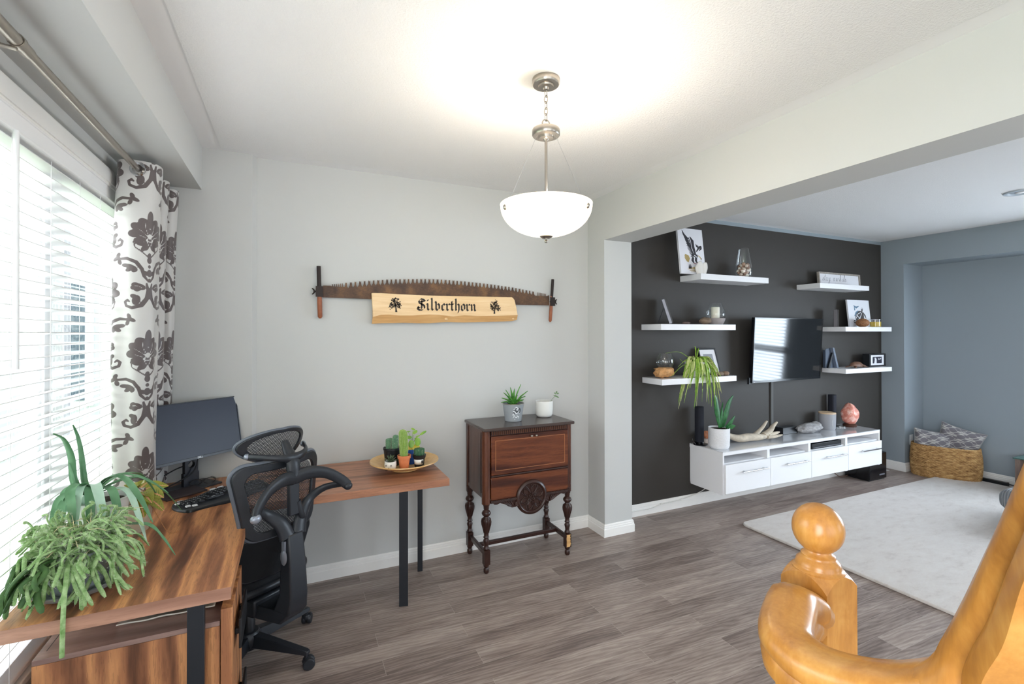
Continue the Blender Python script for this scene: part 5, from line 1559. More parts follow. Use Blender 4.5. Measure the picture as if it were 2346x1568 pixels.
for k in range(6):
    a = 2 * PI * k / 6 + 0.3
    for sd in (-1, 1):
        pts = []
        for j in range(9):
            t_ = j / 8
            r_ = 0.024 + 0.066 * t_; w_ = 0.019 * math.sin(PI * t_) * sd
            pts.append(rosy((r_ * math.cos(a) - w_ * math.sin(a), r_ * math.sin(a) + w_ * math.cos(a), 0.014)))
        mb.tube(pts, 0.0042, 6)
    b = a + PI / 6
    for sd in (-1, 1):
        mb.tube([rosy((0.030 * math.cos(b), 0.030 * math.sin(b), 0.013)), rosy((0.062 * math.cos(b + sd * 0.10), 0.062 * math.sin(b + sd * 0.10), 0.013)), rosy((0.090 * math.cos(b + sd * 0.22), 0.090 * math.sin(b + sd * 0.22), 0.013))], 0.0036, 6)
for rr1 in (0.012, 0.023):
    mb.tube([rosy((rr1 * math.cos(q), rr1 * math.sin(q), 0.015)) for q in [2 * PI * j / 20 for j in range(22)]], 0.0034, 6, caps=False)
obj('rosette', mb, M['mah_dark'], md, local=True, smooth=60, recalc=False)
lp = [(0.0001, 0.0), (0.013, 0.0), (0.019, 0.010), (0.0195, 0.028), (0.013, 0.040), (0.019, 0.047), (0.020, 0.054), (0.014, 0.060)]
up_ = [(0.016, 0.158), (0.021, 0.164), (0.021, 0.172), (0.015, 0.180), (0.0165, 0.200), (0.022, 0.222), (0.016, 0.232), (0.0155, 0.238), (0.021, 0.244), (0.016, 0.252), (0.0165, 0.275), (0.022, 0.300), (0.031, 0.330), (0.033, 0.350), (0.029, 0.370), (0.018, 0.380), (0.017, 0.386), (0.028, 0.396), (0.032, 0.408), (0.026, 0.420), (0.016, 0.430), (0.019, 0.440), (0.019, 0.452), (0.024, 0.462), (0.024, 0.50)]
for i, (x, y) in enumerate(((1.198, 3.030), (1.838, 3.030), (1.194, 3.352), (1.838, 3.352))):
    def flute(mb_):
        for k in range(12):
            a = 2 * PI * k / 12
            pts = [(x + r * 1.0 * math.cos(a), y + r * 1.0 * math.sin(a), z) for r, z in up_ if 0.27 < z < 0.372]
            mb_.tube(pts, 0.0032, 5)
        return mb_
    mb = MB().lathe(lp, (x, y, 0), 20).lathe(up_, (x, y, 0), 20)
    mb.box((x - 0.021, y - 0.021, 0.060), (x + 0.021, y + 0.021, 0.158))
    flute(mb)
    lg = obj('leg', mb, M['mah_dark'], ac, smooth=45, recalc=False)
    if i == 1:
        INV[lg.name] = Matrix()
        random.seed(3)
        wp = [(x - 0.019 + random.uniform(-0.0, 0.004), 0.066 + j * 0.011) for j in range(9)] + [(x + 0.020 - random.uniform(0.0, 0.010), 0.154 - j * 0.011) for j in range(9)]
        p_ = obj('worn_patch', MB().prism(wp, XZ(y - 0.0208), 0, 0.0012), M['pine_edge'], lg, local=True)
        p_['label'] = 'pale bare wood patch where the finish is worn away'
for x in (1.198, 1.838):
    obj('side_stretcher', MB().box((x - 0.011, 3.05, 0.110), (x + 0.011, 3.335, 0.142)), M['mah_dark'], ac, bevel=0.004)
obj('cross_stretcher', MB().box((1.208, 3.180, 0.112), (1.828, 3.204, 0.140)), M['mah_dark'], ac, bevel=0.004)

# plants on the cabinet
TC = 0.9872
zn = ink_mat('zinc_pot', (150, 156, 160), (226, 230, 232), 0.38, 0.0012, ink2=(84, 88, 92))
t6 = thing('aloe_plant', 'spiky green aloe in a grey metal pot with white scroll print on the cabinet', 'potted plant', (1.475, 3.19, TC))
c = Vector((1.475, 3.19, TC))
po = obj('pot', MB().grid(lambda u, v: (c.x + (0.059 + 0.019 * v) * math.cos(-2 * PI * u), c.y + (0.059 + 0.019 * v) * math.sin(-2 * PI * u), c.z + 0.001 + 0.127 * v), 128, 60, closeu=True), zn, t6, smooth=180, recalc=False, solid=0.002)
UU = np.array([(i / 128) for j in range(61) for i in range(128)]); VV = np.array([j / 60 for j in range(61) for i in range(128)])
ang = (UU * 2 * PI)
a0 = (math.atan2(-3.19, -1.475) - 0.0)      # towards the camera
A = ((-ang) - a0 + PI) % (2 * PI) - PI       # angle from camera direction, positive to the right
S1, T1 = A * 0.068, VV * 0.127
DD = stroke(S1, T1, [(0.008, 0.10), (0.022, 0.108), (0.034, 0.098), (0.030, 0.086), (0.020, 0.090)], [0.002, 0.003, 0.0035, 0.003, 0.002])
DD = np.minimum(DD, stroke(S1, T1, [(0.000, 0.08), (0.012, 0.074), (0.020, 0.060), (0.036, 0.066), (0.044, 0.082)], [0.003, 0.0035, 0.003, 0.003, 0.002]))
DD = np.minimum(DD, stroke(S1, T1, [(-0.002, 0.03), (0.008, 0.044), (0.002, 0.058), (-0.006, 0.050)], [0.002, 0.003, 0.003, 0.002]))
DD = np.minimum(DD, stroke(S1, T1, [(0.014, 0.036), (0.026, 0.032), (0.036, 0.042), (0.046, 0.034), (0.040, 0.024)], [0.003, 0.0035, 0.003, 0.003, 0.002]))
for q in ((0.006, 0.092), (0.044, 0.06), (0.012, 0.02), (0.030, 0.05)): DD = np.minimum(DD, d_ell(S1, T1, q, 0.004, 0.003, 0.6))
set_attr(po, 'ink', DD)
set_attr(po, 'ink2', np.minimum(d_ell(S1, T1, (0.028, 0.080), 0.030, 0.024, 0.3), 1) + np.where(DD < 0.0, 1.0, 0.0))
obj('rim', MB().tube([(c.x + 0.0785 * math.cos(q), c.y + 0.0785 * math.sin(q), c.z + 0.128) for q in [2 * PI * j / 48 for j in range(50)]], 0.0028, 8, caps=False), M['nickel'], t6, smooth=60)
obj('soil', MB().lathe([(0.0001, 0.118), (0.072, 0.115), (0.07, 0.11)], tuple(c), 24), M['soil'], t6, smooth=60)
mb = MB()
random.seed(8)
ALD = [(-0.085, 0.05, 0.0), (-0.07, 0.085, 0.03), (-0.055, 0.11, 0.0), (-0.02, 0.125, 0.02), (0.01, 0.115, 0.03), (0.055, 0.15, 0.0), (0.105, 0.105, -0.03), (0.09, 0.06, 0.02), (0.07, 0.035, -0.05), (-0.09, 0.02, -0.02), (-0.04, 0.07, -0.06), (0.03, 0.08, -0.06), (0.0, 0.05, 0.08), (0.08, 0.03, 0.05), (-0.06, 0.03, 0.06), (-0.03, 0.045, -0.08), (0.05, 0.05, -0.075)]
for (dx, dz, dy) in ALD:
    b = c + Vector((dx * 0.12, dy * 0.12, 0.118))
    e = c + Vector((dx * 0.909 + dy * 0.4, -dx * 0.417 + dy * 0.9, 0.118 + dz))
    m_ = b.lerp(e, 0.5) + Vector((0, 0, 0.012))
    strap(mb, [b, b.lerp(m_, 0.6), m_, e], [0.011, 0.0125, 0.009, 0.0006], k=4, fold=0.55, th=0.004)
obj('leaves', mb, leaf_mat('aloe_leaf', (44, 112, 46), (104, 164, 66), 0.4, 30), t6, smooth=70, recalc=False)
c = Vector((1.765, 3.25, TC))
t7 = thing('potted_sprig', 'small green sprig in a plain white cylinder pot on the cabinet', 'potted plant', tuple(c))
pot('pot', c, [(0.0001, 0.0), (0.048, 0.0), (0.058, 0.006), (0.0655, 0.020), (0.0685, 0.06), (0.0695, 0.122), (0.065, 0.122), (0.064, 0.10), (0.0001, 0.10)], M['pot_white'], t7, soil=(0.064, 0.104))
mb = MB()
q0 = c + Vector((0.045, -0.01, 0.10))
mb.tube(smooth_path([q0, q0 + Vector((0.02, 0, 0.03)), q0 + Vector((0.042, -0.01, 0.055)), q0 + Vector((0.05, -0.012, 0.082))], 4), 0.0014, 5)
for (dx, dz, rx, ry, r_) in ((0.05, 0.085, 0.012, 0.006, 0.9), (0.037, 0.078, 0.011, 0.005, -0.4), (0.062, 0.075, 0.010, 0.006, 0.3), (0.046, 0.055, 0.010, 0.006, -0.2), (0.060, 0.048, 0.012, 0.006, -0.5), (0.03, 0.06, 0.008, 0.004, 0.3)):
    disc(mb, q0 + Vector((dx, -0.02, dz)), rx, ry, 0.1, 0.4, r_)
obj('sprig', mb, leaf_mat('sprig_leaf', (84, 116, 74), (120, 150, 98), 0.5, 40), t7, smooth=60, recalc=False)

# ---------------------------------------------------------------- floating shelves
YD = YW + 0.012
SH = dict(
    top_left=(3.307, 4.188, 2.110, 2.163, 'white floating shelf up near the beam, under the eagle print'),
    mid_left=(2.849, 3.739, 1.656, 1.708, 'white floating shelf holding the hurricane candle, left of the television'),
    low_left=(2.857, 3.747, 1.184, 1.234, 'white floating shelf under the spider plant'),
    top_right=(4.968, 5.821, 2.098, 2.150, 'white floating shelf under the framed script sign, high above the television'),
    mid_right=(5.395, 6.249, 1.646, 1.696, 'white floating shelf under the turtle print'),
    low_right=(5.395, 6.251, 1.190, 1.240, 'white floating shelf under the small carved turtle'))
for k, (x0, x1, z0, z1, lab) in SH.items():
    tag(obj('floating_shelf', MB().box((x0, 3.160, z0), (x1, YD, z1)), M['white'], bevel=0.0015), lab, 'shelf', 'white floating shelves on the charcoal wall')
Z1, Z2, Z3 = 2.163, 1.708, 1.234
Z4, Z5, Z6 = 2.150, 1.696, 1.240

M['paper'] = mat('print_paper', (226, 226, 230), 0.7)
M['silver'] = mat('frame_silver_grey', (128, 130, 140), 0.4, metal=0.3)
def flatpanel(name, w, h, th, m, label, cat, loc, tilt, yaw=0.0, group=None):
    """panel standing on its lower edge, leaning back; origin at bottom centre, face to -y"""
    t_ = thing(name, label, cat, loc, yaw, group)
    def f(p):
        c, s = math.cos(tilt), math.sin(tilt)
        return (p[0], p[1] * c + p[2] * s, -p[1] * s + p[2] * c)
    return t_, f
def inkgrid(name, w, h, nx, ny, f, y, mats, par, fn1, fn2=None):
    mb = MB().grid(lambda u, v: f(((u - 0.5) * w, y, v * h)), nx, ny)
    o = obj(name, mb, mats, par, local=True, smooth=180, recalc=False)
    U = np.array([(i / nx - 0.5) * w for j in range(ny + 1) for i in range(nx + 1)])
    V = np.array([j / ny * h for j in range(ny + 1) for i in range(nx + 1)])
    set_attr(o, 'ink', fn1(U, V))
    if fn2: set_attr(o, 'ink2', fn2(U, V))
    return o
# eagle print
M['eagle'] = ink_mat('eagle_print', (226, 226, 232), (38, 36, 44), 0.6, 0.0012, ink2=(172, 150, 96))
ep, f = flatpanel('eagle_print', 0.30, 0.43, 0.018, None, 'white canvas print of a diving eagle leaning on the top left shelf', 'print', (3.298, 3.235, Z1 + 0.0005), 0.12)
obj('canvas', MB().box((-0.15, 0.0, 0.0), (0.15, 0.018, 0.425), fn=f), M['paper'], ep, local=True)
def eagle(U, V):
    D = np.full(U.shape, 1.0)
    # long wing feathers up left
    for i in range(5):
        D = stroke(U, V, [(-0.06 + 0.008 * i, 0.405 - 0.030 * i), (-0.045 + 0.010 * i, 0.365 - 0.026 * i), (-0.010 + 0.006 * i, 0.330 - 0.024 * i)], [0.001, 0.008, 0.004], D)
    for i in range(8):
        D = stroke(U, V, [(-0.028 + 0.004 * i, 0.262 - 0.012 * i), (0.004 + 0.004 * i, 0.256 - 0.012 * i)], [0.0008, 0.0045], D)
    D = stroke(U, V, [(0.012, 0.345), (0.030, 0.31), (0.032, 0.26), (0.042, 0.21), (0.050, 0.185)], [0.004, 0.012, 0.011, 0.010, 0.004], D)
    D = stroke(U, V, [(-0.004, 0.340), (0.008, 0.30), (0.012, 0.24), (0.030, 0.19)], [0.002, 0.004, 0.004, 0.003], D)
    # right wing
    D = stroke(U, V, [(0.062, 0.215), (0.085, 0.25), (0.105, 0.262), (0.108, 0.245), (0.088, 0.225)], [0.003, 0.008, 0.009, 0.006, 0.002], D)
    for i in range(4): D = stroke(U, V, [(0.060 + 0.010 * i, 0.285 - 0.006 * i), (0.066 + 0.008 * i, 0.262 - 0.006 * i)], [0.001, 0.004], D)
    # body bands, legs
    D = stroke(U, V, [(0.010, 0.175), (0.036, 0.188), (0.060, 0.178), (0.066, 0.162)], [0.003, 0.006, 0.007, 0.003], D)
    D = stroke(U, V, [(0.004, 0.160), (0.03, 0.170), (0.052, 0.160)], [0.002, 0.004, 0.003], D)
    D = stroke(U, V, [(0.022, 0.150), (0.016, 0.128), (0.026, 0.106)], [0.009, 0.010, 0.004], D)
    D = stroke(U, V, [(0.052, 0.150), (0.048, 0.130), (0.056, 0.110)], [0.009, 0.009, 0.004], D)
    D = stroke(U, V, [(0.095, 0.155), (0.102, 0.150), (0.098, 0.138)], [0.002, 0.003, 0.002], D)
    # trees
    for x in (-0.020, -0.006): D = np.minimum(D, stroke(U, V, [(x, 0.088), (x, 0.055)], [0.001, 0.007]))
    return D
def eagle2(U, V):
    D = np.full(U.shape, 1.0)
    for i in range(7):
        a = R(150 + i * 17)
        D = stroke(U, V, [(-0.005 + 0.012 * math.cos(a), 0.160 + 0.012 * math.sin(a)), (-0.015 + 0.036 * math.cos(a), 0.155 + 0.044 * math.sin(a))], [0.002, 0.0052], D)
    D = stroke(U, V, [(0.075, 0.175), (0.092, 0.162), (0.100, 0.140)], [0.003, 0.004, 0.002], D)
    for (x0, y0, x1, r) in ((-0.035, 0.045, 0.10, 0.004), (-0.02, 0.032, 0.10, 0.004), (0.0, 0.060, 0.095, 0.007), (-0.01, 0.018, 0.09, 0.003)): D = stroke(U, V, [(x0, y0), ((x0 + x1) / 2, y0 + 0.006), (x1, y0 - 0.004)], [0.001, r, 0.001], D)
    return D
inkgrid('print_face', 0.298, 0.423, 150, 210, f, -0.0006, M['eagle'], ep, lambda U, V: eagle((U + 0.02) / 1.28, V) - 0.0012, lambda U, V: eagle2((U + 0.02) / 1.28, V) - 0.0008)
obj('red_claws', MB().tube([f((0.014, -0.0012, 0.098)), f((0.026, -0.0012, 0.104)), f((0.038, -0.0012, 0.097))], 0.0022, 5).tube([f((0.048, -0.0012, 0.102)), f((0.058, -0.0012, 0.109)), f((0.070, -0.0012, 0.102))], 0.0022, 5), mat('claw_red', (150, 44, 36), 0.6), ep, local=True)

# ceramic sculpture
M['ceramic'] = mat('ceramic_cream_white', (226, 222, 216), 0.3)
cs = thing('ceramic_sculpture', 'small cream ceramic folded sculpture in front of the eagle print', 'sculpture', (3.365, 3.205, Z1))
def leafshell(x0, x1, h, bx, lean_):
    def g(u, v):
        a = PI * (u - 0.5)
        w = 0.020 + 0.024 * math.sin(PI * min(1, 0.12 + v * 0.62))
        return (x0 + (x1 - x0) * v * 0 + bx + w * math.sin(a) * (1 if True else 1) + lean_ * v, 3.205 - 0.026 * math.cos(a) * (1 - 0.3 * v) + 0.01, Z1 + 0.001 + h * v * (1 - 0.42 * abs(math.sin(a)) ** 3 * v))
    return g
obj('shell_front', MB().grid(leafshell(0, 0, 0.115, 3.342, -0.004), 18, 12), M['ceramic'], cs, smooth=180, recalc=False, solid=0.006)
obj('shell_back', MB().grid(leafshell(0, 0, 0.108, 3.382, 0.016), 18, 12), M['ceramic'], cs, smooth=180, recalc=False, solid=0.006)

# tall glass vase with shells
vc = Vector((3.999, 3.285, Z1))
vs_ = thing('glass_vase', 'tapered clear glass vase half filled with shells on the top left shelf', 'vase', tuple(vc))
vo = [(0.0001, 0.0), (0.060, 0.0), (0.070, 0.02), (0.079, 0.06), (0.078, 0.10), (0.046, 0.285), (0.044, 0.29)]
obj('vase_glass', MB().lathe(vo + [(r - 0.003, z + 0.002) for r, z in vo[::-1] if r > 0.01] + [(0.0001, 0.006)], vc, 40), M['glass'], vs_, smooth=50)
random.seed(21)
for i in range(34):
    q = i / 34; a = i * 2.4
    rr_ = 0.052 * math.sqrt(((i * 7) % 34) / 34); zz = 0.022 + 0.115 * q
    s = random.uniform(0.018, 0.025)
    o = obj('seashell', MB().ball((vc.x + rr_ * math.cos(a), vc.y + rr_ * math.sin(a), vc.z + zz), (s, s * 0.7, s * 0.8), 10, 7, fn=lambda p: p * (1 + 0.25 * math.sin(5 * math.atan2(p.y, p.x)))), mat('shell_%d' % i, [(214, 196, 178), (176, 140, 116), (236, 228, 216), (150, 116, 96)][i % 4], 0.5) if i < 4 else None or bpy.data.materials['shell_%d' % (i % 4)], None, smooth=60)
    tag(o, 'small pale seashell inside the tall glass vase', 'seashell', 'seashells in the glass vase')

# mid left: frame seen side-on, stone, rock, hurricane
fr = thing('picture_frame', 'grey picture frame seen edge-on with black easel back on the shelf by the pillar', 'picture frame', (3.03, 3.28, Z2), 0)
def lean2(p, t=0.30):   # slab whose plane runs away from the room, leaning sideways
    a = -p[2] * math.sin(t) - p[0] * math.cos(t)
    b = p[1] - 3.27
    return (3.075 + a * 0.735 + b * 0.678, 3.27 - a * 0.678 + b * 0.735, Z2 + 0.010 + p[2] * math.cos(t) - p[0] * math.sin(t))
obj('frame_edge', MB().box((0.0, 3.19, 0.0), (0.026, 3.35, 0.225), fn=lean2), M['silver'], fr, bevel=0.003)
obj('frame_face', MB().box((-0.010, 3.195, 0.006), (0.0, 3.345, 0.215), fn=lean2), M['black'], fr)
obj('easel_leg', MB().box((-0.003, -0.015, 0.0), (0.003, 0.015, 0.165), fn=lambda p: (2.935 + p[2] * 0.30 * 1.0 + p[0] + p[1] * 0.678, 3.30 - p[2] * 0.12 + p[1] * 0.735, Z2 + 0.001 + p[2] * 0.86)), M['black'], fr)
def rock(name, c, r, col, label, cat='stone', sd=1, rough=0.8, amp=0.12, sh=None, sub=(18, 12), freq=2.2):
    from mathutils import noise as mn_
    off = Vector((sd * 7.3, sd * 3.1, sd * 1.7))
    def fn(p):
        k = 1 + amp * mn_.noise(p * freq + off) + amp * 0.4 * mn_.noise(p * freq * 3 + off)
        q = p * k
        return sh(q) if sh else q
    mb = MB().ball((c[0], c[1], c[2]), r, sub[0], sub[1], fn=fn)
    zm = min(v[2] for v in mb.v)
    mb.fx(lambda p: (p[0], p[1], p[2] + c[2] * 0 + (c[3] - zm) if len(c) > 3 else p[2]))
    o = obj(name, mb, mat(name + '_stone', col, rough, var=0.28, vscale=28, bump=0.35, bscale=60), smooth=50)
    return tag(o, label, cat)
rock('pebble', (3.24, 3.27, Z2 + 0.01, Z2), (0.044, 0.03, 0.013), (104, 88, 84), 'flat dark pebble between the grey frame and the brown rock', sd=2)
rock('brown_rock', (3.450, 3.25, Z2 + 0.03, Z2), (0.056, 0.05, 0.033), (128, 110, 92), 'rough brown rock beside the hurricane candle holder', 'rock', sd=3, amp=0.2)
hc = Vector((3.622, 3.285, Z2))
hu = thing('hurricane_candle_holder', 'clear glass hurricane shade on a round stone base with a cream pillar candle', 'candle holder', tuple(hc))
obj('stone_base', MB().lathe([(0.0001, 0.001), (0.060, 0.001), (0.072, 0.02), (0.082, 0.045), (0.084, 0.060), (0.078, 0.062), (0.0001, 0.060)], hc, 40), mat('base_stone', (160, 152, 150), 0.7, var=0.08, bump=0.1), hu, smooth=40)
ho = [(0.074, 0.062), (0.086, 0.085), (0.087, 0.105), (0.078, 0.140), (0.056, 0.195), (0.051, 0.203)]
obj('glass_shade', MB().lathe(ho + [(r - 0.003, z) for r, z in ho[::-1]] + [ho[0]], hc, 40, caps=False), M['glass'], hu, smooth=60)
cd = thing('pillar_candle', 'cream pillar candle standing inside the hurricane glass', 'candle', (hc.x - 0.005, hc.y, hc.z + 0.061))
obj('wax', MB().lathe([(0.0001, 0.0), (0.037, 0.0), (0.038, 0.004), (0.038, 0.102), (0.035, 0.105), (0.02, 0.099), (0.0001, 0.098)], (hc.x - 0.005, hc.y, hc.z + 0.0615), 32), mat('candle_wax', (238, 232, 214), 0.45, sss=0.2), cd, smooth=40)
obj('wick', MB().tube([(hc.x - 0.005, hc.y, hc.z + 0.158), (hc.x - 0.004, hc.y, hc.z + 0.176)], 0.0013, 5), M['black'], cd)

# low left: glass bowl on driftwood, spider plant, framed photo, two stones
M['drift'] = mat('driftwood_tan', (200, 150, 98), 0.7, var=0.35, vscale=34, bump=0.7, bscale=60, bdist=0.01)
bw = thing('driftwood_terrarium', 'round clear glass bowl sunk into a tan driftwood root base', 'terrarium', (2.975, 3.27, Z3))
from mathutils import noise as mnz
def droot(p):
    k = 1 + 0.30 * mnz.noise(p * 1.9 + Vector((3, 1, 5))) + 0.12 * mnz.noise(p * 5.0)
    q = p * k
    if q.z > 0.35: q = Vector((q.x * 0.95, q.y, 0.35 + (q.z - 0.35) * 0.3))
    return Vector((q.x * (1 + 0.25 * abs(q.z)), q.y, q.z))
mb = MB().ball((2.972, 3.27, Z3 + 0.055), (0.088, 0.065, 0.062), 30, 18, fn=droot)
zm = min(v[2] for v in mb.v)
mb.fx(lambda p: (p[0], p[1], p[2] + Z3 - zm))
obj('root_base', mb, M['drift'], bw, smooth=50)
go = [(0.0001, 0.078), (0.035, 0.080), (0.060, 0.095), (0.074, 0.122), (0.076, 0.145), (0.069, 0.180), (0.055, 0.215)]
obj('glass_bowl', MB().lathe(go + [(max(r - 0.003, 0.0001), z + 0.002) for r, z in go[::-1]], (2.992, 3.27, Z3), 40, caps=False), M['glass'], bw, smooth=60)

sc_ = Vector((3.345, 3.262, Z3))
sp = thing('spider_plant', 'spider plant with long striped leaves spilling over the shelf from a white pot', 'potted plant', tuple(sc_))
pot('pot', sc_, [(0.0001, 0.001), (0.080, 0.001), (0.088, 0.03), (0.098, 0.125), (0.101, 0.134), (0.094, 0.134), (0.088, 0.10), (0.0001, 0.10)], M['pot_white'], sp, soil=(0.088, 0.110))
M['spider'] = leaf_mat('spider_leaf', (112, 158, 46), (170, 200, 84), 0.45, 30)
M['spider_y'] = leaf_mat('spider_leaf_pale', (196, 208, 128), (222, 226, 160), 0.45, 30)
mb, my = MB(), MB()
random.seed(33)
S0 = sc_ + Vector((0, 0, 0.115))
for i in range(96):
    a = random.uniform(R(185), R(350)) if i < 82 else random.uniform(0, 2 * PI)
    rch = random.uniform(0.05, 0.15)
    dr_ = random.uniform(0.05, 0.40) if i < 76 else random.uniform(-0.06, 0.06)
    c, s = math.cos(a), math.sin(a)
    wgt = abs(s)
    if i < 76: rch = max(rch, 0.112 / max(wgt, 0.62))
    tip = S0 + Vector((c * rch * 1.35 + random.uniform(-.02, .02), s * rch, -dr_))
    top = S0 + Vector((c * rch * 0.62, s * rch * 0.62, random.uniform(0.02, 0.07)))
    mid = S0 + Vector((c * rch * 1.0, s * rch * 1.0, -dr_ * 0.38))
    if tip.y > 3.40: continue
    P_ = [S0 + Vector((c * 0.01, s * 0.01, -0.01)), top, mid, tip]
    strap(my if i % 3 == 0 else mb, P_, [0.004, 0.0065, 0.006, 0.0006], k=5, fold=0.4, th=0.001)
for (x, z, y) in ((2.95, 1.455, 3.22), (2.99, 1.245, 3.2), (3.28, 1.51, 3.22), (3.32, 1.49, 3.2), (3.07, 1.33, 3.2), (3.51, 1.12, 3.14), (3.47, 1.30, 3.2)):
    e = Vector((x, y, z)); m_ = S0.lerp(e, 0.55) + Vector((0, -0.01, 0.05))
    strap(mb, [S0, m_, e], [0.004, 0.006, 0.0006], k=6, fold=0.4, th=0.001)
obj('leaves', mb, M['spider'], sp, smooth=70, recalc=False)
obj('pale_leaves', my, M['spider_y'], sp, smooth=70, recalc=False)

pf, f = flatpanel('framed_photo', 0.27, 0.27, 0.02, None, 'black framed portrait photo leaning behind the spider plant', 'picture frame', (3.60, 3.30, Z3 + 0.001), 0.30, 0.0)
W_, H_ = 0.225, 0.262
obj('frame', MB().box((-W_ / 2, -0.002, 0), (W_ / 2, 0.016, 0.014), fn=f).box((-W_ / 2, -0.002, H_ - 0.014), (W_ / 2, 0.016, H_), fn=f).box((-W_ / 2, -0.002, 0.014), (-W_ / 2 + 0.012, 0.016, H_ - 0.014), fn=f).box((W_ / 2 - 0.012, -0.002, 0.014), (W_ / 2, 0.016, H_ - 0.014), fn=f), M['black'], pf, local=True)
obj('mat_board', MB().box((-W_ / 2 + 0.012, 0.004, 0.014), (W_ / 2 - 0.012, 0.008, H_ - 0.014), fn=f), M['paper'], pf, local=True)
M['photo'] = ink_mat('photo_grey', (150, 152, 160), (74, 76, 86), 0.3, 0.003, ink2=(206, 206, 210))
def portrait(U, V):
    D = d_ell(U, V, (0.0, 0.095), 0.010, 0.013, 0)
    D = stroke(U, V, [(0, 0.085), (0.0, 0.05), (0.0, 0.0)], [0.012, 0.034, 0.046], D)
    return stroke(U, V, [(-0.045, 0.02), (-0.02, 0.045), (0.03, 0.03)], [0.012, 0.014, 0.010], D)
o = inkgrid('photograph', 0.120, 0.135, 60, 60, lambda p: f((p[0], p[1], p[2] + 0.070)), 0.0034, M['photo'], pf, portrait, lambda U, V: d_ell(U, V, (0.0, 0.105), 0.014, 0.006, 0))
obj('easel_back', MB().box((-0.03, 0.018, 0.0), (0.03, 0.022, 0.16), fn=lambda p: (p[0], 0.088 - p[2] * 0.15 + p[1] * 0.2, p[2])), M['black'], pf, local=True)
rock('flat_stone', (3.575, 3.205, Z3 + 0.02, Z3), (0.052, 0.034, 0.021), (132, 114, 96), 'smooth brown stone below the framed portrait, nearer the spider plant', sd=5, amp=0.06)
rock('flat_stone', (3.665, 3.215, Z3 + 0.02, Z3), (0.040, 0.032, 0.021), (142, 116, 96), 'smooth reddish stone below the framed portrait, nearer the television', sd=7, amp=0.06)

# top right: framed script sign
sf, f = flatpanel('framed_sign', 0.8, 0.15, 0.02, None, 'long wood framed white sign with thin grey script on the shelf above the television', 'sign', (5.585, 3.325, Z4 + 0.001), 0.06, 0.0)
W_, H_ = 0.745, 0.150
M['grey_wood'] = mat('weathered_wood', (150, 142, 134), 0.7, var=0.15, vscale=30)
for (a, b) in (((-W_ / 2, -0.004, 0), (W_ / 2, 0.02, 0.018)), ((-W_ / 2, -0.004, H_ - 0.018), (W_ / 2, 0.02, H_)), ((-W_ / 2, -0.004, 0.018), (-W_ / 2 + 0.018, 0.02, H_ - 0.018)), ((W_ / 2 - 0.018, -0.004, 0.018), (W_ / 2, 0.02, H_ - 0.018))):
    obj('frame_rail', MB().box(a, b, fn=f), M['grey_wood'], sf, local=True)
obj('sign_face', MB().box((-W_ / 2 + 0.018, 0.006, 0.018), (W_ / 2 - 0.018, 0.010, H_ - 0.018), fn=f), M['paper'], sf, local=True)
# handwriting: stay awhile
def script(mb, segs, f, sc, x0, z0, y, r):
    for pts in segs:
        P = smooth_path([(x0 + (a + 0.22 * b) * sc, b * sc, 0) for a, b in pts], 6)
        mb.tube([f((p.x, y, z0 + p.y)) for p in P], r, 5)
g = []
x = 0.0
def put(ltr, x):
    A_ = [[(0.45, .85), (0.2, 1.0), (0.02, .6), (0.1, .15), (0.35, .0), (.55, .35), (.55, .95), (.55, .3), (.72, 0), (.95, .15)]]
    T_ = {'s': ([[(-.1, .1), (.25, .9), (.4, .8), (.35, .35), (.15, 0), (-.05, .1)], [(.15, 0), (.6, .1)]], .6),
          't': ([[(0, .1), (.3, 1.9), (.15, .4), (.3, 0), (.6, .15)], [(-.15, 1.3), (.65, 1.4)]], .6),
          'a': (A_, .95),
          'y': ([[(0, .7), (.1, .95), (.15, .3), (.35, 0), (.6, .5), (.65, .95), (.5, -.5), (.2, -1.0), (.0, -.7), (.5, -.1), (.95, .15)]], 1.0),
          'w': ([[(0, .7), (.1, .95), (.12, .2), (.3, 0), (.5, .4), (.55, .9), (.55, .2), (.75, 0), (1.0, .5), (.98, .95), (1.25, .8)]], 1.3),
          'h': ([[(0, .2), (.45, 1.6), (.4, 2.1), (.25, 1.8), (.12, 0), (.3, .8), (.5, .9), (.5, .2), (.65, 0), (.9, .15)]], .95),
          'i': ([[(0, .3), (.15, .9), (.1, .2), (.25, 0), (.5, .2)], [(.2, 1.35), (.22, 1.4)]], .5),
          'l': ([[(0, .2), (.5, 1.7), (.42, 2.2), (.25, 1.8), (.1, .4), (.25, 0), (.5, .15)]], .55),
          'e': ([[(0, .3), (.35, .55), (.35, .95), (.12, .8), (.08, .2), (.35, 0), (.9, .4)]], .6)}[ltr]
    return [[(p[0] + x, p[1]) for p in s_] for s_ in T_[0]], x + T_[1] * 1.35
x = 0.0
for ch_ in 'stay awhile':
    if ch_ == ' ': x += 0.9; continue
    s_, x = put(ch_, x); g += s_
M['pencil'] = mat('pencil_grey', (150, 150, 158), 0.8)
for q in (0, 1):
    mb = MB()
    script(mb, [s_ for s_ in g if (s_[0][0] > 4.9) == bool(q)], f, 0.036, -0.30, 0.058, 0.005, 0.0013)
    obj('lettering', mb, M['pencil'], sf, local=True)

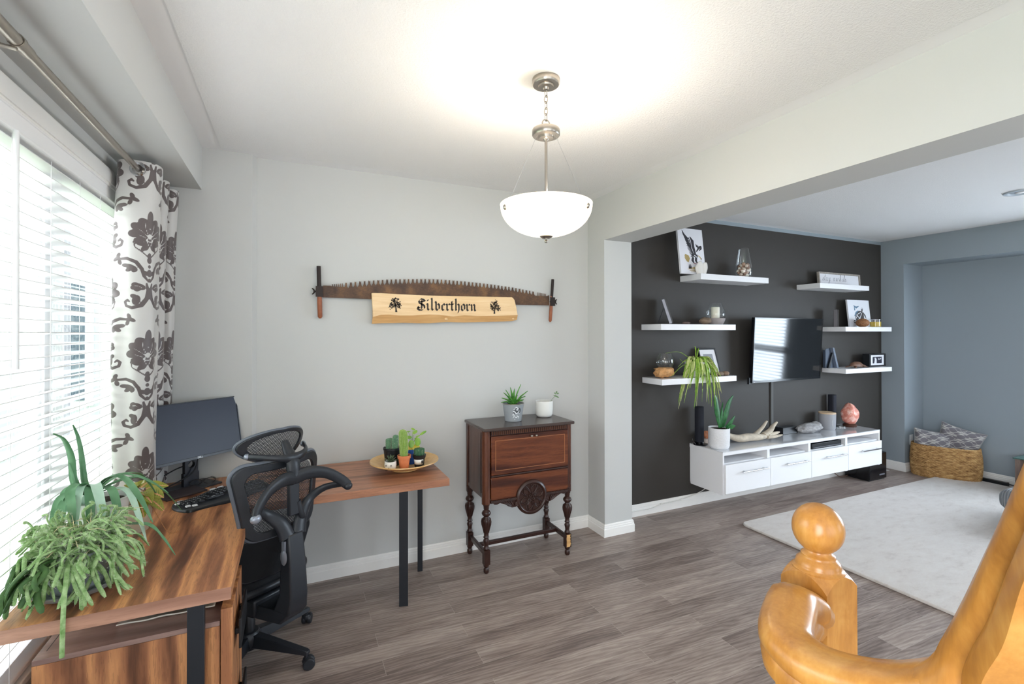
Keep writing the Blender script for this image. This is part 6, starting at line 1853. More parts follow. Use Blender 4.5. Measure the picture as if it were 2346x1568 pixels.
# mid right: block frame on edge, turtle print, knot, candle
bk_ = thing('black_frame', 'dark block shaped frame seen edge-on just beside the television', 'picture frame', (5.43, 3.30, Z5))
obj('frame_edge', MB().box((-0.018, -0.06, 0.001), (0.018, 0.06, 0.19), fn=lambda p: (5.435 + p[0] * 0.52 + p[1] * 0.855, 3.29 - p[0] * 0.855 + p[1] * 0.52, Z5 + p[2])), mat('frame_edge_dark', (74, 70, 76), 0.4), bk_, bevel=0.002)
obj('frame_face', MB().box((0.020, -0.054, 0.004), (0.030, 0.054, 0.187), fn=lambda p: (5.435 + p[0] * 0.52 + p[1] * 0.855, 3.29 - p[0] * 0.855 + p[1] * 0.52, Z5 + p[2])), M['black'], bk_)
M['turtle_p'] = ink_mat('turtle_print', (226, 228, 234), (58, 56, 56), 0.6, 0.0016, ink2=(92, 124, 150))
tp, f = flatpanel('turtle_print', 0.4, 0.31, 0.018, None, 'white canvas print of a swimming turtle on the shelf right of the television', 'print', (5.915, 3.300, Z5 + 0.001), 0.10)
obj('canvas', MB().box((-0.205, 0.0, 0.0), (0.205, 0.016, 0.312), fn=f), M['paper'], tp, local=True)
def turtle_shell(U, V):
    D = d_ell(U, V, (0.0, 0.11), 0.085, 0.075, 0.5)
    D = np.maximum(D, -stroke(U, V, [(-0.08, 0.06), (0.0, 0.10), (0.06, 0.18)], [0.004] * 3))
    D = np.maximum(D, -stroke(U, V, [(-0.06, 0.14), (0.0, 0.10), (0.05, 0.06)], [0.004] * 3))
    D = np.maximum(D, -stroke(U, V, [(-0.07, 0.10), (-0.03, 0.15), (0.03, 0.17)], [0.0035] * 3))
    D = stroke(U, V, [(0.05, 0.17), (0.058, 0.21)], [0.008, 0.016], D)
    D = np.maximum(D, -d_ell(U, V, (0.058, 0.215), 0.009, 0.009, 0))
    D = stroke(U, V, [(0.07, 0.17), (0.105, 0.13), (0.12, 0.10)], [0.006, 0.011, 0.004], D)
    D = np.minimum(D, d_ell(U, V, (-0.10, 0.062), 0.022, 0.020, 0.3))
    return np.maximum(D, -d_ell(U, V, (-0.10, 0.062), 0.010, 0.008, 0.3))
def turtle_blue(U, V):
    D = stroke(U, V, [(-0.09, 0.13), (-0.06, 0.165), (-0.02, 0.185)], [0.007, 0.011, 0.006])
    D = stroke(U, V, [(-0.09, 0.245), (-0.05, 0.225), (0.0, 0.24)], [0.004, 0.012, 0.004], D)
    return stroke(U, V, [(-0.085, 0.25), (-0.08, 0.20)], [0.004, 0.010], D)
inkgrid('print_face', 0.408, 0.310, 130, 100, f, -0.0006, M['turtle_p'], tp, turtle_shell, turtle_blue)
kc = (5.812, 3.225, Z5 + 0.046)
M['rope'] = mat('rattan_rope', (150, 104, 66), 0.6, var=0.2, vscale=60, bump=0.5, bscale=200)
kn = thing('knot_ball', 'round woven rope knot ball in front of the turtle print', 'knot ball', (kc[0], kc[1], Z5))
obj('core', MB().ball(kc, (0.062, 0.055, 0.0425), 20, 12), M['rope'], kn, smooth=60)
mb = MB()
for (ax, ay, az) in ((0, 0, 1), (1, 0, 0.3), (-0.8, 0.2, 0.5), (0.5, 1, 0.2), (0.3, 0.2, 1.0), (-0.5, 0.9, 0.4)):
    n_ = Vector((ax, ay, az)).normalized(); u = n_.orthogonal().normalized(); w = n_.cross(u)
    for o_ in (-0.28, 0, 0.28):
        pts = []
        for j in range(31):
            q = 2 * PI * j / 29
            p = (u * math.cos(q) + w * math.sin(q)) * math.sqrt(1 - o_ * o_) + n_ * o_
            pts.append((kc[0] + p.x * 0.065, kc[1] + p.y * 0.057, kc[2] + p.z * 0.0435))
        mb.tube(pts, 0.0058, 6, caps=False)
obj('rope_strands', mb, M['rope'], kn, smooth=60, recalc=False)
cj = Vector((6.145, 3.275, Z5))
cn = thing('jar_candle', 'yellow candle in a clear glass jar at the end of the turtle print shelf', 'candle', tuple(cj))
obj('wax', MB().lathe([(0.0001, 0.005), (0.056, 0.005), (0.056, 0.062), (0.0001, 0.060)], cj, 36), mat('yellow_wax', (206, 172, 40), 0.4, sss=0.1), cn, smooth=40)
jo = [(0.0001, 0.0), (0.057, 0.0), (0.060, 0.004), (0.060, 0.085)]
obj('glass_jar', MB().lathe(jo + [(0.0575, 0.085), (0.0575, 0.004), (0.0001, 0.004)], cj, 36, caps=False), M['glass'], cn, smooth=60)
obj('rim', MB().tube([(cj.x + 0.059 * math.cos(q), cj.y + 0.059 * math.sin(q), cj.z + 0.086) for q in [2 * PI * j / 40 for j in range(42)]], 0.003, 6, caps=False), M['chrome'], cn, smooth=60)

# low right
af = thing('easel_frame', 'slate blue easel backed frame seen from the side on the lowest right shelf', 'picture frame', (5.45, 3.28, Z6))
M['slate'] = mat('slate_blue_card', (72, 82, 98), 0.6)
obj('back_board', MB().box((5.345, 3.35, Z6 + 0.001), (5.352, 3.372, Z6 + 0.2)).prism([(5.345, Z6 + 0.001), (5.500, Z6 + 0.001), (5.432, Z6 + 0.222), (5.352, Z6 + 0.212)], XZ(3.352), 0, 0.006), M['slate'], af)
obj('frame_edge', MB().prism([(5.500, Z6 + 0.001), (5.532, Z6 + 0.001), (5.452, Z6 + 0.226), (5.425, Z6 + 0.226)], XZ(3.345), 0, 0.03), mat('slate_edge', (104, 114, 130), 0.5), af)
obj('easel_leg', MB().prism([(5.362, Z6 + 0.001), (5.392, Z6 + 0.001), (5.452, Z6 + 0.165), (5.437, Z6 + 0.17)], XZ(3.344), 0, 0.02), M['black'], af)
M['carved'] = mat('carved_wood', (112, 80, 62), 0.5, var=0.3, vscale=40, bump=0.2)
ct_ = thing('carved_turtle', 'small carved brown wooden turtle on the lowest right shelf', 'figurine', (5.76, 3.25, Z6))
obj('shell', MB().ball((5.735, 3.25, Z6 + 0.022), (0.095, 0.050, 0.048), 22, 12, fn=lambda p: Vector((p.x, p.y, max(p.z, -0.15)))), M['carved'], ct_, smooth=50)
for (x, y, dx, dy) in ((5.66, 3.215, -0.035, -0.02), (5.80, 3.215, 0.05, -0.03), (5.66, 3.285, -0.03, 0.02), (5.80, 3.285, 0.045, 0.025)):
    obj('flipper', MB().tube([(x, y, Z6 + 0.018), (x + dx * 0.6, y + dy * 0.7, Z6 + 0.010), (x + dx, y + dy, Z6 + 0.005)], [0.014, 0.012, 0.005], 8, flat=0.5), M['carved'], ct_, smooth=60)
obj('head', MB().tube([(5.82, 3.25, Z6 + 0.022), (5.86, 3.25, Z6 + 0.018), (5.905, 3.25, Z6 + 0.012)], [0.016, 0.016, 0.010], 10), M['carved'], ct_, smooth=60)
bf_, f = flatpanel('framed_photo', 0.3, 0.15, 0.05, None, 'small deep black framed photo at the end of the lowest right shelf', 'picture frame', (6.16, 3.262, Z6 + 0.001), 0.0)
obj('frame', MB().box((-0.160, 0.004, 0), (0.160, 0.07, 0.148)).box((-0.160, -0.004, 0), (0.160, 0.004, 0.016)).box((-0.160, -0.004, 0.132), (0.160, 0.004, 0.148)).box((-0.160, -0.004, 0.016), (-0.132, 0.004, 0.132)).box((0.132, -0.004, 0.016), (0.160, 0.004, 0.132)), M['black'], bf_, local=True)
obj('mat_board', MB().box((-0.132, 0.0015, 0.016), (0.132, 0.0038, 0.132)), M['paper'], bf_, local=True)
o = inkgrid('photograph', 0.180, 0.074, 60, 30, lambda p: (p[0], p[1], p[2] + 0.037), 0.0008, ink_mat('photo_couple', (52, 52, 66), (224, 224, 228), 0.3, 0.003), bf_, lambda U, V: np.minimum(stroke(U, V, [(-0.04, 0.055), (-0.03, 0.04), (-0.035, 0.0)], [0.012, 0.018, 0.024]), np.minimum(d_ell(U, V, (0.03, 0.048), 0.009, 0.011, 0), d_ell(U, V, (0.06, 0.05), 0.018, 0.006, 0.4))))

# ---------------------------------------------------------------- television
tvx = thing('television', 'black flat screen television on the charcoal wall with window reflection', 'television', (4.665, 3.288, 1.459), 0.047)
tl = 0.051
def tvf(p):
    c, s = math.cos(tl), math.sin(tl)
    return (p[0], p[1] * c - p[2] * s, p[1] * s + p[2] * c)
M['tv_black'] = mat('television_gloss_black', (14, 15, 20), 0.14, spec=0.5)
M['tv_glass'] = mat('television_screen', (6, 8, 13), 0.07, spec=0.8)
obj('housing', MB().box((-0.565, 0.004, -0.3235), (0.565, 0.034, 0.3235), fn=tvf).box((-0.30, 0.034, -0.22), (0.30, 0.060, 0.15), fn=tvf), M['tv_black'], tvx, local=True, bevel=0.004)
obj('screen', MB().box((-0.555, 0.0, -0.302), (0.555, 0.005, 0.3145), fn=tvf), M['tv_glass'], tvx, local=True)
obj('bezel', MB().box((-0.565, -0.003, -0.3235), (0.565, 0.006, -0.302), fn=tvf).box((-0.565, -0.003, 0.3145), (0.565, 0.006, 0.3235), fn=tvf).box((-0.565, -0.003, -0.302), (-0.555, 0.006, 0.3145), fn=tvf).box((0.555, -0.003, -0.302), (0.565, 0.006, 0.3145), fn=tvf), M['tv_black'], tvx, local=True)
obj('logo_light', MB().box((-0.548, -0.004, -0.318), (-0.530, -0.002, -0.313), fn=tvf), M['white'], tvx, local=True)
obj('wall_bracket', MB().box((-0.11, 0.055, -0.10), (0.11, 0.115, 0.10)), M['black_metal'], tvx, local=True)
obj('side_speaker', MB().box((-0.592, 0.012, -0.335), (-0.562, 0.034, -0.270), fn=tvf), M['black'], tvx, local=True)
tag(obj('cable_cover', MB().box((4.535, YD - 0.016, 0.62), (4.570, YD, 1.12)), mat('cable_cover_paint', (82, 82, 80), 0.6), bevel=0.003), 'charcoal painted cable raceway running down the wall from television to console', 'cable raceway')

# ---------------------------------------------------------------- media console
KX = [3.420, 4.005, 4.590, 5.175, 5.760]
KY, KZ0, KZ1 = 3.030, 0.208, 0.586
cb = thing('media_console', 'long white wall hung media console with four open bays and four drawers', 'console', (4.59, 3.22, KZ0))
mb = MB()
mb.box((KX[0] + 0.004, KY + 0.02, KZ0 + 0.001), (KX[-1] - 0.004, YD, KZ0 + 0.018)).box((KX[0] + 0.004, YD - 0.012, KZ0 + 0.001), (KX[-1] - 0.004, YD, KZ1 - 0.02)).box((KX[0] + 0.004, KY + 0.02, 0.465), (KX[-1] - 0.004, YD - 0.01, 0.480))
mb.box((KX[0], KY, KZ1 - 0.034), (KX[-1], YD, KZ1 - 0.006))
obj('carcass', mb, M['white'], cb)
obj('glass_top', MB().box((KX[0], KY - 0.002, KZ1 - 0.0055), (KX[-1], YD, KZ1)), mat('white_glass_top', (214, 216, 220), 0.06, coat=1.0), cb)
for i in range(5):
    w = 0.018 if i in (0, 4) else 0.034
    x = KX[i] + (0 if i == 0 else (-w if i == 4 else -w / 2))
    obj('side_panel', MB().box((x, KY + 0.001, KZ0), (x + w, YD - 0.012, KZ1 - 0.034)), M['white'], cb, bevel=0.001)
KH = [0.393, 0.406, 0.406, 0.412]
for i in range(4):
    d = obj('drawer', MB().box((KX[i] + 0.003 + (0.012 if i == 0 else 0), KY - 0.020, 0.222), (KX[i + 1] - 0.003, KY - 0.001, 0.474)), M['white'], cb, bevel=0.0015)
    INV[d.name] = Matrix()
    x0, x1 = KX[i] + 0.190, KX[i] + 0.520
    zz = 0.400
    mb = MB().tube([(x0, KY - 0.052, zz), (x1, KY - 0.052, zz)], 0.006, 10)
    for x in (x0 + 0.04, x1 - 0.04): mb.tube([(x, KY - 0.020, zz), (x, KY - 0.052, zz)], 0.0045, 8)
    obj('bar_handle', mb, M['chrome'], d, local=True, smooth=60)
dp = thing('disc_player', 'slim black disc player in the third bay of the white console', 'disc player', (4.87, 3.2, 0.480))
obj('housing', MB().box((4.64, 3.035, 0.484), (5.10, 3.30, 0.536)), M['black'], dp, bevel=0.003)
obj('front_strip', MB().box((4.655, 3.032, 0.496), (5.085, 3.036, 0.500)), M['silver'], dp)
sbw = thing('subwoofer', 'black boxy subwoofer on the floor under the end of the console', 'subwoofer', (5.93, 3.27, 0))
obj('cabinet', MB().box((5.72, 3.11, 0.012), (6.04, 3.37, 0.30)), M['tv_black'], sbw, bevel=0.008)
obj('plinth', MB().box((5.735, 3.125, 0.0), (6.025, 3.355, 0.014)), M['black'], sbw)
obj('port', MB().prism(rr(0.10, 0.016, 0.007), lambda u, v, d: (5.95 + u, 3.111 - d, 0.060 + v), 0, 0.002), M['silver'], sbw)
tag(obj('extension_cable', MB().tube(smooth_path([(2.56, 3.392, 0.062), (2.9, 3.393, 0.050), (3.05, 3.392, 0.072), (3.25, 3.393, 0.075), (3.45, 3.393, 0.10), (3.6, 3.395, 0.14), (3.62, 3.395, 0.21)], 6), 0.0035, 6).box((3.04, 3.386, 0.066), (3.06, 3.397, 0.080)).box((3.28, 3.386, 0.072), (3.30, 3.397, 0.086)), M['pot_white'], smooth=60), 'thin white cable clipped along the white baseboard below the console', 'cable')
tag(obj('brown_cable', MB().tube(smooth_path([(5.50, 3.385, 0.21), (5.49, 3.37, 0.10), (5.55, 3.34, 0.03), (5.62, 3.33, 0.012), (5.70, 3.33, 0.02)], 6), 0.004, 6), mat('cord_brown', (120, 92, 78), 0.6), smooth=60), 'thin brown cord hanging under the console beside the subwoofer', 'cable')

# on the console
KT = KZ1
def tower(x, y, label):
    t_ = thing('tower_speaker', label, 'speaker', (x, y, KT), 0, 'slim black tower speakers on the console')
    obj('column', MB().prism(rr(0.070, 0.070, 0.022, 6), lambda u, v, d: (x + u, y + v, KT + d), 0.030, 0.355), mat('speaker_cloth', (28, 30, 40), 0.8, bump=0.3, bscale=700), t_, smooth=40)
    obj('foot', MB().prism(rr(0.064, 0.064, 0.02, 6), lambda u, v, d: (x + u, y + v, KT + d), 0.010, 0.032), M['tv_black'], t_, smooth=40)
    obj('base_plate', MB().lathe([(0.0001, 0.0), (0.072, 0.0), (0.073, 0.008), (0.05, 0.011), (0.0001, 0.011)], (x + 0.01, y - 0.005, KT + 0.0003), 32, sy=0.75), M['tv_black'], t_, smooth=40)
    obj('cable', MB().tube(smooth_path([(x - 0.05, y, KT + 0.01), (x - 0.075, y + 0.01, KT + 0.05), (x - 0.055, y + 0.02, KT + 0.075)], 5), 0.0025, 6), M['chrome'], t_, smooth=60)
tower(3.462, 3.335, 'slim black tower speaker beside the snake plant')
tower(5.468, 3.350, 'slim black tower speaker beside the pink salt lamp')
snc = Vector((3.525, 3.165, KT))
sn = thing('snake_plant', 'dark green snake plant in a white textured pot on the console end', 'potted plant', tuple(snc))
pm = mat('pot_dotted_white', (230, 230, 232), 0.5)
t = NT(pm); t.bump(t.noise(t.co((60, 60, 110)), 1.5, 0, 0.2), 0.6, 0.004)
pot('pot', snc, [(0.0001, 0.0), (0.076, 0.0), (0.084, 0.008), (0.091, 0.03), (0.093, 0.185), (0.088, 0.186), (0.085, 0.165), (0.0001, 0.165)], pm, sn, soil=(0.085, 0.170), n=48)
M['snake'] = leaf_mat('snake_leaf', (20, 78, 34), (50, 118, 58), 0.35, 26)
mb = MB()
B = snc + Vector((0, 0, 0.155))
def SP(x, z, y=3.13): return Vector((3.525 + (x - 3.455) * 0.95, 3.155 + (y - 3.13), z + 0.01))
for pts, w in (([SP(3.46, 0.76), SP(3.43, 0.90), SP(3.405, 1.02), SP(3.385, 1.06)], [0.014, 0.030, 0.024, 0.002]), ([SP(3.385, 1.06), SP(3.375, 1.09), SP(3.37, 1.125)], [0.003, 0.002, 0.0005]),
               ([SP(3.50, 0.76), SP(3.545, 0.88), SP(3.585, 0.98), SP(3.636, 1.045)], [0.014, 0.032, 0.022, 0.001]), ([SP(3.475, 0.76), SP(3.480, 0.85), SP(3.490, 0.945)], [0.012, 0.016, 0.002]),
               ([SP(3.49, 0.77, 3.15), SP(3.52, 0.90, 3.16), SP(3.53, 0.985, 3.16)], [0.012, 0.016, 0.001]), ([SP(3.50, 0.76, 3.10), SP(3.56, 0.81, 3.09), SP(3.605, 0.865, 3.09)], [0.012, 0.020, 0.001]), ([SP(3.50, 0.755, 3.08), SP(3.53, 0.775, 3.06), SP(3.565, 0.785, 3.05)], [0.014, 0.024, 0.002])):
    strap(mb, pts, w, k=6, fold=0.3, th=0.004, up=(0, 1, 0))
obj('leaves', mb, M['snake'], sn, smooth=70, recalc=False)
rock('salt_candle', (3.560, 3.340, KT + 0.05, KT + 0.045), (0.034, 0.030, 0.036), (222, 150, 112), 'small orange crystal candle holder between speaker and snake plant pot', 'candle holder', sd=9, amp=0.3, rough=0.4)
bpy.data.objects['salt_candle'].data.transform(Matrix.Identity(4))
sb_ = obj('holder_base', MB().lathe([(0.0001, 0.0), (0.036, 0.0), (0.038, 0.046), (0.0001, 0.05)], (3.560, 3.340, KT), 20), mat('holder_white', (232, 220, 212), 0.5), bpy.data.objects['salt_candle'], local=True, smooth=50)

# driftwood branch
M['drift_pale'] = mat('driftwood_pale', (198, 186, 168), 0.75, var=0.2, vscale=24, bump=0.5, bscale=60)
dw = thing('driftwood_branch', 'pale forked driftwood branch lying on the console beside the snake plant', 'driftwood', (4.1, 3.2, KT))
YB = 3.21
mb = MB().tube(smooth_path([(3.66, YB + 0.05, KT + 0.115), (3.74, YB + 0.03, KT + 0.075), (3.83, YB, KT + 0.048), (3.95, YB - 0.01, KT + 0.05), (4.06, YB - 0.02, KT + 0.044), (4.17, YB - 0.02, KT + 0.040), (4.26, YB - 0.01, KT + 0.055)], 6), [0.006 + 0.040 * math.sin(PI * min(1, i / 34)) ** 0.7 for i in range(37)], 10, flat=0.8)
obj('trunk', mb, M['drift_pale'], dw, smooth=60)
for pts, rs in (([(4.04, YB, KT + 0.055), (4.12, YB + 0.01, KT + 0.09), (4.18, YB + 0.01, KT + 0.13), (4.245, YB + 0.02, KT + 0.175)], [0.030, 0.022, 0.018, 0.012]),
                ([(4.16, YB - 0.01, KT + 0.050), (4.25, YB - 0.01, KT + 0.085), (4.31, YB, KT + 0.125), (4.365, YB, KT + 0.160)], [0.036, 0.030, 0.022, 0.012]),
                ([(4.20, YB - 0.02, KT + 0.045), (4.29, YB - 0.02, KT + 0.055), (4.37, YB - 0.02, KT + 0.065)], [0.034, 0.024, 0.010]),
                ([(4.18, YB - 0.03, KT + 0.036), (4.27, YB - 0.05, KT + 0.036), (4.36, YB - 0.06, KT + 0.046)], [0.028, 0.020, 0.008])):
    P = smooth_path(pts, 5)
    rs_ = [float(np.interp(i / (len(P) - 1), [j / (len(rs) - 1) for j in range(len(rs))], rs)) for i in range(len(P))]
    obj('branch', MB().tube(P, rs_, 9, flat=0.75), M['drift_pale'], dw, smooth=60)
mbx = thing('media_box', 'small black media box behind the driftwood below the cable raceway', 'media box', (4.66, 3.33, KT))
obj('housing', MB().box((4.56, 3.285, KT), (4.79, 3.37, KT + 0.070)), M['black'], mbx, bevel=0.003)
tag(obj('remote_strip', MB().box((3.72, 3.30, KT), (3.95, 3.34, KT + 0.016)), M['black'], bevel=0.003), 'slim black remote control lying behind the driftwood branch', 'remote control')
rock('weathered_wood', (4.92, 3.25, KT + 0.04, KT), (0.185, 0.07, 0.045), (158, 156, 156), 'chunky grey weathered wood piece on the middle of the console', 'driftwood', sd=12, amp=0.22, sh=lambda p: Vector((p.x, p.y, p.z + (0.55 if p.x > 0.35 and p.z > 0.2 else 0) * max(0, 1 - abs(p.x - 0.6) * 4))), sub=(40, 20), freq=2.0)
bpy.data.materials['weathered_wood_stone'].node_tree.nodes['Principled BSDF'].inputs['Roughness'].default_value = 0.9
gc = Vector((5.272, 3.285, KT))
gcd = thing('jar_candle', 'grey ceramic jar candle with a wooden lid beside the tower speaker', 'candle', tuple(gc))
obj('jar', MB().lathe([(0.0001, 0.0), (0.070, 0.0), (0.078, 0.015), (0.083, 0.17), (0.0001, 0.17)], gc, 40), mat('jar_grey', (158, 158, 162), 0.5), gcd, smooth=40)
obj('wooden_lid', MB().lathe([(0.0001, 0.170), (0.081, 0.170), (0.083, 0.176), (0.080, 0.184), (0.0001, 0.184)], gc, 40), mat('lid_birch', (206, 178, 146), 0.5), gcd, smooth=40)
mb = MB()
aa = math.atan2(-3.315, -5.30) + 0.62
for i in range(6):
    z = 0.045 + i * 0.012
    pts = [(gc.x + 0.0815 * math.cos(aa + 0.03 * math.sin(i * 2 + q * 1.7)), gc.y + 0.0815 * math.sin(aa + 0.03 * math.sin(i * 2 + q * 1.7)), gc.z + z + q * 0.003) for q in range(4)]
    mb.tube(pts, 0.0014, 5)
obj('script_mark', mb, M['pot_white'], gcd)
# salt lamp
sl = thing('salt_lamp', 'pink rock salt lamp at the far end of the console', 'salt lamp', (5.645, 3.27, KT))
sm = mat('rock_salt', (226, 150, 132), 0.35, sss=0.3, bump=0.25, bscale=40)
t = NT(sm)
vor = t.noise(t.co(), 16, 5, 0.7)
t.ln(t.ramp(vor, [(0.35, (196, 108, 92)), (0.5, (224, 150, 132)), (0.62, (244, 206, 194))]), t.b.inputs['Base Color'])
def saltfn(p):
    k = 1 + 0.16 * mnz.noise(p * 1.6 + Vector((9, 2, 4))) + 0.07 * mnz.noise(p * 4)
    q = p * k
    return Vector((q.x * (1 - 0.15 * max(0, q.z)), q.y, q.z))
mb = MB().ball((5.645, 3.27, KT + 0.135), (0.090, 0.080, 0.118), 26, 16, fn=saltfn)
obj('salt_crystal', mb, sm, sl, smooth=25)
obj('base', MB().lathe([(0.0001, 0.0), (0.062, 0.0), (0.068, 0.02), (0.055, 0.035), (0.0001, 0.035)], (5.645, 3.27, KT), 28), mat('lamp_base_wood', (74, 46, 34), 0.4), sl, smooth=50)
obj('cord', MB().tube(smooth_path([(5.60, 3.31, KT + 0.008), (5.53, 3.25, KT + 0.006), (5.48, 3.30, KT + 0.006), (5.42, 3.39, KT + 0.006)], 6), 0.003, 6), M['chrome'], sl, smooth=60)

# ---------------------------------------------------------------- floor vent, outlet, power bar
vt = thing('floor_vent', 'white floor vent grille beside the subwoofer', 'vent', (6.32, 3.31, 0))
obj('vent_frame', MB().box((6.26, 3.275, 0.0), (6.42, 3.345, 0.004)), M['white'], vt, bevel=0.001)
ou = thing('electrical_outlet', 'white wall outlet on the side of the living room niche', 'outlet', (6.665, YN - 0.003, 0.365))
obj('cover_plate', MB().box((6.63, YN - 0.006, 0.305), (6.70, YN, 0.425)), M['white'], ou, bevel=0.002)
obj('socket', MB().box((6.65, YN - 0.0075, 0.375), (6.68, YN - 0.0055, 0.405)).box((6.65, YN - 0.0075, 0.325), (6.68, YN - 0.0055, 0.355)), M['trim'], ou)
obj('plug', MB().box((6.655, YN - 0.03, 0.318), (6.678, YN - 0.007, 0.34)), M['trim'], ou)
obj('cord', MB().tube(smooth_path([(6.667, YN - 0.028, 0.32), (6.70, YN - 0.04, 0.24), (6.73, YN - 0.04, 0.12), (6.80, YN - 0.06, 0.02), (6.88, YN - 0.20, 0.008)], 6), 0.004, 6), M['trim'], ou, smooth=60)
pb = thing('power_bar', 'long black power bar on the floor behind the basket', 'power bar', (6.88, 2.55, 0))
obj('housing', MB().box((6.84, 2.40, 0.0), (6.89, 2.66, 0.045)), M['black'], pb, bevel=0.004)
obj('cord', MB().tube(smooth_path([(6.865, 2.40, 0.03), (6.865, 2.30, 0.025), (6.87, 2.15, 0.012), (6.86, 1.9, 0.008), (6.86, 1.6, 0.006)], 6), 0.005, 6), M['black'], pb, smooth=60)
rl = thing('recessed_ceiling_light', 'round recessed downlight in the living room ceiling', 'ceiling light', (5.18, 1.73, ZC))
obj('trim_ring', MB().lathe([(0.060, -0.003), (0.095, -0.003), (0.098, 0.0), (0.095, -0.010), (0.075, -0.012), (0.060, -0.003)], (5.18, 1.73, ZC - 0.004), 40, caps=False), mat('downlight_ring', (176, 184, 192), 0.4), rl, smooth=40)
obj('baffle', MB().lathe([(0.0001, -0.004), (0.062, -0.005), (0.074, -0.010)], (5.18, 1.73, ZC - 0.003), 36, caps=False), mat('downlight_baffle', (150, 160, 170), 0.3), rl, smooth=60)
obj('lens', MB().ball((5.18, 1.73, ZC - 0.010), (0.03, 0.03, 0.008), 16, 8), M['white'], rl, smooth=60)

# ---------------------------------------------------------------- rug
def rugm():
    m = bpy.data.materials.new('cream_pile_rug')
    m.use_nodes = True
    t = NT(m)
    n = t.noise(t.co((1.0, 2.2, 1.0)), 6.0, 8, 0.8, 0.2)
    n2 = t.noise(t.co(), 150, 4, 0.75)
    c = t.ramp(n, [(0.30, (200, 189, 181)), (0.45, (222, 213, 206)), (0.65, (230, 223, 217))])
    t.ln(c, t.b.inputs['Base Color'])
    t.b.inputs['Roughness'].default_value = 0.95
    t.b.inputs['Sheen Weight'].default_value = 0.3
    t.bump(t.math('ADD', n2, t.math('MULTIPLY', n, 1.5)), 0.7, 0.014)
    return m
mb = MB()
mb.prism(rr(3.36, 2.30, 0.07, 8), lambda u, v, d: (3.45 + 1.68 + u, 2.885 - 1.15 + v, d), 0.001, 0.021)
tag(obj('area_rug', mb, rugm(), bevel=0.006), 'large cream pile rug on the grey plank floor of the living room', 'rug')

# ---------------------------------------------------------------- basket and cushions
KC = Vector((6.710, 2.870, 0.001))
kd = Vector((0.42, -0.907, 0)).normalized()
bs = thing('wicker_basket', 'oval woven seagrass basket holding two cushions in the niche corner', 'basket', tuple(KC), math.atan2(kd.y, kd.x))
def wick():
    m = bpy.data.materials.new('seagrass_weave')
    m.use_nodes = True
    t = NT(m)
    n = t.noise(t.co((14, 14, 40)), 1.3, 4, 0.7)
    t.ln(t.ramp(n, [(0.32, (122, 84, 44)), (0.5, (176, 136, 84)), (0.66, (208, 172, 118))]), t.b.inputs['Base Color'])
    t.b.inputs['Roughness'].default_value = 0.7
    t.bump(t.noise(t.co((60, 60, 200)), 1.0, 3, 0.6), 0.4, 0.003)
    return m
M['wick'] = wick()
BA, BB, BH = 0.285, 0.165, 0.345
def bas(u, v, a_=BA, b_=BB, off=0.0):
    a = 2 * PI * u
    k = 1 + 0.05 * math.sin(PI * v)
    row = int(v * 26)
    wv = 0.0055 * math.sin(a * 46 + (PI if row % 2 else 0)) + 0.003 * abs(math.sin(v * 26 * PI))
    ca, sa = math.cos(a), math.sin(a)
    ex = 0.8
    x = (abs(ca) ** ex) * (1 if ca >= 0 else -1); y = (abs(sa) ** ex) * (1 if sa >= 0 else -1)
    return ((a_ * k + wv + off) * x, (b_ * k + wv + off) * y, BH * v * (1 + 0.0 * x))
obj('woven_wall', MB().grid(lambda u, v: bas(u, v), 276, 104, closeu=True), M['wick'], bs, local=True, smooth=60, solid=0.008, recalc=False)
obj('basket_floor', MB().lathe([(0.0001, 0.006), (1.0, 0.006), (1.0, 0.0)], (0, 0, 0), 40, fn=lambda p: (p[0] * BA * 0.96, p[1] * BB * 0.96, p[2])), M['wick'], bs, local=True)
mb = MB()
for r_ in range(2):
    pts = []
    for j in range(161):
        p = bas(j / 160, 1.0); tw = j * 0.9 + r_ * PI
        pts.append((p[0], p[1], BH + 0.004 + 0.004 * math.sin(tw)))
    mb.tube(pts, 0.008, 6, caps=False)
obj('rim', mb, M['wick'], bs, local=True, smooth=60)
M['ogee'] = ink_mat('cushion_ogee_fabric', (112, 108, 114), (186, 184, 178), 0.9, 0.0015, sheen=0.4, weave=0.3)
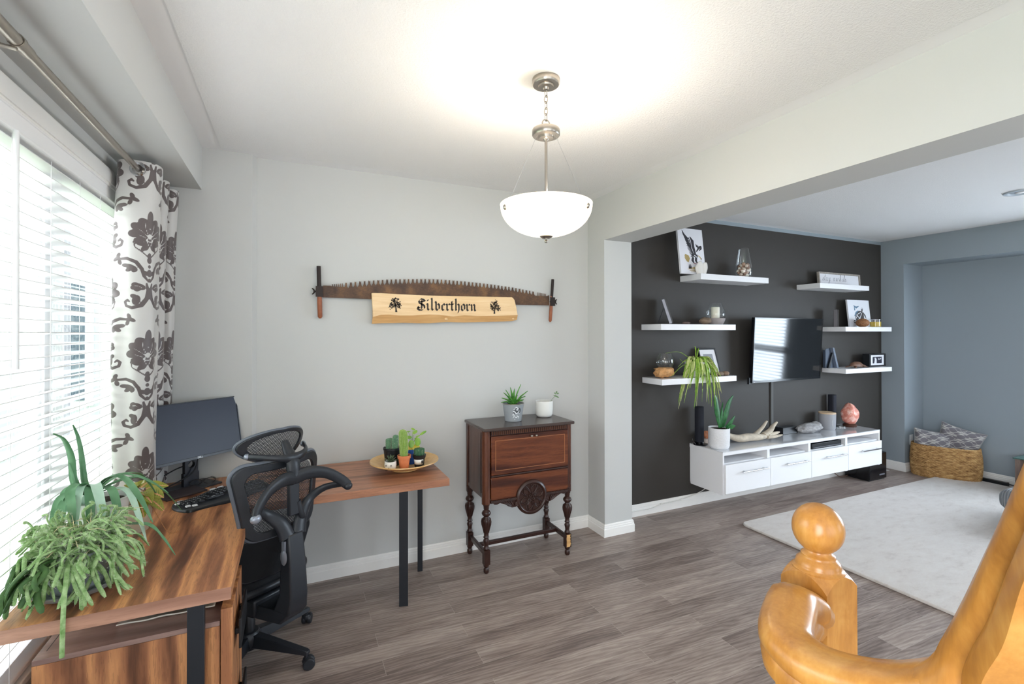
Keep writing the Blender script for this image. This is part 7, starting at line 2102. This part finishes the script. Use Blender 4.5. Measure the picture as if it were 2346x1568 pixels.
def cushion(loc, size, rots, label):
    c = thing('cushion', label, 'cushion', loc, 0, 'grey patterned cushions in the basket')
    n = 44
    Mx = Matrix.Rotation(rots[2], 4, 'Z') @ Matrix.Rotation(rots[0], 4, 'X') @ Matrix.Rotation(rots[1], 4, 'Y')
    def fn(sg):
        def g(u, v):
            x = (u - 0.5) * 2; y = (v - 0.5) * 2
            e = (1 - x ** 4) * (1 - y ** 4)
            th = 0.075 * max(0, e) ** 0.42 * (1 + 0.06 * math.sin(x * 7 + y * 3))
            pinch = 1 - 0.10 * (1 - abs(x) ** 2) * abs(y) ** 3
            pinch2 = 1 - 0.10 * (1 - abs(y) ** 2) * abs(x) ** 3
            return tuple(Mx @ Vector((x * size * pinch2, sg * th, y * size * pinch)))
        return g
    for sg, nm in ((-1, 'front_cover'), (1, 'back_cover')):
        o = obj(nm, MB().grid(fn(sg), n, n), M['ogee'], c, local=True, smooth=180, recalc=False)
        U = np.array([(i / n - .5) * 2 * size for j in range(n + 1) for i in range(n + 1)]); V = np.array([(j / n - .5) * 2 * size for j in range(n + 1) for i in range(n + 1)])
        PX_, PY_ = 0.16, 0.10
        D = np.full(U.shape, 1.0)
        for h in (0, 1):
            x = (U + h * PX_ / 2 + PX_ / 2) % PX_ - PX_ / 2
            y = (V + h * PY_ / 2 + PY_ / 2) % PY_ - PY_ / 2
            k = np.abs(x) / (PX_ / 2)
            yy = 0.030 * np.cos(np.clip(k, 0, 1) * PI) + 0.002
            D = np.minimum(D, np.abs(np.abs(y) - np.maximum(yy, 0.008)) - 0.0042 + np.where(k > 0.9, 0.0, 0.0))
        set_attr(o, 'ink', D)
    mb = MB().tube([tuple(Mx @ Vector(q)) for q in [((u - .5) * 2 * size * (1 - 0.10 * (1 - ((v - .5) * 2) ** 2) * abs((u - .5) * 2) ** 3), 0, (v - .5) * 2 * size * (1 - 0.10 * (1 - ((u - .5) * 2) ** 2) * abs((v - .5) * 2) ** 3)) for u, v in [(i / 14, 0) for i in range(14)] + [(1, i / 14) for i in range(14)] + [(1 - i / 14, 1) for i in range(14)] + [(0, 1 - i / 14) for i in range(15)]]], 0.004, 6, caps=False)
    obj('piping', mb, M['ogee'], c, local=True, smooth=60)
yb = math.atan2(kd.y, kd.x)
cushion((6.640, 2.965, 0.345), 0.168, (R(-4), R(6), yb + 0.15), 'grey ogee patterned cushion in the basket nearer the outlet, sitting lower')
cushion((6.775, 2.780, 0.390), 0.190, (R(6), R(16), yb - 0.10), 'grey ogee patterned cushion tilted up at the open end of the basket')

# ---------------------------------------------------------------- side table and ottoman at the right edge
st = thing('side_table', 'rustic wooden side table with a green edged glass top at the frame edge', 'side table', (6.75, 2.07, 0))
M['rustic'] = walnut('rustic_grey_brown', 'z', dark=(70, 56, 50), mid=(104, 86, 78), light=(128, 110, 100), rough=0.7, ox=8)
for (x, y) in ((6.65, 2.235), (6.65, 1.85), (6.87, 2.235), (6.87, 1.85)):
    obj('leg', MB().box((x - 0.03, y - 0.03, 0.0215 if x < 6.8 else 0.0), (x + 0.03, y + 0.03, 0.360)), M['rustic'], st, bevel=0.003)
obj('apron', MB().box((6.63, 1.88, 0.26), (6.66, 2.205, 0.355)), M['rustic'], st)
obj('glass_top', MB().box((6.60, 1.80, 0.362), (6.92, 2.275, 0.372)), mat('green_glass', (96, 150, 140), 0.05, trans=0.6), st, bevel=0.001)
M['cord_fab'] = None
def cordm():
    m = mat('corduroy_grey', (118, 122, 128), 0.9, sheen=0.4)
    t = NT(m)
    w = t.new('TexWave', wave_type='BANDS', bands_direction='Y')
    t.ln(t.co((1, 1, 0.0)), w.inputs['Vector']); w.inputs['Scale'].default_value = 17.0
    t.bump(w.outputs['Fac'], 0.9, 0.02)
    t.ln(t.mix(w.outputs['Fac'], lin((92, 98, 106)), lin((140, 144, 148))), t.b.inputs['Base Color'])
    return m
M['cord_fab'] = cordm()
so = thing('ottoman', 'grey ribbed corduroy ottoman on the rug at the frame edge', 'ottoman', (5.62, 1.62, 0.021))
obj('cushion_top', MB().box((5.30, 1.30, 0.17), (6.02, 1.93, 0.34)), M['cord_fab'], so, bevel=0.07, seg=6)
obj('base_skirt', MB().box((5.34, 1.33, 0.0215), (5.98, 1.89, 0.20)), M['cord_fab'], so, bevel=0.03, seg=4)

# ---------------------------------------------------------------- living room window blinds (seen in the television)
mb = MB()
mb.box((XE2 + 0.05, LY0, LZ0), (XE2 + 0.10, LY0 + 0.06, LZ1)).box((XE2 + 0.05, LY1 - 0.06, LZ0), (XE2 + 0.10, LY1, LZ1)).box((XE2 + 0.05, LY0, LZ0), (XE2 + 0.10, LY1, LZ0 + 0.06)).box((XE2 + 0.05, LY0, LZ1 - 0.06), (XE2 + 0.10, LY1, LZ1)).box((XE2 + 0.05, LY0, 1.16), (XE2 + 0.10, LY1, 1.26))
struct('window_2', mb, M['vinyl'], 'white living room window in the end wall')
lb = thing('window_blind', 'white slat blind of the living room end window, out of frame', 'blind', (XE2, 0.9, LZ1))
mb = MB()
nn_ = int((LZ1 - LZ0) / 0.05)
for i in range(nn_):
    z = LZ1 - 0.03 - i * 0.05
    mb.box((XE2 - 0.005, LY0 + 0.02, z - 0.012), (XE2 + 0.030, LY1 - 0.02, z - 0.009), fn=lambda p: (p[0], p[1], p[2] + (p[0] - XE2) * 0.45))
obj('slats', mb, M['blind'], lb, recalc=False)

# ---------------------------------------------------------------- newel post and handrail in front of the camera
def maple():
    m = bpy.data.materials.new('honey_varnished_oak')
    m.use_nodes = True
    t = NT(m)
    n = t.noise(t.co((4, 4, 2.0)), 6.0, 4, 0.6, 0.7)
    n2 = t.noise(t.co((60, 60, 8)), 3.0, 3, 0.6)
    t.ln(t.ramp(t.math('ADD', t.math('MULTIPLY', n, 0.75), t.math('MULTIPLY', n2, 0.25)), [(0.32, (160, 104, 42)), (0.5, (184, 126, 56)), (0.68, (202, 148, 76))]), t.b.inputs['Base Color'])
    t.b.inputs['Roughness'].default_value = 0.3
    t.b.inputs['Coat Weight'].default_value = 0.2
    t.b.inputs['Coat Roughness'].default_value = 0.2
    return m
M['maple'] = maple()
NXc, NYc = 0.782, 0.503
ns = 0.038
na = 0.0
nwl = thing('newel_post', 'honey coloured square newel post with a round ball cap', 'newel post', (NXc, NYc, 0), 0)
zb = 0.0
def nr(p, a=na): return (NXc + p[0] * math.cos(a) - p[1] * math.sin(a), NYc + p[0] * math.sin(a) + p[1] * math.cos(a), p[2])
# post with arched shoulders
mb = MB()
n = 10
for k in range(4):
    a = na + k * PI / 2
    def q(p, a=a): return (NXc + p[0] * math.cos(a) - p[1] * math.sin(a), NYc + p[0] * math.sin(a) + p[1] * math.cos(a), p[2])
    top = [(-ns + 2 * ns * i / n, -ns, 1.226 + 0.020 * math.sin(PI * i / n) ** 0.8) for i in range(n + 1)]
    vs = [q((p[0], p[1], 0.0)) for p in top] + [q(p) for p in top]
    mb.add(vs, [(i, i + 1, n + 2 + i, n + 1 + i) for i in range(n)])
    ring_ = [q((0.034 * math.sin(-PI / 4 + PI / 2 * i / n), -0.034 * math.cos(-PI / 4 + PI / 2 * i / n), 1.249)) for i in range(n + 1)]
    mb.add([q(p) for p in top] + ring_, [(i, i + 1, n + 2 + i, n + 1 + i) for i in range(n)])
obj('post', mb, M['maple'], nwl, smooth=30)
rb_ = 0.0375
bc = 1.311
obj('collar', MB().lathe([(0.0001, 1.235), (0.034, 1.238), (0.0375, 1.243), (0.0375, 1.247), (0.033, 1.250), (0.0325, 1.253), (0.031, 1.259), (0.026, 1.264), (0.0245, 1.266), (0.0245, 1.269), (0.022, 1.271), (0.019, 1.274), (0.0185, 1.279), (0.0001, 1.285)], (NXc, NYc, 0), 48), M['maple'], nwl, smooth=50)
obj('ball_cap', MB().ball((NXc, NYc, bc), (rb_, rb_, rb_ * 1.07), 48, 28), M['maple'], nwl, smooth=180)

def railprof(w, h):
    # handrail section: (side, up)
    return [(-0.42 * w, -0.5 * h), (0.42 * w, -0.5 * h), (0.46 * w, -0.25 * h), (0.40 * w, -0.10 * h), (0.5 * w, 0.05 * h), (0.5 * w, 0.20 * h), (0.42 * w, 0.38 * h), (0.25 * w, 0.48 * h), (0, 0.5 * h), (-0.25 * w, 0.48 * h), (-0.42 * w, 0.38 * h), (-0.5 * w, 0.20 * h), (-0.5 * w, 0.05 * h), (-0.40 * w, -0.10 * h), (-0.46 * w, -0.25 * h)]
def sweep(mb, pts, w, h, k=8, taper=None):
    P = smooth_path(pts, k)
    n = len(P)
    pf_ = railprof(1, 1)
    vs = []
    for i, p in enumerate(P):
        t_ = (P[min(i + 1, n - 1)] - P[max(i - 1, 0)]).normalized()
        sd = t_.cross(Vector((0, 0, 1))).normalized()
        up = sd.cross(t_).normalized()
        s = taper(i / (n - 1)) if taper else 1
        for a, b in pf_: vs.append(p + sd * a * w * s + up * b * h * s)
    m_ = len(pf_)
    fs = [(i * m_ + j, i * m_ + (j + 1) % m_, (i + 1) * m_ + (j + 1) % m_, (i + 1) * m_ + j) for i in range(n - 1) for j in range(m_)]
    fs += [tuple(range(m_ - 1, -1, -1)), tuple((n - 1) * m_ + j for j in range(m_))]
    return mb.add(vs, fs)

hr = thing('stair_handrail', 'honey coloured varnished handrail curling from the newel post and rising past the camera', 'handrail', (0.58, 0.3, 0))
RP = [(0.7109, 0.463, 1.1959), (0.6977, 0.4635, 1.212), (0.6608, 0.4583, 1.2263), (0.6137, 0.4414, 1.2343), (0.5778, 0.4139, 1.2332), (0.5633, 0.3821, 1.2292), (0.5625, 0.3494, 1.2319), (0.5686, 0.3135, 1.2407), (0.5803, 0.2806, 1.2531), (0.5862, 0.2502, 1.2743)]
def far(p, k=1.04): return (p[0] * k, p[1] * k, 1.6307 + (p[2] - 1.6307) * k)
RP = [(0.742, 0.478, 1.188), (0.722, 0.482, 1.200), (0.692, 0.478, 1.217), (0.660, 0.464, 1.226)] + [far(p) for p in RP[4:]]
obj('volute', sweep(MB(), RP, 0.066, 0.060, 8, lambda t_: min(1.0, 0.80 + t_ * 2)), M['maple'], hr, smooth=50)
obj('sloped_rail', sweep(MB(), [far(p) for p in ((0.5862, 0.2502, 1.2743), (0.5846, 0.2232, 1.3124), (0.5624, 0.1945, 1.373), (0.532, 0.1639, 1.4455), (0.4766, 0.1228, 1.535), (0.4216, 0.0815, 1.6221))], 0.066, 0.060, 8), M['maple'], hr, smooth=50)
a_ = R(-10)
obj('baluster', MB().box((-0.021, -0.021, 0.0), (0.021, 0.021, 1.21), fn=lambda p: (0.630 + p[0] * math.cos(a_) - p[1] * math.sin(a_), 0.432 + p[0] * math.sin(a_) + p[1] * math.cos(a_), p[2])), M['maple'], hr, bevel=0.003)

# ---------------------------------------------------------------- outside the dining window
M['grass'] = mat('lawn_grass', (120, 158, 76), 0.95, var=0.3, vscale=3)
M['siding'] = None
def sidingm():
    m = mat('pale_siding', (214, 216, 218), 0.7)
    t = NT(m)
    w = t.new('TexWave', wave_type='BANDS', bands_direction='Z', wave_profile='SAW')
    t.ln(t.co(), w.inputs['Vector']); w.inputs['Scale'].default_value = 2.6
    t.bump(w.outputs['Fac'], 0.5, 0.03)
    return m
M['siding'] = sidingm()
struct('ground_outside', MB().box((-30, -10, -0.62), (-0.95, 40, -0.52)), M['grass'], 'green lawn beyond the blinds')
nb_ = thing('neighbouring_house', 'pale sided house wing beyond the blinds', 'house', (-2.6, 7.6, -0.5))
obj('wall', MB().box((-3.6, 6.2, -0.52), (-1.3, 9.5, 5.2)), M['siding'], nb_)
obj('roof', MB().prism([(-3.9, 5.1), (-1.0, 5.1), (-1.0, 5.25), (-2.45, 6.4), (-3.9, 5.25)], lambda u, v, d: (u, 6.0 + d, v), 0, 3.8), mat('roof_grey', (140, 142, 146), 0.8), nb_)
for (x0, x1) in ((-3.2, -2.8), (-2.3, -1.9)):
    wf = obj('window', MB().box((x0 - 0.06, 6.17, 0.9), (x1 + 0.06, 6.2, 2.2)), M['vinyl'], nb_)
    INV[wf.name] = Matrix()
    obj('pane', MB().box((x0, 6.155, 0.96), (x1, 6.172, 2.14)), mat('far_window_glass', (96, 112, 124), 0.1), wf, local=True)
pr2 = thing('porch', 'white railed porch with grey post beyond the blinds', 'porch', (-1.6, 4.5, -0.5))
obj('post', MB().box((-1.66, 4.60, -0.52), (-1.54, 4.72, 2.9)), mat('post_grey', (150, 152, 154), 0.6), pr2)
obj('post', MB().box((-2.36, 5.0, -0.52), (-2.26, 5.1, 2.9)), M['vinyl'], pr2)
obj('beam', MB().box((-2.5, 4.55, 2.9), (-1.0, 4.75, 3.1)), M['vinyl'], pr2)
obj('top_rail', MB().box((-2.3, 4.98, 0.45), (-1.1, 5.04, 0.52)), M['vinyl'], pr2)
for i in range(9):
    x = -2.2 + i * 0.13
    obj('spindle', MB().box((x, 4.99, -0.45), (x + 0.03, 5.02, 0.45)), M['vinyl'], pr2)
tag(obj('recycling_bin', MB().box((-5.0, 9.9, -0.52), (-4.2, 10.5, 0.35)).box((-5.05, 9.85, 0.35), (-4.15, 10.55, 0.45)), mat('bin_blue', (52, 84, 190), 0.5), bevel=0.03), 'blue bin standing on the lawn beyond the blinds', 'bin')
